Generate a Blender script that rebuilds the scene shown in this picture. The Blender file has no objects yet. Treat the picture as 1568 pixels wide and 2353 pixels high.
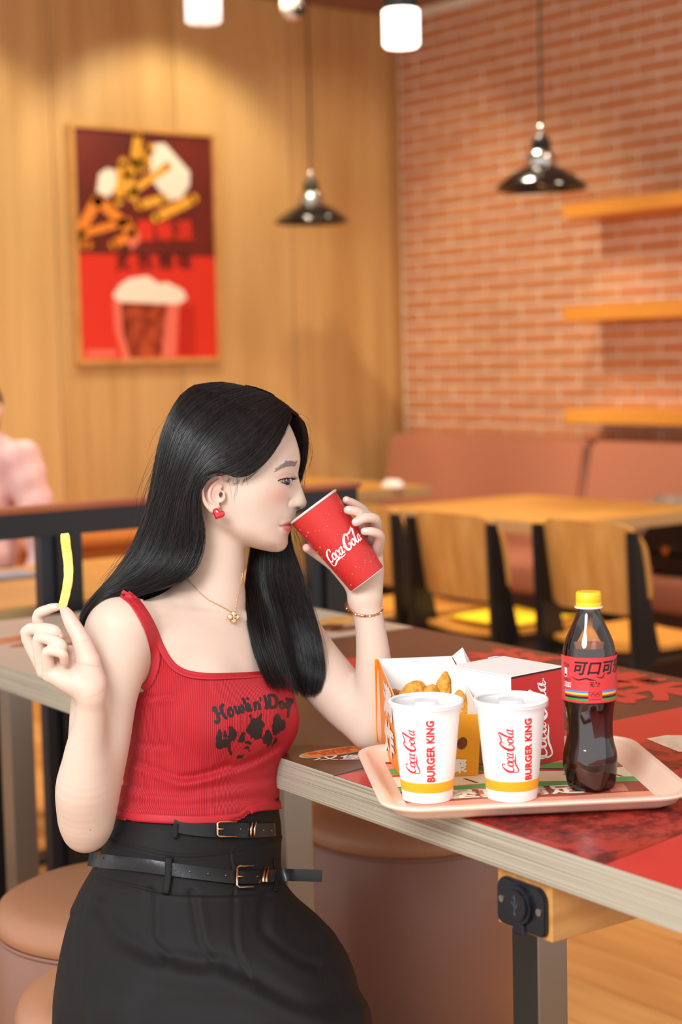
import bpy, bmesh, math, random, time
import numpy as np
from mathutils import Vector, Matrix
from mathutils.bvhtree import BVHTree

SC = bpy.context.scene
COL = SC.collection
rnd = random.Random(7)
T0 = time.time()

# ---------------------------------------------------------------- camera
FPX, CX, CY, IW, IH = 3850.0, 784.0, 1176.5, 1568.0, 2353.0
CAM = np.array([0.0, 0.0, 1.27])
_az, _p, _rho = math.radians(53), math.atan(346 / 3850.0), 0.022
_r0 = np.array([math.sin(_az), -math.cos(_az), 0.0])
_f0 = np.array([math.cos(_az), math.sin(_az), 0.0])
_z = np.array([0, 0, 1.0])
FW = math.cos(_p) * _f0 - math.sin(_p) * _z
_u0 = math.sin(_p) * _f0 + math.cos(_p) * _z
RT = math.cos(_rho) * _r0 - math.sin(_rho) * _u0
UP = math.sin(_rho) * _r0 + math.cos(_rho) * _u0
cd = bpy.data.cameras.new('camera')
cam = bpy.data.objects.new('camera', cd)
COL.objects.link(cam)
cam.matrix_world = Matrix(((RT[0], UP[0], -FW[0], CAM[0]), (RT[1], UP[1], -FW[1], CAM[1]), (RT[2], UP[2], -FW[2], CAM[2]), (0, 0, 0, 1)))
cd.sensor_fit = 'HORIZONTAL'
cd.sensor_width = 24.0
cd.lens = 24.0 * FPX / IW
cd.clip_start = 0.05
cd.dof.use_dof = True
cd.dof.focus_distance = 2.12
cd.dof.aperture_fstop = 3.5
SC.camera = cam

# ---------------------------------------------------------------- light and exposure
SC.view_settings.view_transform = 'Standard'
SC.view_settings.look = 'None'
SC.view_settings.exposure = 0.29
SC.view_settings.gamma = 1.0
SC.view_settings.use_curve_mapping = False
wd = bpy.data.worlds.new('world')
SC.world = wd
wd.use_nodes = True
wd.node_tree.nodes['Background'].inputs[0].default_value = (1.0, 0.98, 0.97, 1)
wd.node_tree.nodes['Background'].inputs[1].default_value = 0.95


def look_rot(pos, target):
    d = Vector(target) - Vector(pos)
    return d.to_track_quat('-Z', 'Y').to_euler()


def area_light(name, pos, target, size, power, color):
    l = bpy.data.lights.new(name, 'AREA')
    l.shape = 'DISK'
    l.size = size
    l.energy = power
    l.color = color
    o = bpy.data.objects.new(name, l)
    COL.objects.link(o)
    o.location = pos
    o.rotation_euler = look_rot(pos, target)
    return o


def spot_light(name, pos, target, power, color, angle, blend=0.5, radius=0.04):
    l = bpy.data.lights.new(name, 'SPOT')
    l.energy = power
    l.color = color
    l.spot_size = math.radians(angle)
    l.spot_blend = blend
    l.shadow_soft_size = radius
    o = bpy.data.objects.new(name, l)
    COL.objects.link(o)
    o.location = pos
    o.rotation_euler = look_rot(pos, target)
    return o


def cam_at(px, py, D):
    return CAM + D * (FW + RT * (px - CX) / FPX - UP * (py - CY) / FPX)


def ray(px, py):
    return FW + RT * (px - CX) / FPX - UP * (py - CY) / FPX


def onz(px, py, z):
    d = ray(px, py)
    return CAM + d * ((z - CAM[2]) / d[2])


# the photographer's softbox beside the camera and the storefront daylight behind it
area_light('softbox_light', tuple(cam_at(784, 1176, 0.3) - RT * 0.75 + UP * 0.75), tuple(cam_at(620, 1600, 2.2)), 0.9, 37.0, (0.90, 0.97, 1.0))
# ceiling downlights over the seating (warm)
for i, (x, y) in enumerate(((2.6, 3.2), (4.0, 4.6), (4.3, 3.2), (2.6, 5.2))):
    spot_light('downlight', (x, y, 2.9), (x, y, 0), 108.0, (1.0, 0.86, 0.66), 120, 0.8, 0.12)
spot_light('wall_washer', (4.85, 5.6, 2.93), (4.8, 6.55, 1.2), 16.0, (0.95, 0.84, 0.64), 100, 0.8, 0.05)  # extra spot, added to brighten the darker right end of the panelling
# wall washers on the wood panelling and the brick wall
spot_light('wall_washer', (3.95, 5.75, 2.93), (3.95, 6.55, 1.55), 46.0, (0.94, 0.86, 0.6), 92, 0.5, 0.05)
spot_light('wall_washer', (2.9, 5.75, 2.93), (2.9, 6.55, 1.35), 34.0, (0.94, 0.86, 0.6), 92, 0.5, 0.05)
spot_light('wall_washer', (3.6, 5.2, 2.93), (5.3, 5.7, 1.15), 130.0, (0.98, 0.88, 0.62), 62, 0.9, 0.05)

# ---------------------------------------------------------------- helpers: colours and materials


def lin(c):
    return tuple((v / 255 / 12.92 if v / 255 <= 0.04045 else ((v / 255 + 0.055) / 1.055) ** 2.4) for v in c)


def rgba(c):
    return (*lin(c), 1.0)


MATS = {}


def mat(name, c, rough=0.5, metal=0.0, spec=0.5, noise=None, bump=None, emit=None, trans=0.0, ior=1.45, sss=0.0, coat=0.0, alpha=1.0):
    """noise=(scale, colour2, (sx,sy,sz)); bump=(scale, strength, (sx,sy,sz))"""
    if name in MATS:
        return MATS[name]
    m = bpy.data.materials.new(name)
    m.use_nodes = True
    nt = m.node_tree
    b = nt.nodes['Principled BSDF']
    b.inputs['Base Color'].default_value = rgba(c)
    b.inputs['Roughness'].default_value = rough
    b.inputs['Metallic'].default_value = metal
    b.inputs['Specular IOR Level'].default_value = spec
    b.inputs['IOR'].default_value = ior
    b.inputs['Transmission Weight'].default_value = trans
    b.inputs['Coat Weight'].default_value = coat
    b.inputs['Alpha'].default_value = alpha
    if sss:
        b.inputs['Subsurface Weight'].default_value = sss
        b.inputs['Subsurface Radius'].default_value = (1.0, 0.35, 0.2)
        b.inputs['Subsurface Scale'].default_value = 0.006
    if emit:
        b.inputs['Emission Color'].default_value = rgba(emit[0])
        b.inputs['Emission Strength'].default_value = emit[1]
    tc = None
    if noise or bump:
        tc = nt.nodes.new('ShaderNodeTexCoord')
    if noise:
        mp = nt.nodes.new('ShaderNodeMapping')
        mp.inputs['Scale'].default_value = noise[2] if len(noise) > 2 else (1, 1, 1)
        n = nt.nodes.new('ShaderNodeTexNoise')
        n.inputs['Scale'].default_value = noise[0]
        n.inputs['Detail'].default_value = 6
        mx = nt.nodes.new('ShaderNodeMix')
        mx.data_type = 'RGBA'
        mx.inputs['A'].default_value = rgba(c)
        mx.inputs['B'].default_value = rgba(noise[1])
        rp = nt.nodes.new('ShaderNodeMapRange')
        rp.inputs[1].default_value = 0.35
        rp.inputs[2].default_value = 0.65
        nt.links.new(tc.outputs['Object'], mp.inputs[0])
        nt.links.new(mp.outputs[0], n.inputs['Vector'])
        nt.links.new(n.outputs['Fac'], rp.inputs[0])
        nt.links.new(rp.outputs[0], mx.inputs['Factor'])
        nt.links.new(mx.outputs['Result'], b.inputs['Base Color'])
    if bump:
        mp = nt.nodes.new('ShaderNodeMapping')
        mp.inputs['Scale'].default_value = bump[2] if len(bump) > 2 else (1, 1, 1)
        n = nt.nodes.new('ShaderNodeTexNoise')
        n.inputs['Scale'].default_value = bump[0]
        n.inputs['Detail'].default_value = 4
        bp = nt.nodes.new('ShaderNodeBump')
        bp.inputs['Strength'].default_value = bump[1]
        bp.inputs['Distance'].default_value = 0.002
        nt.links.new(tc.outputs['Object'], mp.inputs[0])
        nt.links.new(mp.outputs[0], n.inputs['Vector'])
        nt.links.new(n.outputs['Fac'], bp.inputs['Height'])
        nt.links.new(bp.outputs[0], b.inputs['Normal'])
    MATS[name] = m
    return m


# ---------------------------------------------------------------- helpers: meshes
class MB:
    """collects faces, build() links them as one mesh object"""

    def __init__(self):
        self.v, self.f, self.n = [], [], 0

    def add(self, verts, faces):
        verts = [tuple(map(float, q)) for q in verts]
        self.f += [tuple(i + self.n for i in fc) for fc in faces]
        self.v += verts
        self.n += len(verts)
        return self

    def bm(self, b):
        b.verts.index_update()
        self.add([v.co for v in b.verts], [[v.index for v in f.verts] for f in b.faces])
        b.free()
        return self

    def box(self, lo, hi, bev=0.0, seg=2):
        b = bmesh.new()
        bmesh.ops.create_cube(b, size=1.0)
        lo, hi = Vector(lo), Vector(hi)
        for v in b.verts:
            v.co = Vector(((v.co[i] + 0.5) * (hi[i] - lo[i]) + lo[i]) for i in range(3))
        if bev:
            bmesh.ops.bevel(b, geom=b.edges[:], offset=bev, segments=seg, affect='EDGES', profile=0.5, clamp_overlap=True)
        return self.bm(b)

    def prism(self, poly, axis, a, b, bev=0.0):
        """poly: 2-D points in the two axes left over, in order (y,z),(x,z),(x,y)"""
        bmh = bmesh.new()

        def put(u, v, w):
            return ((w, u, v), (u, w, v), (u, v, w))[axis]
        lo = [bmh.verts.new(put(u, v, a)) for u, v in poly]
        hi = [bmh.verts.new(put(u, v, b)) for u, v in poly]
        bmh.faces.new(lo)
        bmh.faces.new(hi[::-1])
        n = len(poly)
        for i in range(n):
            bmh.faces.new((lo[i], hi[i], hi[(i + 1) % n], lo[(i + 1) % n]))
        bmesh.ops.recalc_face_normals(bmh, faces=bmh.faces[:])
        if bev:
            bmesh.ops.bevel(bmh, geom=bmh.edges[:], offset=bev, segments=2, affect='EDGES', clamp_overlap=True)
        return self.bm(bmh)

    def lathe(self, prof, seg=48, c=(0, 0, 0), cap=True, axis=None):
        """prof: (r, z) from bottom to top"""
        V, Fc = [], []
        for r, z in prof:
            for k in range(seg):
                a = 2 * math.pi * k / seg
                V.append((c[0] + r * math.cos(a), c[1] + r * math.sin(a), c[2] + z))
        for i in range(len(prof) - 1):
            for k in range(seg):
                k2 = (k + 1) % seg
                Fc.append((i * seg + k, i * seg + k2, (i + 1) * seg + k2, (i + 1) * seg + k))
        if cap:
            if prof[0][0] > 1e-6:
                Fc.append(tuple(range(seg))[::-1])
            if prof[-1][0] > 1e-6:
                Fc.append(tuple((len(prof) - 1) * seg + k for k in range(seg)))
        return self.add(V, Fc)

    def tube(self, pts, r, seg=8, cap=True, closed=False):
        P = np.array(pts, float)
        n = len(P)
        rr = np.broadcast_to(np.array(r, float), (n,))
        T = np.gradient(P, axis=0) if not closed else np.roll(P, -1, 0) - np.roll(P, 1, 0)
        T /= np.linalg.norm(T, axis=1)[:, None] + 1e-12
        up = np.array([0, 0, 1.0]) if abs(T[0][2]) < 0.9 else np.array([1.0, 0, 0])
        V = []
        N = np.cross(T[0], up)
        N /= np.linalg.norm(N)
        for i in range(n):
            N = N - T[i] * (N @ T[i])
            N /= np.linalg.norm(N) + 1e-12
            B = np.cross(T[i], N)
            for k in range(seg):
                a = 2 * math.pi * k / seg
                V.append(P[i] + rr[i] * (math.cos(a) * N + math.sin(a) * B))
        Fc = []
        for i in range(n if closed else n - 1):
            j = (i + 1) % n
            for k in range(seg):
                k2 = (k + 1) % seg
                Fc.append((i * seg + k, j * seg + k, j * seg + k2, i * seg + k2))
        if cap and not closed:
            Fc.append(tuple(range(seg)))
            Fc.append(tuple((n - 1) * seg + k for k in range(seg))[::-1])
        return self.add(V, Fc)

    def build(self, name, material, parent=None, smooth=False, M=None, angle=None):
        me = bpy.data.meshes.new(name)
        V = self.v
        if M is not None:
            V = [M @ Vector(q) for q in V]
        me.from_pydata([tuple(q) for q in V], [], self.f)
        me.validate()
        bmh = bmesh.new()
        bmh.from_mesh(me)
        bmesh.ops.recalc_face_normals(bmh, faces=bmh.faces[:])
        bmh.to_mesh(me)
        bmh.free()
        if smooth:
            me.polygons.foreach_set('use_smooth', [True] * len(me.polygons))
            if angle:
                me.set_sharp_from_angle(angle=math.radians(angle))
        return link(name, me, material, parent)


def link(name, me, material, parent=None):
    if material is not None and not me.materials:
        me.materials.append(material)
    o = bpy.data.objects.new(name, me)
    COL.objects.link(o)
    if parent is not None:
        o.parent = parent
        o.matrix_parent_inverse = world_matrix(parent).inverted()
    return o


def world_matrix(o):
    m = o.matrix_basis.copy()
    while o.parent is not None:
        m = o.parent.matrix_basis @ (o.matrix_parent_inverse @ m) if False else (o.parent.matrix_basis @ o.matrix_parent_inverse @ m)
        o = o.parent
    return m


def tag(o, label, cat, group=None, kind=None):
    o['label'] = label
    if cat:
        o['category'] = cat
    if group:
        o['group'] = group
    if kind:
        o['kind'] = kind
    return o


def struct(o, label=None):
    o['kind'] = 'structure'
    if label:
        o['label'] = label
    return o


def thing(name, label, cat, loc=(0, 0, 0), rz=0.0, group=None):
    o = bpy.data.objects.new(name, None)
    o.empty_display_size = 0.05
    COL.objects.link(o)
    o.location = loc
    o.rotation_euler = (0, 0, rz)
    return tag(o, label, cat, group)


def part(name, mb, material, parent, smooth=False, angle=None):
    """mesh given in the parent's local frame"""
    o = mb.build(name, material, None, smooth, None, angle)
    o.parent = parent
    return o


def copy_tree(o, parent=None):
    c = o.copy()
    COL.objects.link(c)
    if parent is not None:
        c.parent = parent
    for ch in [x for x in o.children]:
        copy_tree(ch, c)
    return c


def text2d(s, size=1.0, offset=0.0, shear=0.0, align='CENTER', spacing=1.0):
    """flat glyph mesh: (verts Nx2, faces)"""
    cu = bpy.data.curves.new('tmp_text', 'FONT')
    cu.body = s
    cu.size = size
    cu.offset = offset
    cu.shear = shear
    cu.align_x = align
    cu.align_y = 'CENTER'
    cu.space_character = spacing
    cu.resolution_u = 4
    cu.fill_mode = 'FRONT'
    o = bpy.data.objects.new('tmp_text', cu)
    COL.objects.link(o)
    dg = bpy.context.evaluated_depsgraph_get()
    dg.update()
    me = bpy.data.meshes.new_from_object(o.evaluated_get(dg))
    v = np.array([q.co[:2] for q in me.vertices]) if len(me.vertices) else np.zeros((0, 2))
    f = [tuple(p.vertices) for p in me.polygons]
    bpy.data.objects.remove(o)
    bpy.data.curves.remove(cu)
    bpy.data.meshes.remove(me)
    return v, f


def bold_print(name, s, size, fn_lay, material, parent, d, lay=2, xf=None, maxe=None):
    """heavy lettering: a few shifted copies of the glyphs, each a hair above the last"""
    mb = MB()
    for i, (dx, dy) in enumerate(((0, 0), (d, 0), (-d, 0), (0, d), (0, -d))):
        v, f = text2d(s, size)
        v = v + np.array([dx, dy])
        if maxe:
            v, f = subdiv2d((v, f), maxe)
        fn = fn_lay(lay + i * 0.12)
        mb.add([fn(*(xf(*q) if xf else q)) for q in v], f)
    me = bpy.data.meshes.new(name)
    me.from_pydata(mb.v, [], mb.f)
    o = link(name, me, material)
    o.parent = parent
    return o


def catmull(pts, n=8, closed=False):
    P = np.array(pts, float)
    m = len(P)
    out = []
    rng = range(m) if closed else range(m - 1)
    for i in rng:
        if closed:
            p0, p1, p2, p3 = P[(i - 1) % m], P[i], P[(i + 1) % m], P[(i + 2) % m]
        else:
            p0, p1, p2, p3 = P[max(i - 1, 0)], P[i], P[i + 1], P[min(i + 2, m - 1)]
        for k in range(n):
            t = k / n
            out.append(0.5 * ((2 * p1) + (-p0 + p2) * t + (2 * p0 - 5 * p1 + 4 * p2 - p3) * t * t + (-p0 + 3 * p1 - 3 * p2 + p3) * t ** 3))
    if not closed:
        out.append(P[-1])
    return np.array(out)


def stroke2d(pts, widths, n=6):
    """brush stroke: smooth centre line with varying width -> (verts, faces)"""
    P = catmull(pts, n)
    W = np.interp(np.linspace(0, 1, len(P)), np.linspace(0, 1, len(widths)), widths) * 0.5
    T = np.gradient(P, axis=0)
    T /= np.linalg.norm(T, axis=1)[:, None] + 1e-12
    N = np.stack([-T[:, 1], T[:, 0]], 1)
    V, Fc = [], []
    for i in range(len(P)):
        V += [P[i] + N[i] * W[i], P[i] - N[i] * W[i]]
    for i in range(len(P) - 1):
        Fc.append((2 * i, 2 * i + 1, 2 * i + 3, 2 * i + 2))
    for e in (0, len(P) - 1):          # round ends
        base = len(V)
        k = 8
        V += [P[e] + W[e] * np.array([math.cos(2 * math.pi * q / k), math.sin(2 * math.pi * q / k)]) for q in range(k)]
        Fc.append(tuple(range(base, base + k)))
    return np.array(V), Fc


def merge2d(lst):
    V, Fc, n = [], [], 0
    for v, f in lst:
        V += [tuple(q) for q in v]
        Fc += [tuple(i + n for i in fc) for fc in f]
        n += len(v)
    return np.array(V), Fc


def poly2d(pts):
    return np.array(pts, float), [tuple(range(len(pts)))]


def ellipse2d(cx, cy, rx, ry, n=24, rot=0.0):
    a = np.linspace(0, 2 * math.pi, n, endpoint=False)
    x, y = rx * np.cos(a), ry * np.sin(a)
    return np.stack([cx + x * math.cos(rot) - y * math.sin(rot), cy + x * math.sin(rot) + y * math.cos(rot)], 1), [tuple(range(n))]


def ring2d(cx, cy, r, w, n=24):
    a = np.linspace(0, 2 * math.pi, n, endpoint=False)
    o = np.stack([cx + r * np.cos(a), cy + r * np.sin(a)], 1)
    i = np.stack([cx + (r - w) * np.cos(a), cy + (r - w) * np.sin(a)], 1)
    return np.concatenate([o, i]), [(k, (k + 1) % n, n + (k + 1) % n, n + k) for k in range(n)]


def print_part(name, shape, fn, material, parent, maxe=None):
    """flat print: 2-D shape mapped by fn(u, v) onto the parent's surface (parent-local)"""
    v, f = shape
    ext = max(v[:, 0].max() - v[:, 0].min(), v[:, 1].max() - v[:, 1].min())
    if maxe:
        v, f = subdiv2d(shape, maxe)
    mb = MB().add([fn(*q) for q in v], f)
    me = bpy.data.meshes.new(name)
    me.from_pydata(mb.v, [], mb.f)
    o = link(name, me, material)
    o.parent = parent
    return o


def rounded_rect(w, h, r, n=6):
    pts = []
    for cx, cy, a0 in ((w - r, h - r, 0), (-w + r, h - r, 90), (-w + r, -h + r, 180), (w - r, -h + r, 270)):
        for k in range(n + 1):
            a = math.radians(a0 + 90 * k / n)
            pts.append((cx + r * math.cos(a), cy + r * math.sin(a)))
    return pts


def subdiv2d(shape, maxe):
    v, f = shape
    me = bpy.data.meshes.new('t')
    me.from_pydata([(a, b, 0) for a, b in v], [], f)
    bmh = bmesh.new()
    bmh.from_mesh(me)
    bmesh.ops.triangulate(bmh, faces=bmh.faces[:])
    for _ in range(4):
        es = [e for e in bmh.edges if e.calc_length() > maxe]
        if not es:
            break
        bmesh.ops.subdivide_edges(bmh, edges=es, cuts=1, use_grid_fill=False)
        bmesh.ops.triangulate(bmh, faces=bmh.faces[:])
    bmh.verts.index_update()
    out = (np.array([q.co[:2] for q in bmh.verts]), [tuple(w.index for w in q.verts) for q in bmh.faces])
    bmh.free()
    bpy.data.meshes.remove(me)
    return out



# ================================================================ the room
XW, YW, ZC = 5.30, 6.53, 2.95
M_mortar = mat('mortar', (244, 228, 206), 0.9, noise=(9, (230, 208, 180)))
M_brick = [mat('brick_%d' % i, c, 0.85, noise=(14, c2), bump=(60, 0.4)) for i, (c, c2) in enumerate((((208, 142, 94), (194, 124, 80)), ((214, 150, 102), (202, 134, 88)), ((198, 128, 86), (210, 142, 98))))]
M_panel = mat('panel_wood', (214, 172, 112), 0.45, noise=(5.0, (196, 150, 92), (3.0, 3.0, 0.16)))
M_panel2 = mat('panel_wood_b', (206, 162, 102), 0.45, noise=(5.0, (218, 176, 116), (3.0, 3.0, 0.16)))
M_trim = mat('trim_wood', (190, 140, 84), 0.5, noise=(6, (176, 124, 70), (2, 2, 0.3)))
M_ceil = mat('ceiling_paint', (150, 112, 96), 0.8)
M_floorb = mat('floor_joint', (120, 78, 42), 0.8)
M_plank = [mat('plank_%d' % i, c, 0.42, noise=(5.5, c2, (4.0, 0.45, 1.0))) for i, (c, c2) in enumerate((((208, 152, 84), (184, 122, 60)), ((200, 142, 74), (218, 164, 96)), ((194, 132, 66), (210, 150, 84))))]

o = struct(MB().box((-0.5, 0.2, -0.08), (XW + 0.05, YW + 0.05, -0.006)).build('floor', M_floorb), 'honey coloured wood plank floor')
pm = []
for i in range(3):
    mb = MB().box((-0.079, -0.597, -0.006), (0.079, 0.597, 0.0))
    me = bpy.data.meshes.new('plank')
    me.from_pydata(mb.v, [], mb.f)
    me.materials.append(M_plank[i])
    pm.append(me)
for ix in range(34):
    off = (ix * 0.37) % 1.2
    for iy in range(6):
        y = 0.3 + off + iy * 1.2
        if y > YW - 0.5:
            continue
        p = bpy.data.objects.new('plank', pm[rnd.randrange(3)])
        COL.objects.link(p)
        p.parent = o
        p.location = (0.055 + ix * 0.16, y, 0)

# wood panelled back wall
wb = struct(MB().box((0.5, YW, 0), (XW + 0.12, YW + 0.1, ZC)).build('wall_back', M_floorb), 'back wall clad in pale vertical grain wood panels')
k = 0
x = XW - 0.03
while x > 1.2:
    w = 0.62
    mb = MB().box((x - w + 0.002, YW - 0.018, 0.0), (x - 0.002, YW, ZC - 0.002), 0.002, 1)
    part('panel', mb, (M_panel, M_panel2)[k % 2], wb)
    x -= w
    k += 1
struct(MB().box((XW - 0.045, YW - 0.045, 0.9), (XW, YW - 0.018, ZC), 0.004).build('trim_1', M_trim), 'narrow wooden corner trim strip')

# brick wall: mortar bed with each brick proud of it
wr = struct(MB().box((XW, 0.4, 0), (XW + 0.1, YW, ZC)).build('wall_right', M_mortar), 'red brick wall with pale mortar joints')
PIT, LEN = 0.0608, 0.24
bms = []
for i in range(3):
    mb = MB().box((XW - 0.008, -0.1138, -0.0236), (XW + 0.001, 0.1138, 0.0236), 0.003, 1)
    me = bpy.data.meshes.new('brick')
    me.from_pydata(mb.v, [], mb.f)
    me.materials.append(M_brick[i])
    bms.append(me)
rest = MB()
nb = 0
for r in range(0, 34):
    z = 0.90 + PIT * (r + 0.5)
    if r % 2 and z < 2.93:
        p = part('half_brick', MB().box((XW - 0.008, YW - 0.06 - 0.109, z - 0.0236), (XW + 0.001, YW - 0.06, z + 0.0236), 0.003, 1), M_brick[r % 3], wr)
    for c in range(0, 18):
        y = YW - 0.06 - LEN * (c + 0.5) - (LEN / 2 if r % 2 else 0)
        if c < 9 and nb < 300 and y > 4.52 and z < 2.93:
            b = bpy.data.objects.new('brick', bms[rnd.randrange(3)])
            COL.objects.link(b)
            b.parent = wr
            b.location = (rnd.uniform(-0.002, 0.001), y, z)
            nb += 1
        elif z < 2.93:
            rest.box((XW - 0.008, y - 0.1138, z - 0.0236), (XW + 0.001, y + 0.1138, z + 0.0236))
q = part('brick_rest', rest, M_brick[0], wr)
q['kind'] = 'stuff'
struct(MB().box((0.2, 0.2, ZC), (XW + 0.1, YW + 0.1, ZC + 0.08)).build('ceiling', M_ceil), 'brown painted ceiling')

# ---------------------------------------------------------------- framed poster
M_frame = mat('poster_frame_wood', (216, 160, 92), 0.4, noise=(8, (200, 144, 78), (1, 1, 1)))
pt = thing('framed_poster', 'wood framed poster of fries and a cola glass on the panelled wall', 'poster', (3.853, YW - 0.018, 1.797))
PW, PH = 0.372, 0.517
mb = MB()
fw_ = 0.022
mb.box((-PW, -0.03, -PH), (-PW + fw_, 0, PH), 0.003).box((PW - fw_, -0.03, -PH), (PW, 0, PH), 0.003)
mb.box((-PW + fw_, -0.03, PH - fw_), (PW - fw_, 0, PH), 0.003).box((-PW + fw_, -0.03, -PH), (PW - fw_, 0, -PH + fw_), 0.003)
part('frame', mb, M_frame, pt)
iw, ih = PW - fw_, PH - fw_
part('backing', MB().box((-iw, -0.016, -ih), (iw, -0.002, ih)), mat('poster_dark', (88, 26, 18), 0.5, noise=(3.0, (120, 36, 24))), pt)


def pz(lay):
    return lambda u, v: (u, -0.016 - 0.0006 * lay, v)


def pp(px, py):          # poster picture coordinates from the 400x600 view of the poster
    X = (px - 130 - (py - 115) * 0.035) / 1225.0
    Z = (py - 115 - (1 - (py - 115) / 2080.0) * 85 * X) / 2060.0
    return (-iw + 2 * iw * X, ih - 2 * ih * Z)


def pshape(l):
    return poly2d([pp(*q) for q in l])


def pstroke(a, b, w):
    (ax, ay), (bx, by) = pp(*a), pp(*b)
    return stroke2d([(ax, ay), ((ax + bx) / 2, (ay + by) / 2), (bx, by)], [w, w, w])


M_pred = mat('poster_red', (226, 54, 38), 0.4)
M_pwhite = mat('poster_white', (250, 240, 222), 0.4)
M_pfry = mat('poster_fry', (246, 176, 62), 0.4)
M_pfry2 = mat('poster_fry_orange', (240, 140, 50), 0.4)
M_pblack = mat('poster_black', (40, 10, 8), 0.5)
M_pcola = mat('poster_cola', (118, 34, 20), 0.4, noise=(18, (196, 84, 48)))
M_ppink = mat('poster_pink', (240, 120, 100), 0.4)
print_part('red_field', poly2d([(-iw, -ih), (iw, -ih), (iw, -0.04), (-iw, -0.04)]), pz(1), M_pred, pt)
print_part('carton', pshape([(840, 250), (930, 250), (1160, 500), (1160, 620), (1080, 740), (960, 760), (800, 560), (810, 320)]), pz(2), M_pwhite, pt)
print_part('carton_side', pshape([(350, 520), (420, 470), (500, 490), (500, 640), (430, 730), (330, 680)]), pz(2), M_pwhite, pt)
print_part('big_chip', merge2d([pstroke((160, 1080), (330, 760), 0.05), pstroke((350, 760), (660, 1050), 0.05), pstroke((180, 1060), (600, 940), 0.035), pstroke((170, 1130), (260, 1150), 0.04), pstroke((470, 1150), (640, 1060), 0.04)]), pz(3), M_pfry2, pt)
for a, b, w in (((690, 170), (660, 420), 0.042), ((560, 420), (520, 760), 0.045), ((660, 470), (760, 420), 0.06), ((660, 660), (960, 450), 0.036), ((700, 800), (930, 740), 0.04), ((850, 910), (1200, 740), 0.045), ((760, 330), (800, 300), 0.05), ((600, 520), (640, 720), 0.05)):
    print_part('painted_fry', pstroke(a, b, w), pz(4), M_pfry, pt)
print_part('small_note', pshape([(590, 1130), (680, 1060), (720, 1110), (640, 1200)]), pz(5), M_ppink, pt)
for i, cx_ in enumerate((760, 930, 1110)):
    x0, z0 = pp(cx_, 1040)
    bold_print('red_character', '薯條派'[i], 0.095, pz, M_pred, pt, 0.004, 2, lambda u, v, a=x0, b=z0: (u + a, v + b))
for i, cx_ in enumerate((565, 755, 940, 1115)):
    x0, z0 = pp(cx_, 1320)
    bold_print('black_character', '炙热辣味'[i], 0.082, pz, M_pblack, pt, 0.0022, 2, lambda u, v, a=x0, b=z0: (u + a, v + b))
print_part('cola_glass', pshape([(470, 1600), (1130, 1640), (1060, 1720), (1040, 2160), (560, 2180), (490, 1900)]), pz(2), M_ppink, pt)
print_part('cola', pshape([(545, 1670), (960, 1690), (905, 2160), (630, 2170), (560, 1950)]), pz(3), M_pcola, pt)
print_part('foam', pshape([(470, 1600), (540, 1500), (620, 1450), (780, 1430), (880, 1500), (960, 1490), (1100, 1560), (1140, 1640), (1060, 1690), (520, 1660)]), pz(3), M_pwhite, pt)
print_part('cola_can', pshape([(1075, 1700), (1220, 1700), (1220, 2150), (1070, 2150)]), pz(3), mat('poster_dkred', (196, 40, 28), 0.4), pt)
print_part('small_print', pshape([(240, 2090), (500, 2090), (500, 2150), (240, 2150)]), pz(2), M_ppink, pt)

# ---------------------------------------------------------------- shelves on the brick wall
M_shelf = mat('shelf_wood', (226, 156, 66), 0.45, noise=(6, (212, 138, 52), (1, 0.3, 1)))
for z0, w in ((1.878, 'highest'), (1.447, 'middle'), (1.016, 'lowest')):
    s = MB().box((5.07, 3.6, z0 - 0.03), (XW - 0.008, 5.131, z0 + 0.03), 0.003).build('wall_shelf', M_shelf)
    tag(s, '%s of the three yellow wooden shelves on the brick wall' % w, 'shelf', 'wall shelves')

# ---------------------------------------------------------------- pendant lamps
M_black = mat('black_metal', (22, 20, 20), 0.35)
M_blackgloss = mat('black_enamel', (26, 22, 20), 0.16, coat=0.5)
M_chrome = mat('brushed_chrome', (200, 196, 190), 0.25, 1.0)


def pendant(loc, label):
    t = thing('pendant_lamp', label, 'lamp', loc, 0, 'pendant lamps over the far tables')
    top = ZC - loc[2]
    part('cord', MB().tube([(0, 0, 0.20), (0, 0, top * 0.6), (0, 0, top)], 0.004, 6), M_black, t)
    part('cord_grip', MB().lathe([(0.006, 0.185), (0.012, 0.19), (0.013, 0.21), (0.006, 0.225)], 20), M_chrome, t, True)
    part('cap', MB().lathe([(0.03, 0.132), (0.034, 0.136), (0.033, 0.165), (0.026, 0.178), (0.012, 0.19)], 32), M_black, t, True, 40)
    part('neck', MB().lathe([(0.05, 0.075), (0.056, 0.09), (0.054, 0.115), (0.04, 0.13), (0.03, 0.135)], 32), M_chrome, t, True, 40)
    part('shade', MB().lathe([(0.158, 0.004), (0.163, 0.0), (0.163, 0.006), (0.15, 0.02), (0.115, 0.048), (0.08, 0.068), (0.05, 0.082), (0.046, 0.078), (0.078, 0.062), (0.112, 0.042), (0.146, 0.016), (0.158, 0.004)], 56, cap=False), M_blackgloss, t, True, 50)
    part('bulb', MB().lathe([(0.004, 0.012), (0.022, 0.02), (0.03, 0.04), (0.022, 0.064), (0.012, 0.078)], 24), mat('bulb_glass', (255, 236, 200), 0.3), t, True)
    return t


pendant(tuple(cam_at(1245, 435, 5.9)), 'black dome pendant lamp hanging before the brick wall')
pendant(tuple(cam_at(717, 512, 7.3)), 'black dome pendant lamp hanging before the wood panelled wall')


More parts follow.
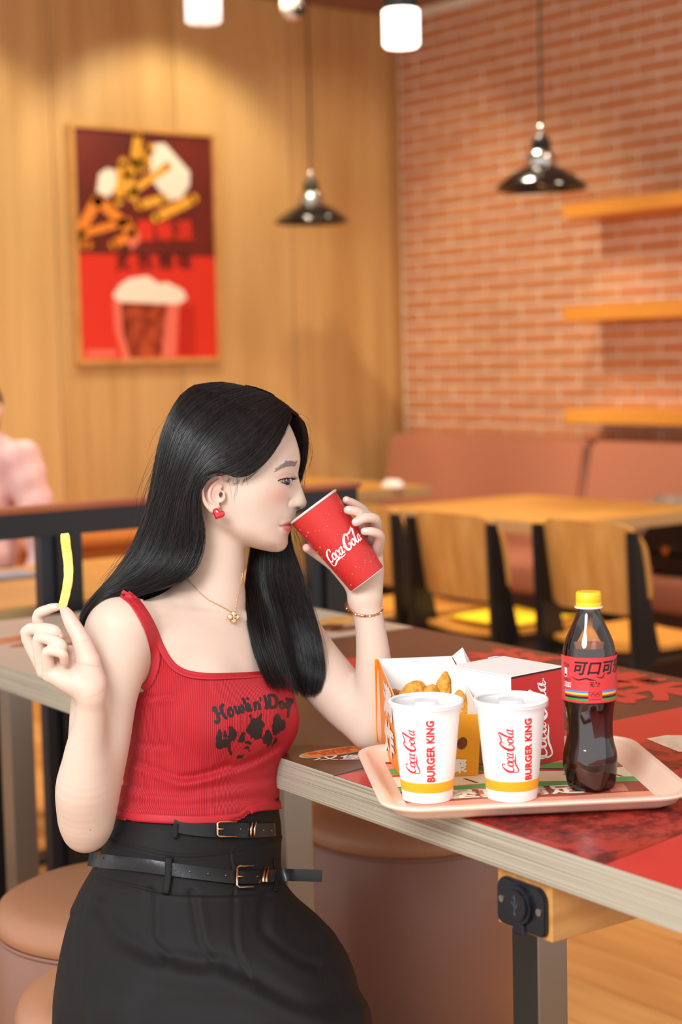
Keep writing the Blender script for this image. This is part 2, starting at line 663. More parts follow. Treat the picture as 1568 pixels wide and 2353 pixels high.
def cylinder_light(loc, label, lit):
    t = thing('cylinder_light', label, 'lamp', loc, 0, 'cylinder lights hanging from the ceiling')
    r = 0.0455
    part('housing', MB().lathe([(r * 0.9, 0.088), (r * 0.9, 0.40), (r * 0.85, 0.405)], 40), mat('dark_housing', (58, 54, 54), 0.3, 0.6), t, True, 40)
    part('stem', MB().tube([(0, 0, 0.40), (0, 0, ZC - loc[2])], 0.006, 8), M_black, t)
    if lit:
        part('diffuser', MB().lathe([(0.006, 0.0), (r * 0.85, 0.002), (r, 0.01), (r, 0.088), (r * 0.9, 0.092)], 40), mat('lit_diffuser', (255, 255, 250), 0.4, emit=((255, 248, 236), 2.0)), t, True, 50)
    else:
        part('glass', MB().lathe([(0.006, 0.0), (r * 0.85, 0.002), (r, 0.008), (r, 0.12), (r * 0.9, 0.124)], 40), mat('lamp_glass', (255, 244, 244), 0.15, trans=0.55, alpha=0.9), t, True, 50)
        part('inner_diffuser', MB().lathe([(0.01, 0.026), (r * 0.86, 0.028), (r * 0.86, 0.11), (0.01, 0.112)], 32), mat('lit_core', (255, 255, 250), 0.4, emit=((255, 246, 240), 1.0)), t, True, 50)
    return t


cylinder_light(tuple(cam_at(923, 112, 4.0)), 'brightly lit white cylinder light with dark housing', True)
cylinder_light(tuple(cam_at(468, 58, 4.0)), 'clear glass cylinder light above the poster', False)
# ceiling camera
cc = thing('ceiling_camera', 'small white round camera with black lens hung from the ceiling', 'camera', tuple(cam_at(672, 20, 6.3)))
mb = MB()
mb.lathe([(0.002, -0.042), (0.02, -0.038), (0.036, -0.02), (0.042, 0.0), (0.042, 0.05), (0.03, 0.07), (0.002, 0.075)], 28)
part('shell', mb, mat('white_plastic', (236, 232, 222), 0.35), cc, True)
part('stem', MB().tube([(0, 0, 0.07), (0, 0, ZC - cam_at(672, 20, 6.3)[2])], 0.012, 10), mat('white_plastic', (0, 0, 0)), cc)
d = (RT * 0.55 - UP * 0.35 - FW * 0.7)
part('lens', MB().tube([d * 0.025, d * 0.05, d * 0.058], [0.02, 0.02, 0.016], 20), M_black, cc)

# ---------------------------------------------------------------- upholstered bench along the brick wall
M_bench = mat('bench_leather', (180, 116, 90), 0.5, bump=(40, 0.15))
M_benchd = mat('bench_base', (70, 46, 38), 0.6)
bn = thing('banquette_bench', 'long brown leather banquette below the brick wall', 'bench', (0, 0, 0))
part('base', MB().box((4.62, 1.5, 0.0), (XW - 0.01, 6.31, 0.33)), M_benchd, bn)
ys = [6.31, 4.975, 3.62, 2.3]
for a, b in zip(ys[1:], ys[:-1]):
    part('seat_cushion', MB().box((4.55, a + 0.006, 0.33), (5.08, b - 0.006, 0.46), 0.03, 3), M_bench, bn, True, 50)
    mb = MB().prism([(4.96, 0.44), (XW - 0.012, 0.44), (XW - 0.012, 0.915), (5.05, 0.915)], 1, a + 0.006, b - 0.006, 0.02)
    part('back_cushion', mb, M_bench, bn, True, 50)
    part('piping', MB().tube([(5.01, a, 0.47), (5.05, a, 0.9)], 0.008, 8), mat('bench_piping', (140, 100, 92), 0.6), bn)

# ---------------------------------------------------------------- far tables, chairs
M_top = mat('table_wood', (206, 152, 76), 0.4, noise=(6, (190, 132, 58), (0.6, 2.5, 1)))
M_edge = mat('table_edge', (182, 150, 106), 0.5)


def far_table(label, x0, x1, y0, y1, name='wooden_table', legs=True):
    cx_, cy_ = (x0 + x1) / 2, (y0 + y1) / 2
    t = thing(name, label, 'table', (cx_, cy_, 0))
    hx, hy = (x1 - x0) / 2, (y1 - y0) / 2
    part('edge_band', MB().box((-hx, -hy, 0.708), (hx, hy, 0.747), 0.004), M_edge, t)
    part('tabletop', MB().box((-hx + 0.002, -hy + 0.002, 0.747), (hx - 0.002, hy - 0.002, 0.75)), M_top, t)
    if legs:
        for s in (-1, 1):
            part('leg', MB().box((-0.03, s * (hy - 0.16) - 0.03, 0.02), (0.03, s * (hy - 0.16) + 0.03, 0.708)), M_black, t)
            part('foot', MB().box((-hx + 0.08, s * (hy - 0.16) - 0.035, 0.0), (hx - 0.08, s * (hy - 0.16) + 0.035, 0.02), 0.006), M_black, t)
    return t


far_table('wooden table in front of the bench, behind the two plywood chairs', 3.66, 4.40, 3.74, 4.66)
far_table('small wooden table in the corner with a crumpled tissue on it', 3.75, 4.45, 5.28, 6.20)
tis = MB()
for i in range(9):
    a = rnd.uniform(0, 6.28)
    r = rnd.uniform(0.0, 0.045)
    cxx, cyy = r * math.cos(a), r * math.sin(a)
    s = rnd.uniform(0.022, 0.035)
    tis.lathe([(s * 0.9, 0), (s, s * 0.35), (s * 0.6, s * 0.8), (s * 0.1, s)], 9, (cxx, cyy, 0))
tp = onz(905, 1121, 0.751)
tt = tis.build('crumpled_tissue', mat('tissue_paper', (250, 236, 226), 0.9), None, True)
tt.location = tuple(tp)
tag(tt, 'crumpled white tissue lying on the small corner table', 'tissue')

M_ply = mat('plywood', (214, 160, 88), 0.36, noise=(7, (192, 132, 64), (0.6, 3.0, 0.6)))
M_plyseat = mat('plywood_seat', (222, 156, 66), 0.4, noise=(7, (202, 136, 52), (3.0, 0.6, 0.6)))


def chair(label, loc, rz):
    t = thing('plywood_chair', label, 'chair', loc, rz, 'plywood chairs at the far table')
    # seat: gently dished plywood
    mb = MB()
    n = 10
    V, Fc = [], []
    for zoff in (0.0, -0.014):
        for i in range(n + 1):
            for j in range(n + 1):
                u, v = -1 + 2 * i / n, -1 + 2 * j / n
                x = 0.21 * u
                y = (0.2 + 0.015 * u) * v * (1 - 0.06 * max(0, abs(u) - 0.7) / 0.3)
                z = 0.452 + 0.012 * v * v - 0.02 * max(0, u - 0.6) ** 2 * 5 + zoff
                V.append((x, y, z))
    m_ = (n + 1) ** 2
    for i in range(n):
        for j in range(n):
            a = i * (n + 1) + j
            Fc.append((a, a + 1, a + n + 2, a + n + 1))
            Fc.append((m_ + a, m_ + a + n + 1, m_ + a + n + 2, m_ + a + 1))
    for j in range(n):
        for a, b in ((j, j + 1), (n * (n + 1) + j, n * (n + 1) + j + 1), (j * (n + 1), (j + 1) * (n + 1)), (j * (n + 1) + n, (j + 1) * (n + 1) + n)):
            Fc.append((a, b, m_ + b, m_ + a))
    mb.add(V, Fc)
    part('seat', mb, M_plyseat, t, True, 50)
    # backrest: rounded curved sheet
    rr = rounded_rect(0.205, 0.13, 0.085, 8)
    mb = MB()
    V, Fc = [], []
    rings = 6
    for side in (0, 1):
        for k in range(rings + 1):
            s = k / rings
            for (y, z) in rr:
                yy, zz = y * s, z * s
                x = -0.235 - 0.16 * zz + 0.9 * yy * yy * -1.0 * -0.9 + (0.012 if side else 0)
                V.append((x - 0.02, yy, 0.68 + zz))
    m_ = len(rr)
    half = (rings + 1) * m_
    for side in (0, 1):
        for k in range(rings):
            for i in range(m_):
                a, b = side * half + k * m_ + i, side * half + k * m_ + (i + 1) % m_
                Fc.append((a, b, b + m_, a + m_))
    for i in range(m_):
        a, b = rings * m_ + i, rings * m_ + (i + 1) % m_
        Fc.append((a, b, half + b, half + a))
    mb.add(V, Fc)
    part('backrest', mb, M_ply, t, True, 50)
    for s in (-1, 1):
        y = s * 0.185
        poly = [(-0.275, 0.79), (-0.245, 0.79), (-0.16, 0.45), (-0.2, 0.40), (-0.275, 0.0), (-0.31, 0.0), (-0.26, 0.44)]
        part('leg', MB().prism(poly, 1, y - 0.014, y + 0.014, 0.004), M_black, t)
        part('leg', MB().tube([(0.17, s * 0.17, 0.435), (0.19, s * 0.185, 0.0)], 0.013, 10), M_black, t)
        part('seat_rail', MB().tube([(-0.2, s * 0.18, 0.425), (0.18, s * 0.17, 0.43)], 0.012, 8), M_black, t)
    part('stretcher', MB().tube([(0.17, -0.17, 0.42), (0.17, 0.17, 0.42)], 0.011, 8), M_black, t)
    part('stretcher', MB().tube([(-0.2, -0.18, 0.42), (-0.2, 0.18, 0.42)], 0.011, 8), M_black, t)
    return t


chair('plywood chair with a yellow sheet of paper on its seat', (3.53, 3.80, 0), 0.0)
chair('plywood chair behind the cola bottle', (3.62, 3.33, 0), 0.0)
chair('plywood chair half hidden behind the raised red cup', (3.55, 4.27, 0), 0.0)
yp = MB()
n = 8
V, Fc = [], []
for i in range(n + 1):
    for j in range(n + 1):
        u, v = i / n, j / n
        V.append((3.38 + 0.30 * u, 3.66 + 0.29 * v, 0.468 + 0.006 * math.sin(u * 4) * math.sin(v * 3) + 0.012 * (v - 0.5) ** 2))
for i in range(n):
    for j in range(n):
        a = i * (n + 1) + j
        Fc.append((a, a + 1, a + n + 2, a + n + 1))
yp.add(V, Fc)
yo = yp.build('yellow_paper', mat('yellow_paper', (255, 214, 24), 0.6), None, True)
sm = yo.modifiers.new('thick', 'SOLIDIFY')
sm.thickness = 0.002
tag(yo, 'bright yellow sheet of paper lying on a plywood chair seat', 'paper')

# handbag and grey pouch on the bench
M_bag = mat('bag_leather', (18, 16, 18), 0.28, bump=(60, 0.2))
bp_ = (4.66, 4.10, 0.46)
bg = thing('handbag', 'black leather handbag with strap lying on the brown bench', 'bag', bp_)
mb = MB()
mb.prism([(-0.17, 0.0), (0.17, 0.0), (0.16, 0.14), (0.09, 0.2), (-0.09, 0.2), (-0.16, 0.14)], 0, -0.06, 0.06, 0.03)
part('body', mb, M_bag, bg, True, 60)
part('flap', MB().prism([(-0.165, 0.08), (0.165, 0.08), (0.155, 0.15), (0.09, 0.207), (-0.09, 0.207), (-0.155, 0.15)], 0, -0.07, -0.045, 0.01), M_bag, bg, True, 60)
part('clasp', MB().lathe([(0.001, 0), (0.018, 0.002), (0.016, 0.01), (0.001, 0.012)], 16, (-0.0, 0, 0)).build('x', None) and MB().tube([(-0.075, 0.02, 0.1), (-0.085, 0.02, 0.1)], 0.016, 14), mat('gold_clasp', (214, 160, 96), 0.25, 1.0), bg)
bpy.data.objects.remove(bpy.data.objects['x'])
part('strap', MB().tube(catmull([(-0.03, 0.15, 0.13), (-0.09, 0.24, 0.1), (-0.12, 0.27, -0.05), (-0.14, 0.22, -0.16), (-0.16, 0.27, -0.26)], 8), 0.009, 8), M_bag, bg, True)
gp = MB().prism([(-0.2, 0.0), (0.2, 0.0), (0.19, 0.2), (0.12, 0.27), (-0.12, 0.27), (-0.19, 0.2)], 0, -0.05, 0.05, 0.04).build('grey_pouch', mat('grey_canvas', (150, 128, 112), 0.8, noise=(20, (130, 108, 94))), None, True)
gp.location = (4.87, 4.33, 0.462)
tag(gp, 'soft grey canvas pouch propped behind the black handbag', 'pouch')

# ---------------------------------------------------------------- partition rail behind the main table, table beyond it
rl = thing('partition_rail', 'black steel partition rail with a thin wooden cap', 'partition', (0, 3.26, 0))
part('cap', MB().box((0.6, -0.03, 0.962), (2.50, 0.03, 0.975), 0.003), mat('rail_cap', (168, 96, 52), 0.45, noise=(6, (150, 76, 46), (0.5, 2, 1))), rl)
part('top_bar', MB().box((0.6, -0.025, 0.91), (2.49, 0.025, 0.962)), M_black, rl)
for x in (0.78, 1.70, 2.42):
    part('post', MB().box((x - 0.03, -0.025, 0), (x + 0.03, 0.025, 0.91)), M_black, rl)
    part('side_plate', MB().box((x - 0.062, -0.012, 0), (x - 0.03, 0.02, 0.91)), mat('blue_black', (26, 30, 38), 0.4), rl)
far_table('wooden table behind the black rail, where the person in pink sits', 0.9, 2.33, 3.32, 4.02)
bx = thing('low_wood_bench', 'low orange wooden bench box along the panelled wall', 'bench', (0, 0, 0))
M_ow = mat('orange_wood', (196, 116, 48), 0.5, noise=(5, (176, 98, 36), (0.5, 2, 1)))
part('box', MB().box((1.2, 5.9, 0.0), (3.7, YW - 0.02, 0.56), 0.01), M_ow, bx)
part('seat_board', MB().box((1.2, 5.86, 0.56), (3.7, YW - 0.02, 0.6), 0.01), M_ow, bx)
nc = MB().box((-0.07, -0.05, 0.0), (0.07, 0.05, 0.01), 0.003).build('phone', mat('blue_grey_phone', (150, 160, 176), 0.3))
nc.location = tuple(onz(10, 1327, 0.7505))
tag(nc, 'blue grey phone lying on the table behind the rail', 'phone')

# ================================================================ the long table in front
TH = 0.75
TANG = -0.035
T_O = Vector((1.241, 1.78, 0.0))
TL = 0.795          # depth of the top
tab = thing('long_table', 'long communal table with printed top and striped pale edge', 'table', tuple(T_O), TANG)
T_INV = tab.matrix_basis.inverted()
TB_M = Matrix.Translation(T_O) @ Matrix.Rotation(TANG, 4, 'Z')
TB_I = TB_M.inverted()


def tloc(px, py, z=TH):
    q = TB_I @ Vector(onz(px, py, z))
    return (q.x, q.y)


def edge_mat():
    m = mat('laminated_edge', (186, 174, 152), 0.45)
    nt = m.node_tree
    b = nt.nodes['Principled BSDF']
    tc = nt.nodes.new('ShaderNodeTexCoord')
    mp = nt.nodes.new('ShaderNodeMapping')
    mp.inputs['Scale'].default_value = (1.0, 1.0, 560)
    n = nt.nodes.new('ShaderNodeTexNoise')
    n.inputs['Scale'].default_value = 1.6
    n.inputs['Detail'].default_value = 3
    cr = nt.nodes.new('ShaderNodeValToRGB')
    cr.color_ramp.elements[0].position = 0.33
    cr.color_ramp.elements[0].color = rgba((120, 102, 82))
    cr.color_ramp.elements[1].position = 0.5
    cr.color_ramp.elements[1].color = rgba((176, 166, 146))
    nt.links.new(tc.outputs['Object'], mp.inputs[0])
    nt.links.new(mp.outputs[0], n.inputs['Vector'])
    nt.links.new(n.outputs['Fac'], cr.inputs[0])
    nt.links.new(cr.outputs[0], b.inputs['Base Color'])
    return m


part('tabletop', MB().box((0, -1.35, TH - 0.044), (TL, 1.405, TH - 0.0008), 0.0008, 1), edge_mat(), tab)


def tz(lay):
    return lambda u, v: (u, v, TH - 0.0008 + 0.0004 * lay)


M_tbrown = mat('print_brown', (98, 58, 42), 0.32, noise=(3, (88, 50, 36)))
M_tred = mat('print_red', (206, 56, 50), 0.3)
M_twhite = mat('print_white', (186, 172, 158), 0.3)
M_tdark = mat('print_dark_brown', (92, 58, 44), 0.3)
print_part('brown_print', poly2d([(0.001, -0.115), (TL - 0.001, -0.105), (TL - 0.001, 0.755), (0.001, 0.755)]), tz(1), M_tbrown, tab)
print_part('white_print', poly2d([(0.001, 0.755), (TL - 0.001, 0.755), (TL - 0.001, 1.404), (0.001, 1.404)]), tz(1), M_twhite, tab)
print_part('red_print', poly2d([(0.001, -1.349), (TL - 0.001, -1.349), (TL - 0.001, -0.105), (0.001, -0.115)]), tz(1), M_tred, tab)
print_part('dark_wedge', poly2d([tloc(762, 1784), tloc(865, 1735), tloc(880, 1752)]), tz(2), M_tdark, tab)
# photo of a cola glass printed on the red part


def drink_mat():
    m = mat('print_cola_photo', (120, 30, 24), 0.28)
    nt = m.node_tree
    b = nt.nodes['Principled BSDF']
    tc = nt.nodes.new('ShaderNodeTexCoord')
    n = nt.nodes.new('ShaderNodeTexNoise')
    n.inputs['Scale'].default_value = 26
    n.inputs['Detail'].default_value = 10
    n.inputs['Roughness'].default_value = 0.75
    cr = nt.nodes.new('ShaderNodeValToRGB')
    e = cr.color_ramp.elements
    e[0].position, e[0].color = 0.36, rgba((52, 14, 12))
    e[1].position, e[1].color = 0.72, rgba((236, 150, 96))
    for pos, c in ((0.47, (128, 30, 26)), (0.56, (186, 58, 46)), (0.63, (150, 40, 32))):
        q = cr.color_ramp.elements.new(pos)
        q.color = rgba(c)
    nt.links.new(tc.outputs['Object'], n.inputs['Vector'])
    nt.links.new(n.outputs['Fac'], cr.inputs[0])
    nt.links.new(cr.outputs[0], b.inputs['Base Color'])
    return m


def tclip(l):
    return [(max(0.0015, min(TL - 0.0015, a)), b) for a, b in l]


print_part('cola_photo', poly2d(tclip([tloc(1032, 1862), tloc(1240, 1790), tloc(1492, 1702), tloc(1620, 1742), tloc(1760, 1850), tloc(1560, 1918), tloc(1366, 1992)])), tz(2), drink_mat(), tab)
print_part('foam_photo', poly2d([tloc(1486, 1698), tloc(1530, 1690), tloc(1640, 1690), tloc(1650, 1730), tloc(1560, 1728), tloc(1520, 1712)]), tz(3), mat('print_foam', (240, 226, 208), 0.35, noise=(40, (214, 190, 160))), tab)


def tchar(name, s, c1, size, material, rot=0.0, off=0.0, lay=2, sy=1.0):
    x0, y0 = tloc(*c1)
    return bold_print(name, s, size, tz, material, tab, off, lay, lambda u, v: (x0 + u, y0 + v))


tchar('red_character', '味', (1490, 1590), 0.19, M_tred, 0.0, 0.006)
tchar('red_character', '美', (1390, 1562), 0.17, M_tred, 0.0, 0.006)
tchar('red_character', '滋', (1165, 1515), 0.17, M_tred, 0.0, 0.006)
tchar('red_character', '真', (850, 1530), 0.17, M_tred, 0.0, 0.006)
# burger badge and name near the edge
x0, y0 = tloc(767, 1728)
bun = []
bs = catmull([(-0.046, -0.002), (-0.034, 0.017), (0.0, 0.022), (0.034, 0.017), (0.046, -0.002), (0.03, -0.019), (-0.03, -0.019)], 5, True)
rot = lambda p, a=-0.10: (x0 + p[0] * math.cos(a) - p[1] * 0.8 * math.sin(a), y0 + p[0] * math.sin(a) + p[1] * 0.8 * math.cos(a))
print_part('badge_white', poly2d([rot(q * 1.12) for q in bs]), tz(2), M_twhite, tab)
print_part('badge_bun', poly2d([rot(q) for q in bs]), tz(3), mat('badge_orange', (226, 132, 62), 0.35), tab)
for s_, dy, of in (('BURGER', 0.007, 0.0004), ('KING', -0.0085, 0.0004)):
    v, f = text2d(s_, 0.0185, of)
    print_part('badge_lettering', (np.array([rot((q[0], q[1] + dy)) for q in v]), f), tz(4), mat('badge_red', (206, 52, 40), 0.35), tab)
x0, y0 = tloc(812, 1741)
bold_print('white_characters', '汉堡王', 0.036, tz, mat('print_bright', (232, 224, 214), 0.3), tab, 0.0008, 2, lambda u, v: rot((u, v), -0.62))
# food pictures on the white part
for (px, py, rx, ry, c) in ((770, 1428, 0.10, 0.04, (214, 160, 84)), (800, 1443, 0.05, 0.025, (128, 66, 48)), (740, 1445, 0.06, 0.03, (140, 74, 50)), (40, 1467, 0.10, 0.03, (206, 120, 66)), (70, 1478, 0.05, 0.02, (196, 92, 60)), (180, 1480, 0.05, 0.03, (190, 96, 60)), (110, 1472, 0.06, 0.02, (222, 150, 90)), (865, 1420, 0.06, 0.015, (196, 150, 96))):
    x0, y0 = tloc(px, py)
    print_part('food_picture', ellipse2d(x0, y0, rx, ry, 20, 0.3), tz(2), mat('food_%d_%d' % (px, py), c, 0.35, noise=(30, tuple(int(q * 0.8) for q in c))), tab)

M_steel = mat('dull_steel', (150, 142, 130), 0.3, 0.85)
for px, py, nm in ((1240, 2130, 'leg'), (668, 1900, 'leg'), (40, 1700, 'leg')):
    d = ray(px, py)
    w = CAM + d * (1.5 / d[0])
    q = TB_I @ Vector(w)
    part('leg', MB().box((q.x - 0.026, q.y - 0.026, 0.012), (q.x + 0.026, q.y + 0.026, TH - 0.044), 0.002), M_steel, tab)
    part('foot_plate', MB().box((q.x - 0.12, q.y - 0.09, 0.0), (q.x + 0.3, q.y + 0.09, 0.012), 0.004), M_steel, tab)
# wooden power block with the black socket below the edge
blk = TB_I @ Vector(onz(1172, 2010, TH - 0.044))
bx0 = 0.02
M_blk = mat('block_wood', (206, 150, 84), 0.5, noise=(10, (188, 128, 64), (1, 6, 6)))
yc0 = tloc(1113, 2000, TH - 0.044)[1]
yc1 = tloc(1232, 2050, TH - 0.044)[1]
pb = thing('power_block', 'small wooden block with black socket fixed below the table edge', 'power outlet', tuple(TB_M @ Vector((0, 0, 0))), TANG)
y_a, y_b = yc0 + 0.012, yc1 + 0.015
part('block', MB().box((0.012, y_b, TH - 0.044 - 0.068), (0.24, y_a, TH - 0.0445), 0.0012, 1), M_blk, pb)
cyb, czb = (y_a + y_b) / 2, TH - 0.044 - 0.035
rr = rounded_rect(0.040, 0.027, 0.012, 5)
M_socket = mat('socket_black', (22, 24, 30), 0.38)
fp = part('face_plate', MB().prism([(cyb + a * 1.0, czb + b + 0.006 * math.cos(a * 40) - 0.005) for a, b in rr], 0, 0.006, 0.013, 0.0015), M_socket, pb)
mbx = MB()
for r, x_a, x_b in ((0.0215, 0.001, 0.008), (0.017, -0.002, 0.004)):
    mbx.tube([(x_b, cyb, czb), (x_a, cyb, czb)], r, 28)
cv = mbx.build('socket_cover', M_socket)
cv.parent = fp
part('hinge_tab', MB().box((0.002, cyb - 0.008, czb - 0.034), (0.009, cyb + 0.008, czb - 0.02), 0.002), M_socket, pb)
for s in (-1, 1):
    part('screw', MB().tube([(0.008, cyb + s * 0.031, czb - 0.001), (0.0045, cyb + s * 0.031, czb - 0.001)], 0.0042, 12), M_steel, pb)
us = merge2d([stroke2d([(0, -0.009), (0, 0), (0, 0.009)], [0.0016] * 3), stroke2d([(0, -0.003), (0.004, 0.001), (0.0045, 0.005)], [0.0012] * 3), stroke2d([(0, -0.001), (-0.004, 0.002), (-0.0045, 0.004)], [0.0012] * 3), ellipse2d(0, -0.009, 0.002, 0.002, 10), poly2d([(-0.0025, 0.008), (0.0025, 0.008), (0, 0.0125)])])
print_part('plug_symbol', us, lambda u, v: (-0.0024, cyb - u, czb + v), mat('socket_mark', (70, 74, 84), 0.3), pb)

# ---------------------------------------------------------------- stools
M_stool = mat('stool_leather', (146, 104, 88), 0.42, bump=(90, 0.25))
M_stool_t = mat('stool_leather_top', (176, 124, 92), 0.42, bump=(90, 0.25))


def stool(label, loc, r=0.2, h=0.455):
    t = thing('round_stool', label, 'stool', loc, 0, 'round leather stools')
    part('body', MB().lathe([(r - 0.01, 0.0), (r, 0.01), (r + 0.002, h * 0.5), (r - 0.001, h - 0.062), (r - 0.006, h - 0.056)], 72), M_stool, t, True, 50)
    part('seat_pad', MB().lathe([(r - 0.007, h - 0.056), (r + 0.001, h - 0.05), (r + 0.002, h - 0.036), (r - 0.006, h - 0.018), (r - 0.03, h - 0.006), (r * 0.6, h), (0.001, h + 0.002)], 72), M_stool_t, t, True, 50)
    part('piping', MB().tube([((r - 0.001) * math.cos(a), (r - 0.001) * math.sin(a), h - 0.056) for a in np.linspace(0, 2 * math.pi, 72, endpoint=False)], 0.0032, 6, closed=True), M_stool, t, True)
    return t


c_ = cam_at(940, 1860, 3.12)
stool('brown leather stool under the far side of the table, behind the skirt', (c_[0], c_[1], 0))
c_ = cam_at(286, 2100, 2.645)
stool('empty brown leather stool at left behind the seated woman', (c_[0], c_[1], 0))
c_ = cam_at(368, 2280, 2.24)
stool('brown leather stool the woman in the red top sits on', (c_[0], c_[1], 0), 0.19)

# ================================================================ tray and what stands on it
TRC = Vector((1.372, 1.4775, TH + 0.0006))
TRA = math.atan2(-0.525, 0.851)
TR_M = Matrix.Translation(TRC) @ Matrix.Rotation(TRA, 4, 'Z')
TR_I = TR_M.inverted()
M_tray = mat('tray_plastic', (240, 206, 184), 0.4)
tray = thing('serving_tray', 'peach plastic serving tray with printed paper mat', 'tray', tuple(TRC), TRA)
HW, HD = 0.182, 0.163
mb = MB()
prof = [(0.9, -0.030, 0.0), (1, -0.030, 0.0), (1, -0.018, 0.006), (1, -0.006, 0.019), (1, 0.0, 0.021), (1, 0.0, 0.0165), (1, -0.010, 0.013), (1, -0.021, 0.004), (1, -0.033, 0.0035), (0, -0.033, 0.0035)]
n_c = 8


def rr_ring(off, z, s=1.0):
    r = 0.05 + off
    return [(a * s, b * s, z) for a, b in rounded_rect(HW + off, HD + off, max(r, 0.004), n_c)]


rings = [rr_ring(-0.045, 0.0), rr_ring(-0.030, 0.0), rr_ring(-0.016, 0.006), rr_ring(-0.009, 0.016), rr_ring(-0.001, 0.0165), rr_ring(0.0, 0.0185), rr_ring(-0.001, 0.0205), rr_ring(-0.008, 0.021), rr_ring(-0.013, 0.019), rr_ring(-0.022, 0.007), rr_ring(-0.031, 0.0042), rr_ring(-0.045, 0.004)]
V, Fc = [], []
m_ = len(rings[0])
for r_ in rings:
    V += r_
for k in range(len(rings) - 1):
    for i in range(m_):
        a, b = k * m_ + i, k * m_ + (i + 1) % m_
        Fc.append((a, b, b + m_, a + m_))
Fc.append(tuple(range(m_)))
Fc.append(tuple((len(rings) - 1) * m_ + i for i in range(m_)))
mb.add(V, Fc)
part('tray_body', mb, M_tray, tray, True, 40)
# printed paper mat
mw, md = HW - 0.036, HD - 0.036
part('paper_mat', MB().box((-mw, -md, 0.0042), (mw, md, 0.0046)), mat('mat_pink', (234, 150, 122), 0.55), tray)


def mz(lay):
    return lambda u, v: (max(-mw, min(mw, u)), max(-md, min(md, v)), 0.0046 + 0.0002 * lay)


def band(v0, v1, c, name, wob=0.005, ph=0.0, lay=1, u0=-1.0, u1=1.0):
    n = 26
    us_ = np.linspace(mw * u0, mw * u1, n)
    up_ = [(u, v1 + wob * math.sin(u * 46 + ph)) for u in us_]
    dn = [(u, v0 + wob * math.sin(u * 38 + ph + 1)) for u in us_[::-1]]
    v = up_ + dn
    f = [(i, i + 1, 2 * n - 2 - i, 2 * n - 1 - i) for i in range(n - 1)]
    print_part(name, (np.array(v), f), mz(lay), mat('mat_' + name, c, 0.55), tray)


band(0.112, 0.127, (138, 62, 48), 'brown_band', 0.004)
band(0.055, 0.088, (96, 172, 88), 'lettuce_band', 0.008, 0.5)
band(0.044, 0.055, (206, 66, 62), 'red_band', 0.005, 0.5)
band(-0.005, 0.044, (250, 236, 200), 'cheese_band', 0.004, 1.2)
band(-0.028, -0.006, (86, 178, 92), 'lettuce_band_low', 0.004, 2.0)
band(-0.075, -0.028, (150, 66, 52), 'patty_band', 0.003, 2.0)
for i in range(12):
    u = -mw + 0.012 + i * 0.026
    if i % 2:
        print_part('patty_patch', poly2d([(u, -0.07), (u + 0.022, -0.07), (u + 0.024, -0.034), (u + 0.003, -0.034)]), mz(2), mat('mat_patch', (196, 110, 92), 0.55), tray)
for u in (-0.12, -0.085, -0.05, 0.02, 0.075, 0.105, 0.13):
    print_part('tick', poly2d([(u, 0.0), (u + 0.004, 0.0), (u - 0.008, 0.024), (u - 0.012, 0.024)]), mz(2), mat('mat_tick', (110, 34, 28), 0.5), tray)
bold_print('mat_characters', '汉堡真满足', 0.042, mz, mat('mat_cream', (252, 236, 214), 0.55), tray, 0.0012, 3, lambda u, v: (u - 0.035, v - 0.052))
FLOOR = TH + 0.0006 + 0.0052


def place(px, py):
    q = onz(px, py, FLOOR)
    return (q[0], q[1], FLOOR)


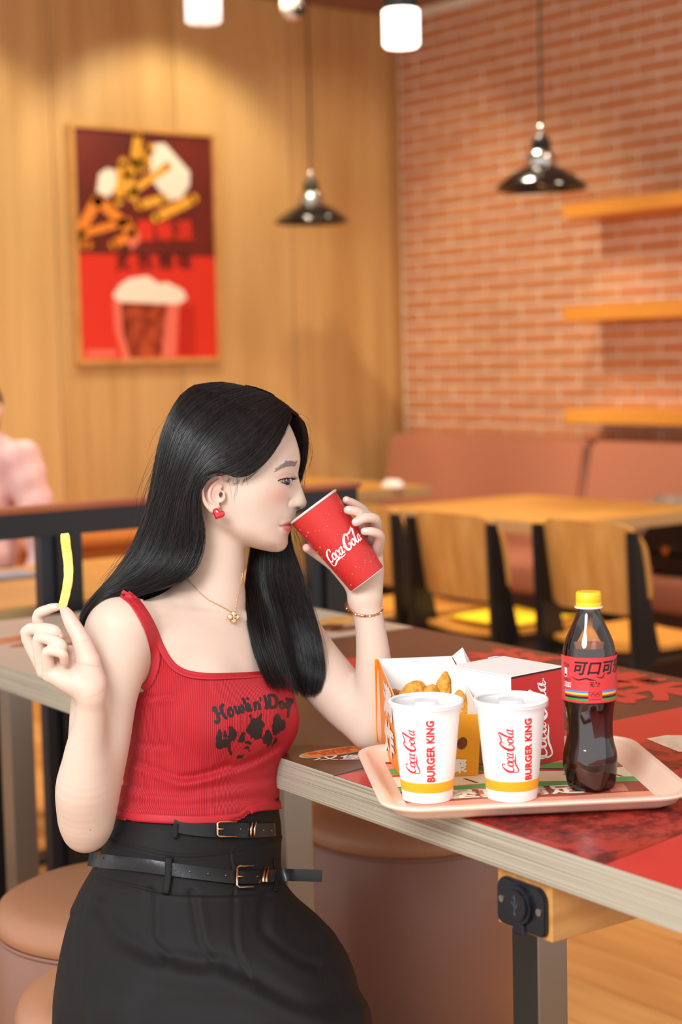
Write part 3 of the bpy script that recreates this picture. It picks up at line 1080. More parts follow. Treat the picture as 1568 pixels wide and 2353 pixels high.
# ---- flowing script lettering shared by the drinks
def script_logo():
    S = []

    def st(p, w):
        S.append(stroke2d([(x + 0.22 * y, y) for x, y in p], w, 7))
    # first capital
    st([(1.75, 1.75), (1.65, 2.25), (1.25, 2.35), (0.75, 1.9), (0.42, 1.1), (0.5, 0.3), (0.95, -0.05), (1.45, 0.25), (1.6, 0.55)], [0.2, 0.26, 0.2, 0.36, 0.5, 0.42, 0.28, 0.16, 0.1])
    st([(0.42, 0.9), (0.45, -0.2), (0.85, -0.95), (1.5, -0.85), (2.2, -0.45), (3.0, -0.3), (3.9, -0.42), (4.5, -0.3)], [0.1, 0.22, 0.24, 0.3, 0.34, 0.36, 0.2, 0.06])

    def o(x):
        st([(x + 0.05, 1.3), (x - 0.38, 0.85), (x - 0.3, 0.2), (x + 0.05, 0.02), (x + 0.38, 0.45), (x + 0.3, 1.1), (x + 0.02, 1.28), (x + 0.12, 0.95), (x + 0.5, 1.0)], [0.14, 0.34, 0.36, 0.2, 0.3, 0.26, 0.12, 0.1, 0.06])

    def a(x):
        st([(x + 0.3, 1.15), (x, 1.3), (x - 0.36, 0.8), (x - 0.28, 0.2), (x + 0.02, 0.04), (x + 0.3, 0.5)], [0.14, 0.16, 0.34, 0.36, 0.18, 0.12])
        st([(x + 0.36, 1.32), (x + 0.3, 0.7), (x + 0.32, 0.2), (x + 0.55, 0.06), (x + 0.8, 0.35)], [0.3, 0.34, 0.3, 0.2, 0.08])
    o(2.05)
    st([(3.2, 0.95), (3.15, 1.25), (2.9, 1.3), (2.62, 0.85), (2.68, 0.2), (2.98, 0.03), (3.3, 0.35)], [0.2, 0.2, 0.16, 0.32, 0.34, 0.2, 0.08])
    a(3.85)
    st([(4.72, 1.0), (4.86, 1.03), (5.0, 1.06)], [0.3, 0.3, 0.3])
    # second capital
    st([(6.15, 1.5), (6.35, 2.1), (6.15, 2.75), (5.75, 2.75), (5.25, 2.0), (5.05, 1.0), (5.25, 0.15), (5.75, -0.1), (6.2, 0.3), (6.25, 0.85), (5.95, 0.95), (5.9, 0.6)], [0.1, 0.16, 0.2, 0.34, 0.5, 0.56, 0.5, 0.32, 0.26, 0.24, 0.2, 0.12])
    st([(5.8, 2.75), (6.4, 2.55), (7.1, 2.62), (7.7, 3.0), (8.15, 3.35)], [0.16, 0.3, 0.36, 0.26, 0.1])
    o(7.0)
    st([(7.75, 0.6), (8.05, 1.9), (8.3, 2.75), (8.12, 2.95), (7.88, 2.2), (7.75, 0.9), (7.85, 0.2), (8.1, 0.05), (8.35, 0.3)], [0.1, 0.14, 0.18, 0.2, 0.34, 0.4, 0.36, 0.22, 0.08])
    a(8.85)
    v, f = merge2d(S)
    v = v - np.array([4.95, 0.8])
    return v / 9.2, f       # unit width, centred


LOGO = script_logo()
M_red_ink = mat('red_ink', (214, 36, 46), 0.45)
M_white_ink = mat('white_ink', (255, 252, 248), 0.45)


def cam_angle(loc):
    """direction from a thing towards the camera, as an angle about z"""
    return math.atan2(CAM[1] - loc[1], CAM[0] - loc[0])


# ---- two white paper cups
M_cup = mat('cup_paper', (246, 244, 240), 0.4, bump=(120, 0.06))


def lid_mat():
    m = bpy.data.materials.get('clear_lid')
    if m:
        return m
    m = bpy.data.materials.new('clear_lid')
    m.use_nodes = True
    nt = m.node_tree
    nt.nodes.remove(nt.nodes['Principled BSDF'])
    out = nt.nodes['Material Output']
    tr = nt.nodes.new('ShaderNodeBsdfTransparent')
    tr.inputs[0].default_value = (0.97, 0.97, 0.98, 1)
    gl = nt.nodes.new('ShaderNodeBsdfPrincipled')
    gl.inputs['Base Color'].default_value = (0.92, 0.92, 0.94, 1)
    gl.inputs['Roughness'].default_value = 0.12
    mx = nt.nodes.new('ShaderNodeMixShader')
    mx.inputs[0].default_value = 0.30
    nt.links.new(tr.outputs[0], mx.inputs[1])
    nt.links.new(gl.outputs[0], mx.inputs[2])
    nt.links.new(mx.outputs[0], out.inputs[0])
    return m


def paper_cup(px, py, label, turn):
    loc = place(px, py)
    H, r0_, r1_ = 0.113, 0.0295, 0.0405
    t = thing('paper_cup', label, 'cup', loc, 0, 'white paper cups on the tray')
    cr_ = lambda z: r0_ + (r1_ - r0_) * z / H
    part('cup_body', MB().lathe([(r0_ - 0.002, 0.003), (r0_ - 0.0015, 0.0), (r0_, 0.0), (r1_, H), (r1_ + 0.0018, H + 0.001), (r1_ + 0.0018, H - 0.002), (r1_ - 0.0012, H - 0.001), (r0_ + 0.0015, 0.03), (0.001, 0.03)], 64), M_cup, t, True, 40)
    part('drink', MB().lathe([(r1_ - 0.003, H - 0.016), (0.001, H - 0.016)], 48, cap=False), mat('pale_drink', (150, 136, 130), 0.1), t)
    part('colour_band', MB().lathe([(cr_(0.0125) + 0.0002, 0.0125), (cr_(0.0245) + 0.0002, 0.0245)], 64, cap=False), mat('band_yellow', (250, 176, 36), 0.4), t, True)
    ld = part('lid', MB().lathe([(r1_ + 0.0026, H - 0.006), (r1_ + 0.0034, H - 0.005), (r1_ + 0.0034, H + 0.001), (r1_ + 0.0022, H + 0.0036), (r1_ - 0.001, H + 0.0036), (r1_ - 0.004, H - 0.003), (0.016, H - 0.003), (0.0145, H + 0.003), (0.013, H + 0.0036), (0.001, H + 0.003)], 64, cap=False), lid_mat(), t, True, 40)
    rim = part('lid_rim', MB().tube([((r1_ + 0.0015) * math.cos(a), (r1_ + 0.0015) * math.sin(a), H + 0.0025) for a in np.linspace(0, 2 * math.pi, 64, endpoint=False)], 0.0022, 8, closed=True), mat('frosted_rim', (250, 248, 250), 0.3), t, True)
    a0 = cam_angle(loc)

    def wrap(du, zc, sc, rot90=True):
        def fn(u, v):
            if rot90:
                u, v = -v, u
            z = zc + v * sc
            r = cr_(z) + 0.0003
            a = a0 + (du + u * sc) / r
            return (r * math.cos(a), r * math.sin(a), z)
        return fn
    # u to the camera's right is clockwise seen from above: angle grows to the right here
    print_part('script_logo', LOGO, wrap(turn - 0.0, 0.062, 0.052), M_red_ink, t, 0.06)
    v, f = text2d('BURGER KING', 1.0, 0.05, spacing=1.06)
    v = v / (v[:, 0].max() - v[:, 0].min())
    print_part('lettering', (v * np.array([1, 1.12]), f), wrap(turn + 0.0235, 0.063, 0.074), mat('letter_red', (222, 44, 44), 0.45), t, 0.05)
    return t


paper_cup(983, 1832, 'white paper cup with red lettering before the orange box', -0.0185)
paper_cup(1177, 1829, 'white paper cup with red lettering beside the cola bottle', -0.002)

# ---- cola bottle
bl = place(1357, 1809)
bt = thing('cola_bottle', 'plastic cola bottle with red label and yellow cap', 'bottle', bl)


def pet_mat():
    m = bpy.data.materials.new('clear_pet')
    m.use_nodes = True
    nt = m.node_tree
    nt.nodes.remove(nt.nodes['Principled BSDF'])
    tr = nt.nodes.new('ShaderNodeBsdfTransparent')
    tr.inputs[0].default_value = (0.95, 0.93, 0.92, 1)
    gl = nt.nodes.new('ShaderNodeBsdfGlossy')
    gl.inputs['Roughness'].default_value = 0.04
    fr = nt.nodes.new('ShaderNodeFresnel')
    fr.inputs[0].default_value = 1.7
    mx = nt.nodes.new('ShaderNodeMixShader')
    nt.links.new(fr.outputs[0], mx.inputs[0])
    nt.links.new(tr.outputs[0], mx.inputs[1])
    nt.links.new(gl.outputs[0], mx.inputs[2])
    nt.links.new(mx.outputs[0], nt.nodes['Material Output'].inputs[0])
    return m


def pet_profile():
    P = [(0.020, 0.004), (0.024, 0.0), (0.0295, 0.004), (0.0315, 0.018), (0.0325, 0.032), (0.0318, 0.044), (0.0290, 0.055), (0.0275, 0.066), (0.0275, 0.080), (0.0290, 0.096), (0.0315, 0.106), (0.0322, 0.112), (0.0322, 0.152), (0.0318, 0.160), (0.0300, 0.172), (0.0260, 0.184), (0.0205, 0.196), (0.0165, 0.205), (0.0140, 0.212), (0.0132, 0.218)]
    return [tuple(q) for q in catmull(P, 3)]


def bottle_mesh(prof, lobes=True, seg=80, off=0.0, flute=True):
    V, Fc = [], []
    for r, z in prof:
        for k in range(seg):
            a = 2 * math.pi * k / seg
            rr_ = r + off
            if flute and 0.046 < z < 0.105:
                rr_ -= 0.0012 * math.sin((z - 0.046) / 0.059 * math.pi) * (0.5 + 0.5 * math.cos(a * 10))
            if lobes and z < 0.024:
                rr_ -= 0.004 * (1 - z / 0.024) * (0.5 + 0.5 * math.cos(a * 5 + 0.6))
            V.append((rr_ * math.cos(a), rr_ * math.sin(a), z))
    for i in range(len(prof) - 1):
        for k in range(seg):
            k2 = (k + 1) % seg
            Fc.append((i * seg + k, i * seg + k2, (i + 1) * seg + k2, (i + 1) * seg + k))
    Fc.append(tuple(range(seg))[::-1])
    return V, Fc, seg


PP = pet_profile()
V, Fc, sg = bottle_mesh(PP)
part('bottle_shell', MB().add(V, Fc), pet_mat(), bt, True)
fill = [q for q in PP if q[1] < 0.172] + [(0.0300, 0.172)]
V, Fc, sg = bottle_mesh(fill, off=-0.0006)
Fc.append(tuple((len(fill) - 1) * sg + k for k in range(sg)))
M_cola = mat('cola_liquid', (40, 10, 5), 0.04, spec=0.6, coat=1.0)
part('cola', MB().add(V, Fc), M_cola, bt, True, 60)
part('neck_ring', MB().lathe([(0.0132, 0.2165), (0.0168, 0.2175), (0.0168, 0.219), (0.0132, 0.22)], 40), mat('neck_pet', (236, 226, 216), 0.15), bt, True, 40)
cap = MB()
seg = 96
V, Fc = [], []
cprof = [(0.0148, 0.2195), (0.0152, 0.2205), (0.0152, 0.2238), (0.0146, 0.2242), (0.0150, 0.2248), (0.0148, 0.2345), (0.0138, 0.2365), (0.001, 0.2372)]
for i, (r, z) in enumerate(cprof):
    for k in range(seg):
        a = 2 * math.pi * k / seg
        rr_ = r + (0.00022 * (1 if k % 2 else -1) if 4 <= i <= 5 else 0)
        V.append((rr_ * math.cos(a), rr_ * math.sin(a), z))
for i in range(len(cprof) - 1):
    for k in range(seg):
        k2 = (k + 1) % seg
        Fc.append((i * seg + k, i * seg + k2, (i + 1) * seg + k2, (i + 1) * seg + k))
part('cap', MB().add(V, Fc), mat('cap_yellow', (250, 204, 40), 0.35), bt, True, 60)
LR = 0.03265
part('paper_label', MB().lathe([(LR, 0.1085), (LR, 0.1625)], 72, cap=False), mat('label_red', (214, 60, 62), 0.4), bt, True)
# label print
a0b = cam_angle(bl)


def lw(du, zc, lay=1):
    def fn(u, v):
        a = a0b + (du + u) / LR
        r = LR + 0.0001 + 0.00018 * lay
        return (r * math.cos(a), r * math.sin(a), zc + v)
    return fn


_pp = print_part


def print_part(name, shape, fn, material, parent, maxe=None):
    return _pp(name, shape, fn, material, parent, 0.003 if (parent is bt and maxe is None) else maxe)



M_lblack = mat('label_black', (26, 14, 14), 0.4)
v, f = text2d('可口可乐', 0.0175, 0.00045, 0.25, 'LEFT')
print_part('label_name', (v, f), lw(-0.0215, 0.1490), M_lblack, bt)
print_part('label_wave', merge2d([stroke2d([(-0.022, 0.0), (-0.014, -0.0035), (-0.004, -0.0015), (0.001, -0.0028), (0.008, -0.0036)], [0.0004, 0.0014, 0.0018, 0.002, 0.0004]), stroke2d([(0.008, 0.001), (0.015, -0.001), (0.019, 0.004)], [0.0004, 0.0014, 0.0006])]), lw(0.0, 0.1395), M_lblack, bt)
v, f = text2d('无糖', 0.0062, 0.00012, spacing=1.2)
print_part('label_note', (v, f), lw(0.0065, 0.1305), M_lblack, bt)
v, f = text2d('汽水', 0.0062, 0.0)
print_part('label_note', (v, f), lw(-0.031, 0.1515), M_lblack, bt)
v, f = text2d('500毫升', 0.0042, 0.0)
print_part('label_note', (v, f), lw(-0.030, 0.1345), mat('label_brown', (110, 40, 36), 0.4), bt)
print_part('label_plate', poly2d(rounded_rect(0.0060, 0.0028, 0.001, 3)), lw(-0.029, 0.1288), mat('label_pale', (250, 214, 220), 0.4), bt)
v, f = text2d('畅饮装', 0.0042, 0.00005)
print_part('label_note', (v, f), lw(-0.029, 0.1288, 2), mat('label_rose', (224, 80, 110), 0.4), bt)
print_part('label_plate', poly2d(rounded_rect(0.0024, 0.0055, 0.0016, 4)), lw(-0.032, 0.1432), mat('label_whitep', (244, 240, 236), 0.4), bt)
print_part('label_plate_mark', poly2d(rounded_rect(0.0018, 0.0014, 0.0004, 2)), lw(-0.032, 0.1400, 2), M_lblack, bt)
for c, dz in (((70, 140, 220), 0.0), ((250, 196, 40), -0.0025), ((30, 26, 24), -0.0066), ((40, 160, 60), -0.0091)):
    for u0, u1 in ((-0.034, -0.0015), (0.0155, 0.040)):
        us_ = np.linspace(u0, u1, 12)
        v = [(u, 0.0012) for u in us_] + [(u, -0.0012) for u in us_[::-1]]
        f = [(i, i + 1, 22 - i, 23 - i) for i in range(11)]
        print_part('label_stripe', (np.array(v), f), lw(0, 0.1218 + dz), mat('stripe_%d' % c[1], c, 0.4), bt)
rg = [ring2d(0.0068 + x, y, 0.0023, 0.0004) for x, y in ((-0.0052, 0.001), (0.0, 0.001), (0.0052, 0.001), (-0.0026, -0.0012), (0.0026, -0.0012))]
print_part('label_rings', merge2d(rg), lw(0, 0.1192), mat('label_dkred', (120, 20, 22), 0.4), bt)
v, f = text2d('国际奥委会全球合作伙伴', 0.0014, 0.0)
print_part('label_small_print', (v + np.array([0.0068, 0]), f), lw(0, 0.1130), M_lblack, bt)

# ---- red cola meal box
M_bred = mat('carton_red', (206, 48, 46), 0.45)
M_bwhite = mat('carton_white', (246, 244, 242), 0.5)
ZB = FLOOR + 0.1215
fl, frr, bkl = Vector(onz(1175, 1552, ZB)), Vector(onz(1292, 1529, ZB)), Vector(onz(1103, 1515, ZB))
ux = (frr - fl)
ux.z = 0
bw_ = ux.length + 0.002
ux.normalize()
uy = Vector((-ux.y, ux.x, 0))
bd_ = max(0.06, (bkl - fl).dot(uy))
rb = thing('red_carton', 'red and white cardboard carton with white script, behind the cola bottle', 'box', (fl.x, fl.y, FLOOR), math.atan2(ux.y, ux.x))
part('body', MB().box((0, 0, 0), (bw_, bd_, 0.1185), 0.0008, 1), M_bwhite, rb)
part('front_panel', MB().box((0, -0.0009, 0.0), (bw_, 0.0002, 0.1185)), M_bred, rb)
part('lid_flap', MB().box((-0.0006, -0.0012, 0.1188), (bw_ + 0.0006, bd_, 0.1205), 0.0005, 1), M_bwhite, rb)
part('lid_edge', MB().box((-0.0006, -0.0016, 0.1176), (bw_ + 0.0006, -0.0012, 0.1195)), mat('carton_dark', (50, 30, 30), 0.6), rb)
part('tuck_tab', MB().prism([(bw_ * 0.75, bd_ - 0.002), (bw_ * 0.98, bd_ - 0.002), (bw_ * 0.93, bd_ + 0.006), (bw_ * 0.78, bd_ + 0.006)], 2, 0.1188, 0.1205), M_bwhite, rb)
print_part('script_logo', LOGO, lambda u, v: (bw_ * 0.555 - v * 0.098, -0.0012, 0.056 + u * 0.098), M_white_ink, rb)
v, f = text2d('TM', 0.005, 0.0001)
print_part('mark', (v, f), lambda u, v: (bw_ * 0.60 - v, -0.0012, 0.107 + u), M_white_ink, rb)
print_part('side_curve', ellipse2d(0, 0, 0.02, 0.03, 20), lambda u, v: (-0.0002, bd_ * 0.45 + u, 0.03 + v), mat('carton_greige', (206, 190, 182), 0.5), rb)

# ---- orange chicken box, open at the top
fl2 = TR_I @ Vector(place(923, 1789))
bl2 = TR_I @ Vector(place(876, 1719))
M_or = mat('carton_orange', (246, 140, 28), 0.45)
M_or2 = mat('carton_amber', (250, 172, 36), 0.45)
ob = thing('orange_chicken_box', 'open orange cardboard box holding fried chicken', 'box', tuple(TR_M @ Vector((fl2.x, fl2.y, 0.0052))), TRA)
W, Dp, HB, HF = 0.096, (bl2.y - fl2.y), 0.120, 0.083
th = 0.0008


def sheet(name, pts, material, parent, t_=0.0009):
    P = [Vector(q) for q in pts]
    nn = (P[1] - P[0]).cross(P[2] - P[0]).normalized() * t_
    m = len(P)
    V = [p for p in P] + [p + nn for p in P]
    Fc = [tuple(range(m)), tuple(range(m, 2 * m))[::-1]] + [(i, (i + 1) % m, m + (i + 1) % m, m + i) for i in range(m)]
    return part(name, MB().add(V, Fc), material, parent)


lean = 0.004
A0, A1 = (0, 0, 0), (0 - lean, -lean, HF)
B0, B1 = (bl2.x - fl2.x, Dp, 0), (bl2.x - fl2.x - 0.002, Dp + 0.002, HB)
C0, C1 = (W, 0, 0), (W + 0.004, -lean, HF - 0.006)
D0_, D1 = (W + bl2.x - fl2.x, Dp, 0), (W + bl2.x - fl2.x + 0.002, Dp + 0.002, HB)
sheet('side_panel', [A0, B0, B1, (A1[0] - 0.001, A1[1] + 0.004, HF + 0.012)], M_or, ob)
sheet('side_panel', [C0, (C1[0], C1[1] + 0.004, HF - 0.006), (D1[0], D1[1], HB - 0.008), D0_], M_or2, ob)
sheet('front_panel', [A0, (A1[0], A1[1], HF), C1, C0], M_or2, ob)
sheet('back_panel', [B0, D0_, D1, B1], M_bwhite, ob)
sheet('inner_side_panel', [(C0[0] - 0.0012, C0[1] + 0.001, 0.001), (C1[0] - 0.0014, C1[1] + 0.005, HF), (D1[0] - 0.0014, D1[1] - 0.001, HB), (D0_[0] - 0.0012, D0_[1] - 0.001, 0.001)], M_bwhite, ob)
sheet('inner_side_panel', [(A0[0] + 0.0014, A0[1] + 0.001, 0.001), (B0[0] + 0.0014, B0[1] - 0.001, 0.001), (B1[0] + 0.0014, B1[1] - 0.001, HB - 0.001), (A1[0] + 0.0016, A1[1] + 0.004, HF + 0.008)], M_bwhite, ob)
sheet('bottom_panel', [A0, C0, D0_, B0], M_or2, ob)
sheet('lid_flap', [D1, (D1[0] + 0.012, D1[1] - 0.012, HB + 0.013), (D1[0] + 0.030, D1[1] - 0.05, HB - 0.030), (C1[0] + 0.016, C1[1] + 0.062, HF + 0.002), (C1[0] + 0.004, C1[1] + 0.05, HF + 0.004)], M_bwhite, ob)
sheet('back_flap', [B1, (B1[0] - 0.0045, B1[1] - 0.004, HB), (B0[0] - 0.0075, B0[1] - 0.012, 0.012), (B0[0] - 0.002, B0[1], 0.006)], M_or2, ob)
# white brush characters on the left side
ev = Vector(B0) - Vector(A0)


def side_fn(s0, z0, su, sv, lay=0.0):
    eh = ev.normalized()
    out = Vector((-eh.y, eh.x, 0)) * (1 if -eh.y < 0 else -1)

    def fn(u, v):
        s = s0 - u * su
        z = z0 + v * sv
        x = Vector(A0) + eh * s + out * (0.0014 + 0.0003 * lay + lean * z / HF * (1 - s / ev.length)) + Vector((0, -lean * z / HF * (1 - s / ev.length) * 0.3, z))
        return tuple(x)
    return fn


M_cream = mat('carton_cream', (246, 232, 224), 0.5)
for i, ch in enumerate('满炸'):
    bold_print('brush_character', ch, 0.056, lambda lay, i=i: side_fn(ev.length * 0.47, 0.078 - i * 0.05, 1.45, 0.8, lay), M_cream, ob, 0.0028, 0)


def front_fn(x0, z0):
    def fn(u, v):
        z = z0 + v
        return (x0 + u + lean * 0.5 * z / HF, -lean * z / HF - 0.0012, z)
    return fn


print_part('eye_print', poly2d(rounded_rect(0.006, 0.014, 0.006, 6)), front_fn(W * 0.62, HF * 0.62), mat('print_maroon', (84, 24, 14), 0.5), ob)
print_part('hole_window', ellipse2d(0, 0, 0.0062, 0.0078, 20, -0.3), front_fn(W * 0.78, HF * 0.50), mat('hole_brown', (132, 76, 36), 0.7, noise=(160, (90, 44, 20))), ob)
print_part('mouth_print', ellipse2d(0, 0, 0.004, 0.008, 14), front_fn(W * 0.60, HF * 0.28), mat('mouth_red', (214, 54, 40), 0.5), ob)
bold_print('white_characters', '欢聚', 0.019, lambda lay: (lambda u, v, g=front_fn(W * 0.655, HF * 0.14): (g(u, v)[0], g(u, v)[1] - 0.0002 * lay, g(u, v)[2])), M_white_ink, ob, 0.0007, 0)

# ---- fried chicken pieces
M_fry_c = mat('fried_crumb', (236, 182, 76), 0.75, noise=(150, (206, 138, 46)), bump=(260, 1.0))
M_fry_d = mat('fried_crumb_dark', (150, 74, 24), 0.7, noise=(160, (206, 130, 50)), bump=(260, 1.0))


def nugget(label, loc, r, rot, material, seed):
    b = bmesh.new()
    bmesh.ops.create_icosphere(b, subdivisions=4, radius=1.0)
    rs = np.random.RandomState(seed)
    K = rs.normal(size=(14, 3)) * 2.2
    ph = rs.uniform(0, 6.28, 14)
    K2 = rs.normal(size=(26, 3)) * 9
    ph2 = rs.uniform(0, 6.28, 26)
    for v in b.verts:
        p = np.array(v.co)
        d = 1 + 0.035 * np.sin(K @ p + ph).sum() * 0.5 + 0.011 * np.sin(K2 @ p + ph2).sum() * 0.5
        v.co = Vector(p * d * np.array(r))
    mb = MB().bm(b)
    o = mb.build('fried_chicken_piece', material, None, True)
    o.location = loc
    o.rotation_euler = rot
    return tag(o, label, 'food', 'fried chicken in the orange box')


def in_box(a, b, z):
    eh = ev
    return tuple(TR_M @ Vector((fl2.x + W * a + eh.x * b, fl2.y + eh.y * b, 0.0052 + z)))


nugget('dark crumbly fried chicken piece at the left of the orange box', in_box(0.16, 0.80, 0.072), (0.015, 0.013, 0.014), (0.2, 0.3, 0.1), M_fry_d, 1)
nugget('large golden fried chicken tender second from left in the box', in_box(0.40, 0.74, 0.078), (0.020, 0.014, 0.018), (0.1, -0.35, -0.3), M_fry_c, 2)
nugget('short golden chicken nugget between the two large tenders', in_box(0.60, 0.66, 0.077), (0.013, 0.011, 0.018), (0.1, 0.05, 0.2), M_fry_c, 3)
nugget('tall golden chicken tender standing at the back right of the box', in_box(0.80, 0.72, 0.082), (0.011, 0.011, 0.026), (0.1, 0.12, 0.2), M_fry_c, 4)
nugget('golden chicken tender leaning at the front right of the box', in_box(0.93, 0.42, 0.068), (0.010, 0.010, 0.027), (0.0, -0.12, 0.3), M_fry_c, 5)
nugget('golden fried chicken piece lying low in the middle of the box', in_box(0.5, 0.42, 0.046), (0.034, 0.024, 0.026), (0.0, 0.1, 0.5), M_fry_c, 6)

# ================================================================ implicit-surface body builder
# Figures are shaped in a metric frame square to the photograph's view (x right, y down, z towards the
# camera, unit = 1 photo pixel at depth D0), then moved to world space by a rigid transform plus scale.
class Frame:
    def __init__(self, D0):
        self.D0, self.s = D0, D0 / FPX

    def P(self, px, py, c):
        k = 1 - c / FPX
        return np.array([(px - CX) * k, (py - CY) * k, c], float)

    def W(self, A):
        A = np.asarray(A, float)
        return CAM + (self.D0 - A[..., 2:3] * self.s) * FW + A[..., 0:1] * self.s * RT - A[..., 1:2] * self.s * UP

    def px(self, A):
        k = 1 - A[:, 2] / FPX
        return A[:, 0] / k + CX, A[:, 1] / k + CY

    def inv(self, Wp):
        d = np.asarray(Wp, float) - CAM
        return np.stack([d @ RT / self.s, -(d @ UP) / self.s, (self.D0 - d @ FW) / self.s], -1)


def smin(a, b, k):
    if k <= 0:
        return np.minimum(a, b)
    h = np.maximum(k - np.abs(a - b), 0) / k
    return np.minimum(a, b) - h * h * k * 0.25


class Chain:
    """rounded limb through points with radii; flat=(nx,ny,nz,f) squashes along a direction"""

    def __init__(self, pts, rad):
        self.p = np.array(pts, np.float32)
        self.r = np.array(rad, np.float32)
        m = self.r.max()
        self.lo, self.hi = self.p.min(0) - m, self.p.max(0) + m

    def ev(self, X):
        out = None
        segs = range(len(self.p) - 1)
        if len(X) > 4000 and len(self.p) > 4:      # a grid block: keep only the segments that can be nearest in it
            c, h = (X[0] + X[-1]) * 0.5, float(np.linalg.norm(X[-1] - X[0])) * 0.5
            A, B = self.p[:-1], self.p[1:]
            t = np.clip(((c - A) * (B - A)).sum(1) / (((B - A) ** 2).sum(1) + 1e-9), 0, 1)
            fc = np.linalg.norm(c - A - t[:, None] * (B - A), axis=1) - (self.r[:-1] + t * (self.r[1:] - self.r[:-1]))
            segs = np.nonzero(fc <= fc.min() + 2 * h + 2 * abs(self.r[1:] - self.r[:-1]).max())[0]
        for i in segs:
            a, b = self.p[i], self.p[i + 1]
            ab = b - a
            L = float(ab @ ab) + 1e-9
            t = np.clip(((X - a) @ ab) / L, 0, 1)
            d = X - a - t[:, None] * ab
            f = np.sqrt(np.einsum('ij,ij->i', d, d)) - (self.r[i] + t * (self.r[i + 1] - self.r[i]))
            out = f if out is None else np.minimum(out, f)
        return out


class Ell:
    def __init__(self, c, r, rot=None):
        self.c, self.r = np.array(c, np.float32), np.array(r, np.float32)
        self.R = np.eye(3, dtype=np.float32) if rot is None else np.array(rot, np.float32)
        m = self.r.max()
        self.lo, self.hi = self.c - m, self.c + m

    def ev(self, X):
        q = (X - self.c) @ self.R.T
        k0 = np.sqrt(((q / self.r) ** 2).sum(1)) + 1e-6
        k1 = np.sqrt(((q / self.r ** 2) ** 2).sum(1)) + 1e-9
        return k0 * (k0 - 1) / k1


class Loft:
    """stack of ellipses: rows (y, cx, cz, a, b); a along sdir, b along gdir in the x-z plane"""

    def __init__(self, rows, sdir):
        self.t = np.array(rows, np.float32)
        self.sd = np.array(sdir, np.float32)
        m = max(self.t[:, 3].max(), self.t[:, 4].max())
        self.lo = np.array([self.t[:, 1].min() - m, self.t[0, 0], self.t[:, 2].min() - m])
        self.hi = np.array([self.t[:, 1].max() + m, self.t[-1, 0], self.t[:, 2].max() + m])

    def ev(self, X):
        y = X[:, 1]
        cx, cz, a, b = (np.interp(y, self.t[:, 0], self.t[:, i]) for i in (1, 2, 3, 4))
        dx, dz = X[:, 0] - cx, X[:, 2] - cz
        u = dx * self.sd[0] + dz * self.sd[1]
        v = -dx * self.sd[1] + dz * self.sd[0]
        q = np.sqrt((u / a) ** 2 + (v / b) ** 2) + 1e-6
        k1 = np.sqrt((u / a ** 2) ** 2 + (v / b ** 2) ** 2) + 1e-9
        f = q * (q - 1) / k1
        return np.maximum(f, np.maximum(self.t[0, 0] - y, y - self.t[-1, 0])).astype(np.float32)


class Union:
    def __init__(self, k, kids):
        self.k, self.kids = k, kids
        self.lo = np.min([q.lo for q in kids], 0)
        self.hi = np.max([q.hi for q in kids], 0)

    def ev(self, X, box=None):
        out = None
        for q in self.kids:
            if box is not None and (np.any(box[0] > q.hi + 72) or np.any(box[1] < q.lo - 72)):
                continue
            f = q.ev(X, box) if isinstance(q, (Union, Mod)) else q.ev(X)
            if f is None:
                continue
            out = f if out is None else smin(out, f, self.k)
        return out


class Mod:
    """child with a displacement added: fn(X, f) -> f"""

    def __init__(self, kid, fn):
        self.kid, self.fn, self.lo, self.hi = kid, fn, kid.lo, kid.hi

    def ev(self, X, box=None):
        f = self.kid.ev(X, box) if isinstance(self.kid, (Union, Mod)) else self.kid.ev(X)
        return None if f is None else self.fn(X, f)


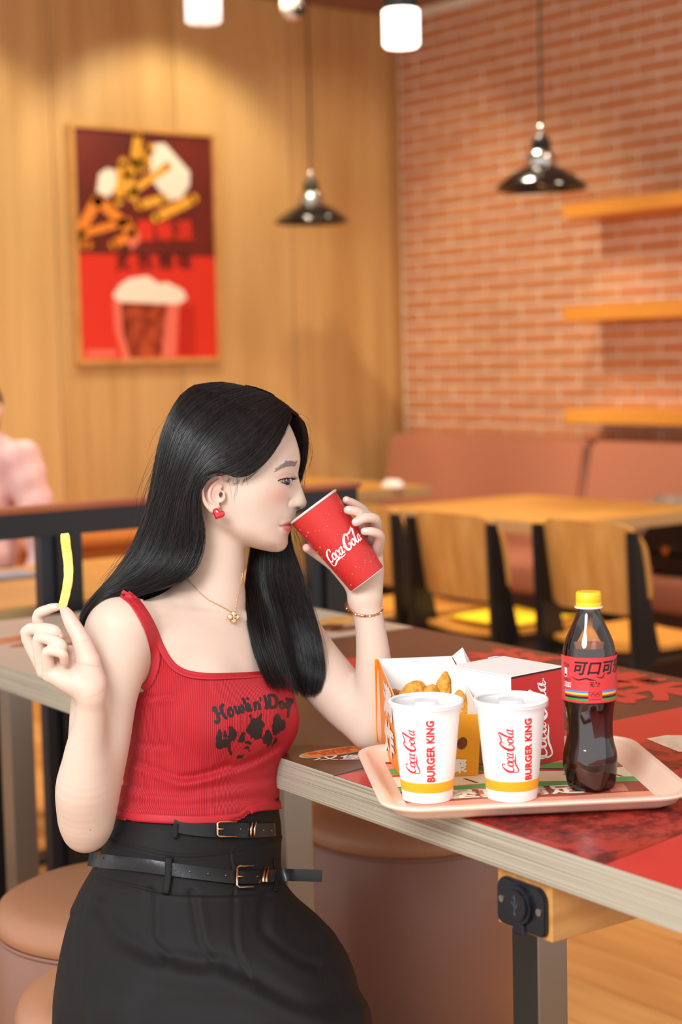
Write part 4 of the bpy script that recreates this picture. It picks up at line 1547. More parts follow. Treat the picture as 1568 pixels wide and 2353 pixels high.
def mesh_sdf(node, step, pad=12, nb=16):
    lo = np.array(node.lo) - pad
    n = np.ceil((np.array(node.hi) + pad - lo) / step).astype(int) + 1
    n = ((n + nb - 1) // nb) * nb + 1
    vol = np.full(n, 50.0, np.float32)
    nblk = (n - 1) // nb
    half = nb * step / 2
    ii = np.stack(np.meshgrid(*[np.arange(k) for k in nblk], indexing='ij'), -1).reshape(-1, 3)
    ctr = (lo + (ii * nb) * step + half).astype(np.float32)
    f0 = node.ev(ctr)
    diag = half * 1.7321
    g = np.arange(nb + 1)
    G = np.stack(np.meshgrid(g, g, g, indexing='ij'), -1).reshape(-1, 3).astype(np.float32) * step
    for b, f in zip(ii, f0):
        a = b * nb
        sl = tuple(slice(a[k], a[k] + nb + 1) for k in range(3))
        if abs(f) > diag * 1.35 + 14:
            if f < 0:
                vol[sl] = np.where(vol[sl] >= 50, -50, vol[sl])
            continue
        o = (lo + a * step).astype(np.float32)
        X = G + o
        v = node.ev(X, (o, o + nb * step)) if isinstance(node, (Union, Mod)) else node.ev(X)
        if v is None:
            continue
        vol[sl] = v.reshape(nb + 1, nb + 1, nb + 1)
    S = vol < 0
    c = [S[dx:n[0] - 1 + dx, dy:n[1] - 1 + dy, dz:n[2] - 1 + dz] for dx in (0, 1) for dy in (0, 1) for dz in (0, 1)]
    anyb = c[0].copy()
    allb = c[0].copy()
    for q in c[1:]:
        anyb |= q
        allb &= q
    act = anyb & ~allb
    idx = np.argwhere(act)
    ids = np.full(act.shape, -1, np.int32)
    ids[tuple(idx.T)] = np.arange(len(idx))
    acc = np.zeros((len(idx), 3))
    cnt = np.zeros(len(idx))
    corners = [(dx, dy, dz) for dx in (0, 1) for dy in (0, 1) for dz in (0, 1)]
    val = {q: vol[idx[:, 0] + q[0], idx[:, 1] + q[1], idx[:, 2] + q[2]] for q in corners}
    for a in corners:
        for ax in range(3):
            if a[ax] == 1:
                continue
            b = list(a)
            b[ax] = 1
            va, vb = val[a], val[tuple(b)]
            m = (va < 0) != (vb < 0)
            t = np.where(m, va / np.where(m, va - vb, 1), 0)
            p = np.array(a, float)[None, :].repeat(len(idx), 0)
            p[:, ax] += t
            acc[m] += p[m]
            cnt[m] += 1
    V = lo + (idx + acc / cnt[:, None]) * step
    Fs = []
    for ax in range(3):
        u, w = (ax + 1) % 3, (ax + 2) % 3
        A = [slice(None)] * 3
        B = [slice(None)] * 3
        A[ax], B[ax] = slice(0, -1), slice(1, None)
        for q in (A, B):
            q[u] = slice(1, -1)
            q[w] = slice(1, -1)
        m = S[tuple(A)] != S[tuple(B)]
        e = np.argwhere(m)
        inside = S[tuple(A)][tuple(e.T)]
        e[:, u] += 1
        e[:, w] += 1
        q = []
        for du, dw in ((-1, -1), (0, -1), (0, 0), (-1, 0)):
            k = e.copy()
            k[:, u] += du
            k[:, w] += dw
            q.append(ids[tuple(k.T)])
        q = np.stack(q, 1)
        q = np.where(inside[:, None], q, q[:, ::-1])
        Fs.append(q)
    Fa = np.concatenate(Fs)
    return V, Fa[(Fa >= 0).all(1)]


def np_mesh(name, V, Fq, smooth=True):
    me = bpy.data.meshes.new(name)
    me.vertices.add(len(V))
    me.vertices.foreach_set('co', np.asarray(V, np.float32).ravel())
    Fq = np.asarray(Fq, np.int32)
    k = Fq.shape[1]
    me.loops.add(Fq.size)
    me.loops.foreach_set('vertex_index', Fq.ravel())
    me.polygons.add(len(Fq))
    me.polygons.foreach_set('loop_start', np.arange(0, Fq.size, k, dtype=np.int32))
    me.polygons.foreach_set('loop_total', np.full(len(Fq), k, np.int32))
    if smooth:
        me.polygons.foreach_set('use_smooth', np.ones(len(Fq), bool))
    me.update()
    me.validate()
    return me


def set_color(me, name, rgb):
    at = me.attributes.new(name, 'FLOAT_COLOR', 'POINT')
    a = np.ones((len(rgb), 4), np.float32)
    a[:, :3] = rgb
    at.data.foreach_set('color', a.ravel())


def seg_dist2d(x, y, pts):
    """distance to a polyline in picture pixels"""
    d = np.full(x.shape, 1e9)
    pts = np.array(pts, float)
    for a, b in zip(pts[:-1], pts[1:]):
        ab = b - a
        t = np.clip(((x - a[0]) * ab[0] + (y - a[1]) * ab[1]) / (ab @ ab + 1e-9), 0, 1)
        d = np.minimum(d, np.hypot(x - a[0] - t * ab[0], y - a[1] - t * ab[1]))
    return d


def in_poly(x, y, poly):
    ins = np.zeros(x.shape, bool)
    n = len(poly)
    for i in range(n):
        x1, y1 = poly[i]
        x2, y2 = poly[(i + 1) % n]
        c = ((y1 > y) != (y2 > y)) & (x < (x2 - x1) * (y - y1) / (y2 - y1 + 1e-12) + x1)
        ins ^= c
    return ins


def poly_sd(x, y, poly):
    """signed distance, negative inside"""
    d = seg_dist2d(x, y, list(poly) + [poly[0]])
    return np.where(in_poly(x, y, poly), -d, d)


def sstep(a, b, x):
    t = np.clip((x - a) / (b - a), 0, 1)
    return t * t * (3 - 2 * t)

# ================================================================ the woman
FR = Frame(2.2)
P_ = FR.P
ZH = -45.0       # middle plane of the head


def chain(*rows):
    """rows (px, py, c, r): picture position, depth, radius in picture pixels"""
    A = np.array([[*P_(a, b, c), r * (1 - c / FPX)] for a, b, c, r in rows])
    if len(A) > 3:
        A = catmull(A, 4)
    return Chain(A[:, :3], A[:, 3])


# ---- head: side outline of the face plus half-widths, inflated about the middle plane
PROFILE = [(540, 903), (575, 905), (605, 914), (632, 931), (653, 955), (668, 980), (679, 1005), (686, 1028), (690, 1048), (690, 1062), (688, 1074), (686, 1085), (686, 1094), (689, 1105), (693, 1117), (697, 1129), (701, 1140), (704, 1149), (705, 1155), (703, 1162), (697, 1168), (689, 1171), (682, 1174), (680, 1181), (679, 1188), (678, 1194), (675, 1200), (668, 1205), (671, 1211), (670, 1217), (666, 1223), (663, 1230), (662, 1238), (662, 1247), (659, 1256), (652, 1264), (641, 1268), (625, 1268), (608, 1265), (590, 1261), (570, 1255), (548, 1247), (524, 1238), (500, 1228), (470, 1212), (440, 1190), (412, 1162), (392, 1125), (381, 1085), (377, 1045), (380, 1005), (393, 968), (418, 937), (455, 916), (497, 905)]
WIDTH = [(500, 960, 92), (560, 955, 84), (610, 960, 62), (640, 975, 42), (450, 965, 80), (500, 1020, 126), (560, 1015, 116), (610, 1010, 96), (645, 1008, 68), (668, 1015, 42), (440, 1040, 112), (420, 1090, 90), (500, 1080, 128), (560, 1075, 121), (605, 1060, 110), (640, 1050, 88), (662, 1048, 64), (678, 1050, 36),
         (640, 1078, 91), (660, 1075, 70), (674, 1075, 44), (681, 1078, 24),
         (643, 1106, 84), (655, 1106, 71), (667, 1106, 53), (676, 1104, 34), (682, 1100, 18),
         (690, 1122, 12), (684, 1124, 20), (675, 1126, 35), (664, 1128, 52), (697, 1143, 15), (691, 1146, 22), (683, 1148, 27), (674, 1150, 32), (667, 1152, 38), (700, 1156, 15), (692, 1162, 21), (682, 1163, 26), (672, 1164, 31), (665, 1168, 40),
         (600, 1100, 115), (620, 1115, 105), (640, 1125, 87), (652, 1132, 70), (600, 1150, 107), (630, 1155, 84), (650, 1160, 60), (560, 1135, 117), (520, 1125, 116), (480, 1110, 116), (450, 1130, 92),
         (644, 1208, 51), (655, 1206, 39), (664, 1203, 25), (670, 1197, 20), (663, 1214, 25), (656, 1222, 34), (640, 1226, 50), (622, 1205, 73), (600, 1198, 88), (570, 1195, 98), (540, 1190, 99), (655, 1186, 48), (668, 1184, 33), (674, 1186, 22),
         (655, 1240, 23), (646, 1248, 34), (630, 1248, 48), (610, 1243, 62), (585, 1232, 76), (555, 1222, 84), (520, 1208, 86), (490, 1190, 86), (652, 1252, 20), (632, 1260, 26), (600, 1254, 44), (560, 1242, 54)]


class Head:
    def __init__(self):
        pr = catmull(PROFILE, 2, True)
        pts = np.array([(x, y, 0.0) for x, y in pr] + [(x, y, w * w) for x, y, w in WIDTH])
        xy = pts[:, :2] / 100.0
        n = len(pts)
        r = np.hypot(xy[:, None, 0] - xy[None, :, 0], xy[:, None, 1] - xy[None, :, 1])
        K = np.where(r > 0, r * r * np.log(r + 1e-12), 0)
        A = np.zeros((n + 3, n + 3))
        A[:n, :n] = K + np.eye(n) * 2e-4
        A[:n, n] = 1
        A[:n, n + 1:] = xy
        A[n, :n] = 1
        A[n + 1:, :n] = xy.T
        w = np.linalg.solve(A, np.concatenate([pts[:, 2], [0, 0, 0]]))
        self.x0, self.y0, self.st = 340.0, 860.0, 1.5
        nx, ny = int(410 / self.st), int(450 / self.st)
        gx, gy = self.x0 + np.arange(nx) * self.st, self.y0 + np.arange(ny) * self.st
        GX, GY = np.meshgrid(gx, gy, indexing='ij')
        q = np.stack([GX.ravel(), GY.ravel()], 1) / 100.0
        Q = np.zeros(len(q))
        for i in range(0, len(q), 8000):
            rr_ = np.hypot(q[i:i + 8000, None, 0] - xy[None, :, 0], q[i:i + 8000, None, 1] - xy[None, :, 1])
            kk = np.where(rr_ > 0, rr_ * rr_ * np.log(rr_ + 1e-12), 0)
            Q[i:i + 8000] = kk @ w[:n] + w[n] + q[i:i + 8000] @ w[n + 1:]
        Q = Q.reshape(nx, ny)
        poly = [tuple(v) for v in pr]
        sd = poly_sd(GX, GY, poly)
        # outside the outline always negative, inside always positive
        Q = np.where(sd > 0, np.minimum(Q, -sd * 25), np.maximum(Q, -sd * 8))
        self.Q = Q.astype(np.float32)
        self.gx_, self.gy_ = np.gradient(self.Q, self.st)
        self.lo = np.array([P_(370, 895, ZH)[0], P_(0, 895, ZH)[1], ZH - 135])
        self.hi = np.array([P_(712, 895, ZH)[0], P_(0, 1275, ZH)[1], ZH + 135])

    def look(self, M, i, j, fx, fy):
        return (M[i, j] * (1 - fx) * (1 - fy) + M[i + 1, j] * fx * (1 - fy) + M[i, j + 1] * (1 - fx) * fy + M[i + 1, j + 1] * fx * fy)

    def ev(self, X):
        k = 1 - ZH / FPX
        x, y = X[:, 0] / k + CX, X[:, 1] / k + CY
        u = np.clip((x - self.x0) / self.st, 0, self.Q.shape[0] - 1.01)
        v = np.clip((y - self.y0) / self.st, 0, self.Q.shape[1] - 1.01)
        i, j = u.astype(int), v.astype(int)
        fx, fy = u - i, v - j
        Q = self.look(self.Q, i, j, fx, fy)
        gx, gy = self.look(self.gx_, i, j, fx, fy), self.look(self.gy_, i, j, fx, fy)
        c = X[:, 2] - ZH
        num = c * c - Q
        f = num / np.sqrt(4 * c * c + gx * gx + gy * gy + 60)
        far = np.hypot(np.maximum(np.abs(x - 540) - 190, 0), np.maximum(np.abs(y - 1085) - 210, 0))
        return (np.where(far > 0, np.maximum(f, far), f)).astype(np.float32)


EYE = [(641, 1104.5), (648, 1102), (656, 1100.5), (664, 1100), (670, 1101), (672, 1104.5), (670, 1110), (664, 1112), (656, 1110.3), (648, 1107.3)]


def face_detail(X, f):
    k = 1 - ZH / FPX
    m = (X[:, 0] > P_(600, 0, ZH)[0]) & (X[:, 2] > ZH) & (X[:, 1] < P_(0, 1280, ZH)[1]) & (X[:, 1] > P_(0, 1040, ZH)[1]) & (np.abs(f) < 30) & (X[:, 0] < P_(720, 0, ZH)[0])
    if not m.any():
        return f
    x, y = X[m, 0] / k + CX, X[m, 1] / k + CY
    # perspective of the near cheek
    kk = 1 - X[m, 2] / FPX
    xp, yp = X[m, 0] / kk + CX, X[m, 1] / kk + CY
    d = np.zeros(m.sum())
    sd = poly_sd(xp, yp, EYE)
    d -= 7.0 * sstep(1.5, -2.5, sd)                                       # eye opening
    d += 1.6 * np.exp(-((sd - 3.5) / 2.6) ** 2) * (yp < 1108)              # upper lid roll
    d += 0.8 * np.exp(-((sd - 3.5) / 2.6) ** 2) * (yp >= 1108)
    d -= 1.2 * np.exp(-(seg_dist2d(xp, yp, [(643, 1096), (655, 1091), (668, 1091)]) / 2.5) ** 2)   # lid crease
    d += 1.5 * np.exp(-(seg_dist2d(xp, yp, [(640, 1072), (655, 1064), (680, 1063)]) / 7.0) ** 2)   # brow ridge
    d -= 2.2 * np.exp(-(seg_dist2d(xp, yp, [(668, 1148), (663, 1156), (664, 1165), (670, 1171)]) / 2.6) ** 2)  # wing crease
    d += 2.0 * np.exp(-((xp - 673) ** 2 + (yp - 1160) ** 2) / 70.0)         # wing
    d -= 5.0 * np.exp(-(((xp - 684) * 0.9 + (yp - 1168) * 0.3) / 4.0) ** 2 - ((yp - 1168.5) / 2.4) ** 2)   # nostril
    d -= 2.0 * np.exp(-(seg_dist2d(xp, yp, [(643, 1208.5), (652, 1208), (660, 1206.5), (668, 1205)]) / 1.8) ** 2)  # lip line
    d += 1.6 * np.exp(-(seg_dist2d(xp, yp, [(652, 1203), (662, 1200), (671, 1198)]) / 3.2) ** 2)
    d += 2.0 * np.exp(-(seg_dist2d(xp, yp, [(653, 1213), (662, 1214), (669, 1213)]) / 4.0) ** 2)
    d -= 1.2 * np.exp(-((xp - 641) ** 2 + (yp - 1209) ** 2) / 18.0)         # mouth corner
    d -= 0.4 * np.exp(-(seg_dist2d(xp, yp, [(662, 1172), (652, 1186), (644, 1198)]) / 5.0) ** 2)   # smile fold
    g = f.copy()
    g[m] = f[m] - d
    return g


HEAD = Head()
ear = Union(3.5, [
    Ell(P_(487, 1130, 80), (21, 40, 7)),
    chain((510, 1112, 74, 4), (507, 1097, 82, 4.5), (495, 1089.5, 89, 4.8), (480, 1093, 95, 5), (469, 1107, 99, 5), (464.5, 1127, 99, 5), (468, 1147, 95, 5), (477, 1163, 89, 5.5), (488, 1172, 84, 7)),
    chain((488, 1170, 82, 8.5), (498, 1164, 80, 8)),
    chain((502, 1104, 84, 3.5), (489, 1114, 90, 4.2), (481, 1131, 92, 4.5), (483, 1149, 90, 4.5), (491, 1157, 87, 4.2)),
    chain((513, 1132, 80, 5), (514, 1144, 81, 5.2), (509, 1152, 80, 4.2)),
    chain((509, 1118, 80, 3.5), (498, 1124, 84, 3)),
])


def ear_carve(X, f):
    bowl = Ell(P_(500, 1138, 92), (10, 15, 11)).ev(X)
    foss = Ell(P_(493, 1107, 97), (7, 6, 6)).ev(X)
    can = Ell(P_(508, 1137, 82), (4, 6, 10)).ev(X)
    for q, kk in ((bowl, 3), (foss, 3), (can, 2)):
        f = -smin(-f, q, kk)
    return f


SD = (0.667, -0.745)                   # shoulder axis in (x, depth); she faces right and towards the camera
TORSO = [(1376, 470, -60, 118, 46), (1395, 470, -60, 165, 64), (1420, 472, -56, 222, 80), (1470, 474, -52, 236, 104), (1540, 475, -50, 216, 124), (1620, 474, -48, 205, 134), (1700, 470, -48, 198, 142), (1790, 462, -45, 202, 148), (1880, 452, -42, 210, 158), (1960, 440, -40, 240, 175), (2080, 430, -30, 270, 190)]
LOFT = Loft([(y - CY, x - CX, z, a, b) for y, x, z, a, b in TORSO], SD)
GD = np.array([0.745, 0.667])


def bust(side):
    # centre of each breast from the chest axis
    x = 474 + side * 92 * SD[0] + 96 * GD[0]
    c = -50 + side * 92 * SD[1] + 96 * GD[1]
    return Union(26, [Ell(P_(x, 1655, c), (76, 74, 74)), Ell(P_(x - 14, 1600, c - 26), (66, 80, 60))])


CHEST = Union(42, [LOFT, bust(-1), bust(1)])
neck = chain((480, 1180, -50, 70), (488, 1250, -50, 73), (486, 1330, -53, 74), (476, 1392, -58, 88))
traps = Union(30, [chain((462, 1372, -40, 52), (380, 1408, 55, 46), (300, 1432, 130, 56)), chain((486, 1372, -90, 52), (560, 1400, -160, 46), (640, 1435, -235, 56))])
collar = Union(6, [chain((520, 1418, 8, 12), (440, 1412, 60, 11), (350, 1408, 118, 11)), chain((560, 1420, -42, 12), (620, 1415, -120, 11), (665, 1412, -190, 11))])
arm_r_up = chain((274, 1449, 150, 80), (262, 1510, 155, 79), (240, 1600, 155, 75), (228, 1700, 147, 71), (213, 1800, 137, 66), (203, 1880, 128, 56))
arm_r_fore = chain((210, 1603, 275, 31), (206, 1667, 245, 38), (199, 1718, 222, 47), (196, 1762, 205, 55), (192, 1815, 182, 64), (194, 1868, 152, 60), (196, 1908, 130, 50))
palm_r = Union(14, [chain((209, 1596, 276, 29), (160, 1570, 285, 24), (116, 1550, 276, 17)), chain((209, 1590, 276, 28), (150, 1550, 272, 22), (104, 1540, 262, 17)), chain((212, 1575, 278, 28), (150, 1525, 262, 20), (100, 1528, 250, 16)), chain((212, 1560, 280, 27), (160, 1500, 256, 18), (110, 1496, 240, 15)), chain((214, 1572, 286, 27), (205, 1520, 292, 26), (190, 1480, 290, 20)), chain((205, 1585, 290, 22), (150, 1562, 292, 20), (125, 1552, 286, 14))])
finger_r = Union(2.2, [
    chain((108, 1494, 238, 16.5), (87, 1420, 240, 13.8), (110, 1401, 258, 12.1), (130, 1395, 268, 9.9)),
    chain((97, 1530, 250, 17.6), (62, 1453, 262, 15.4), (118, 1447, 290, 13.8), (137, 1462, 287, 10.5)),
    chain((102, 1543, 263, 17.6), (90, 1468, 287, 14.9), (138, 1480, 312, 13.2), (141, 1500, 300, 11.0)),
    chain((114, 1551, 280, 16.5), (110, 1499, 306, 13.8), (142, 1501, 323, 12.1), (148, 1520, 311, 9.9)),
])
thumb_r = chain((206, 1545, 286, 27), (189, 1478, 290, 21), (166, 1434, 286, 18), (155, 1413, 281, 14.5), (148, 1402, 278, 10.5))
hand_r = Union(8, [Union(7, [palm_r, finger_r]), thumb_r])
arm_r = Union(16, [Union(34, [arm_r_up, arm_r_fore]), hand_r])
arm_l_up = chain((655, 1440, -255, 70), (722, 1528, -200, 67), (800, 1615, -125, 62), (850, 1668, -92, 52))
arm_l_fore = chain((858, 1676, -90, 48), (862, 1610, -88, 50), (859, 1520, -82, 41), (851, 1440, -80, 34.5), (839, 1382, -80, 34))
palm_l = Union(14, [chain((838, 1376, -82, 33), (838, 1310, -105, 27), (822, 1232, -128, 17)), chain((840, 1370, -82, 32), (850, 1310, -100, 25), (842, 1238, -122, 17)), chain((845, 1370, -82, 30), (858, 1315, -92, 22), (858, 1258, -108, 16)), chain((846, 1365, -80, 28), (862, 1310, -82, 18), (864, 1280, -92, 15)), chain((832, 1372, -88, 30), (814, 1340, -108, 24), (782, 1308, -120, 16))])
finger_l = Union(2.2, [
    chain((818, 1228, -130, 15), (838, 1182, -108, 12.5), (818, 1161, -72, 11), (796, 1149, -48, 9)),
    chain((838, 1232, -122, 15), (848, 1190, -62, 13), (824, 1177, -12, 11.5), (800, 1172, -2, 10)),
    chain((856, 1250, -106, 15), (865, 1198, -32, 12.5), (841, 1190, -2, 11.5), (818, 1200, 2, 10)),
    chain((864, 1276, -90, 14), (874, 1234, -28, 11.5), (857, 1222, -4, 10.5), (838, 1221, -2, 9)),
])
thumb_l = chain((820, 1345, -106, 23), (768, 1300, -120, 14.5), (728, 1272, -98, 12.5), (705, 1259, -66, 10))
hand_l = Union(8, [Union(7, [palm_l, finger_l]), thumb_l])
arm_l = Union(14, [Union(22, [arm_l_up, arm_l_fore]), hand_l])
head_all = Mod(HEAD, face_detail)
headneck = Union(5, [Union(20, [head_all, neck]), Mod(ear, ear_carve)])


def under_cloth(X, f):
    return f + 9.0 * sstep(1572 - CY, 1600 - CY, X[:, 1]) + 75.0 * sstep(1862 - CY, 1930 - CY, X[:, 1])


body_core = Union(12, [Union(30, [Union(30, [Mod(CHEST, under_cloth), traps]), neck]), collar])
BODY = Union(5, [Union(24, [body_core, Union(1, [arm_r, arm_l])]), headneck])
V, Fq = mesh_sdf(BODY, 2.8)


def relax(V, Fq, mask, it, lam=0.55):
    """Laplacian smoothing of the masked vertices"""
    E = np.concatenate([Fq[:, [0, 1]], Fq[:, [1, 2]], Fq[:, [2, 3]], Fq[:, [3, 0]]])
    n = len(V)
    deg = np.bincount(E[:, 0], minlength=n) + np.bincount(E[:, 1], minlength=n)
    for k in range(it):
        l = lam if k % 2 == 0 else -lam * 0.92
        A = np.stack([np.bincount(E[:, 0], V[E[:, 1], a], n) + np.bincount(E[:, 1], V[E[:, 0], a], n) for a in range(3)], 1) / deg[:, None]
        V = V + (A - V) * (l * mask)[:, None]
    return V


_x, _y = FR.px(V)
V = relax(V, Fq, ((_y > 1300) & ~((_x < 250) & (_y < 1600)) & ~((_x > 690) & (_y < 1400))).astype(float), 44)
V = relax(V, Fq, np.full(len(V), 0.7), 4)
print('body', len(V), time.time() - T0)

# skin tint as a colour attribute: lips, blush, lids, warm fingertips
xp, yp = FR.px(V)
col = np.ones((len(V), 3)) * np.array(lin((217, 190, 172)))


def tint(mask, c):
    global col
    col = col * (1 - mask[:, None]) + np.array(lin(c)) * mask[:, None]


near = V[:, 2] > ZH - 40
faceR = near & (yp < 1280) & (xp > 560)
LIPU = [(642, 1208.5), (652, 1203.5), (661, 1199), (669, 1195), (682, 1196), (682, 1206), (668, 1206), (655, 1208.5)]
LIPL = [(643, 1209), (655, 1208), (668, 1205), (682, 1206), (682, 1220), (669, 1222), (660, 1221.5), (651, 1215.5)]
tint(0.55 * np.exp(-((xp - 640) / 26) ** 2 - ((yp - 1140) / 20) ** 2) * faceR, (236, 168, 152))
tint(0.5 * np.exp(-(seg_dist2d(xp, yp, [(641, 1100), (655, 1094), (672, 1094)]) / 6) ** 2) * faceR, (206, 134, 104))
tint(0.35 * np.exp(-(seg_dist2d(xp, yp, [(645, 1111), (662, 1117), (672, 1117)]) / 4) ** 2) * faceR, (214, 142, 120))
tint(0.6 * sstep(2.0, -2.0, poly_sd(xp, yp, LIPU)) * faceR, (206, 92, 88))
tint(0.68 * sstep(2.0, -2.0, poly_sd(xp, yp, LIPL)) * faceR, (212, 84, 82))
tint(0.8 * np.exp(-(seg_dist2d(xp, yp, [(643, 1208.5), (655, 1207.5), (668, 1205)]) / 1.5) ** 2) * faceR, (120, 40, 40))  # shade between the lips put into the skin colour
tint(0.95 * np.exp(-((xp - 685) / 5.5) ** 2 - ((yp - 1167.5) / 2.6) ** 2) * faceR, (84, 40, 34))  # nostril shade painted dark in the skin colour
tint(0.4 * np.exp(-((xp - 486) / 24) ** 2 - ((yp - 1130) / 40) ** 2) * (V[:, 2] > 60) * (yp > 1080) * (yp < 1185), (232, 160, 140))
tint(0.85 * np.exp(-((xp - 509) / 4) ** 2 - ((yp - 1137) / 6) ** 2) * (V[:, 2] > 60), (96, 40, 30))  # ear canal painted dark, its shade put into the tint
for (x, y, c, r, a) in ((132, 1395, 268, 14, 0.5), (148, 1404, 278, 24, 0.55), (137, 1462, 287, 14, 0.4), (148, 1520, 311, 14, 0.45), (205, 1500, 290, 30, 0.35), (220, 1570, 290, 24, 0.35), (165, 1440, 286, 24, 0.35), (794, 1150, -48, 14, 0.45), (798, 1172, 0, 14, 0.5), (815, 1201, 4, 14, 0.5), (834, 1221, 0, 14, 0.5), (706, 1260, -66, 18, 0.5)):
    q = P_(x, y, c)
    tint(a * np.exp(-((V - q) ** 2).sum(1) / r ** 2), (240, 160, 150))
SCALP = [(666, 958), (644, 996), (604, 1042), (562, 1070), (522, 1078), (492, 1072), (470, 1086), (455, 1125), (455, 1215), (420, 1300), (300, 1300), (340, 1000), (420, 880), (560, 870), (655, 915)]
tint((in_poly(xp, yp, SCALP) & (yp < 1240)).astype(float), (18, 14, 14))
tint((in_poly(xp, yp, [(560, 870), (720, 870), (720, 1000), (655, 960), (600, 1100), (540, 1250), (380, 1250), (380, 900)]) & (V[:, 2] < ZH - 60) & (yp < 1240)).astype(float), (18, 14, 14))
# palm creases
hr = (V[:, 2] > 240) & (yp < 1610)
tint(0.35 * np.exp(-(seg_dist2d(xp, yp, [(157, 1513), (180, 1524), (205, 1529), (228, 1531)]) / 1.6) ** 2) * hr, (200, 130, 116))
tint(0.35 * np.exp(-(seg_dist2d(xp, yp, [(178, 1476), (190, 1474), (203, 1470)]) / 1.6) ** 2) * hr, (200, 130, 116))
tint(0.3 * np.exp(-(seg_dist2d(xp, yp, [(200, 1604), (225, 1596), (238, 1584)]) / 1.6) ** 2) * hr, (206, 140, 120))
tint(0.7 * np.exp(-((xp - 208) ** 2 + (yp - 1907) ** 2) / 2.5) * (V[:, 2] > 100), (120, 70, 50))


def skin_mat():
    m = mat('skin', (238, 206, 184), 0.48, spec=0.35, sss=0.25, bump=(700, 0.04))
    nt = m.node_tree
    at = nt.nodes.new('ShaderNodeAttribute')
    at.attribute_name = 'tone'
    nt.links.new(at.outputs['Color'], nt.nodes['Principled BSDF'].inputs['Base Color'])
    return m


M_skin = skin_mat()
wroot = FR.W(P_(370, 2280, 0))
woman = thing('person', 'seated woman in red ribbed top and black skirt drinking from a red cup', 'person', (wroot[0], wroot[1], 0.0))
WINV = Matrix.Translation(-Vector((wroot[0], wroot[1], 0.0)))


def wpart(name, me, material, parent=None):
    """world-space mesh as a part of the woman"""
    me.transform(WINV)
    o = link(name, me, material)
    o.parent = parent or woman
    return o


def flipq(Fq):
    return np.asarray(Fq)[:, ::-1]


WV = FR.W(V)
me = np_mesh('body', WV, flipq(Fq))
set_color(me, 'tone', col)
BVH_BODY = BVHTree.FromPolygons([tuple(q) for q in WV], [tuple(int(i) for i in q) for q in flipq(Fq)])
wpart('body', me, M_skin)

# ---------------------------------------------------------------- ribbed camisole
FOLDS = [([(318, 1600), (352, 1602), (392, 1598)], 5, 6), ([(300, 1746), (348, 1764), (417, 1786), (471, 1778), (524, 1758)], 9, 9), ([(417, 1788), (500, 1775), (580, 1748), (640, 1715)], 7, 9),
         ([(285, 1800), (350, 1818), (430, 1822), (520, 1806), (620, 1790)], 6, 10), ([(275, 1845), (360, 1850), (470, 1850), (560, 1838), (640, 1835)], 5, 9), ([(300, 1700), (340, 1712), (380, 1712)], 4, 8), ([(590, 1850), (620, 1858), (648, 1852)], 6, 5)]


def cami_fn(X, f):
    k = 1 - X[:, 2] / FPX
    x, y = X[:, 0] / k + CX, X[:, 1] / k + CY
    d = 4.0 + 6.0 * sstep(1835, 1888, y)
    m = (np.abs(f) < 40) & (X[:, 2] > -90)
    if m.any():
        xx, yy = x[m], y[m]
        dd = np.zeros(m.sum())
        for ln, amp, w in FOLDS:
            ln = catmull(ln, 4)
            q = seg_dist2d(xx, yy, ln)
            dd -= amp * 0.55 * np.exp(-(q / w) ** 2)
            dd += amp * 0.5 * np.exp(-(seg_dist2d(xx, yy, ln + np.array([0, w * 1.7])) / (w * 1.2)) ** 2)
        d[m] += dd
    return f - d


CAMI = Mod(Union(70, [LOFT, bust(-1), bust(1), Ell(P_(565, 1640, 40), (60, 70, 40))]), cami_fn)
CAMI.lo, CAMI.hi = CHEST.lo.copy(), CHEST.hi.copy()
CAMI.lo[1], CAMI.hi[1] = 1395 - CY, 1910 - CY
V2, F2 = mesh_sdf(CAMI, 3.0)
x2, y2 = FR.px(V2)
ARM_L = [(312, 1600), (338, 1583), (356, 1556), (364, 1525), (362, 1490)]
NECK_L = [(384, 1512), (402, 1534), (432, 1549), (475, 1554), (530, 1553), (590, 1550), (650, 1546), (700, 1538), (745, 1525)]
FRONT = [(306, 1604)] + ARM_L + [(370, 1478)] + NECK_L + [(800, 1525), (800, 1960), (100, 1960), (100, 1640), (300, 1630)]
gdot = (V2[:, 0] - (470 - CX)) * GD[0] + (V2[:, 2] + 50) * GD[1]
hem_y = np.interp(x2, [250, 285, 340, 420, 470, 545, 562, 578, 600, 640, 700], [1880, 1886, 1890, 1893, 1893, 1888, 1880, 1868, 1863, 1859, 1855])
front = gdot > -30
keep = np.where(front, in_poly(x2, y2, FRONT), y2 > 1560) & (y2 < hem_y)
fk = keep[F2].all(1)
F2 = F2[fk]
used = np.unique(F2)
rm = np.full(len(V2), -1)
rm[used] = np.arange(len(used))
V2, F2 = V2[used], rm[F2]
W2 = FR.W(V2)
me = np_mesh('camisole', W2, flipq(F2))
ang = np.arctan2(V2[:, 2] + 48, V2[:, 0] - (468 - CX))
ribc = ang * 190 / 3.9
set_color(me, 'rib', np.stack([ribc, V2[:, 1] * 0, ribc * 0], 1))


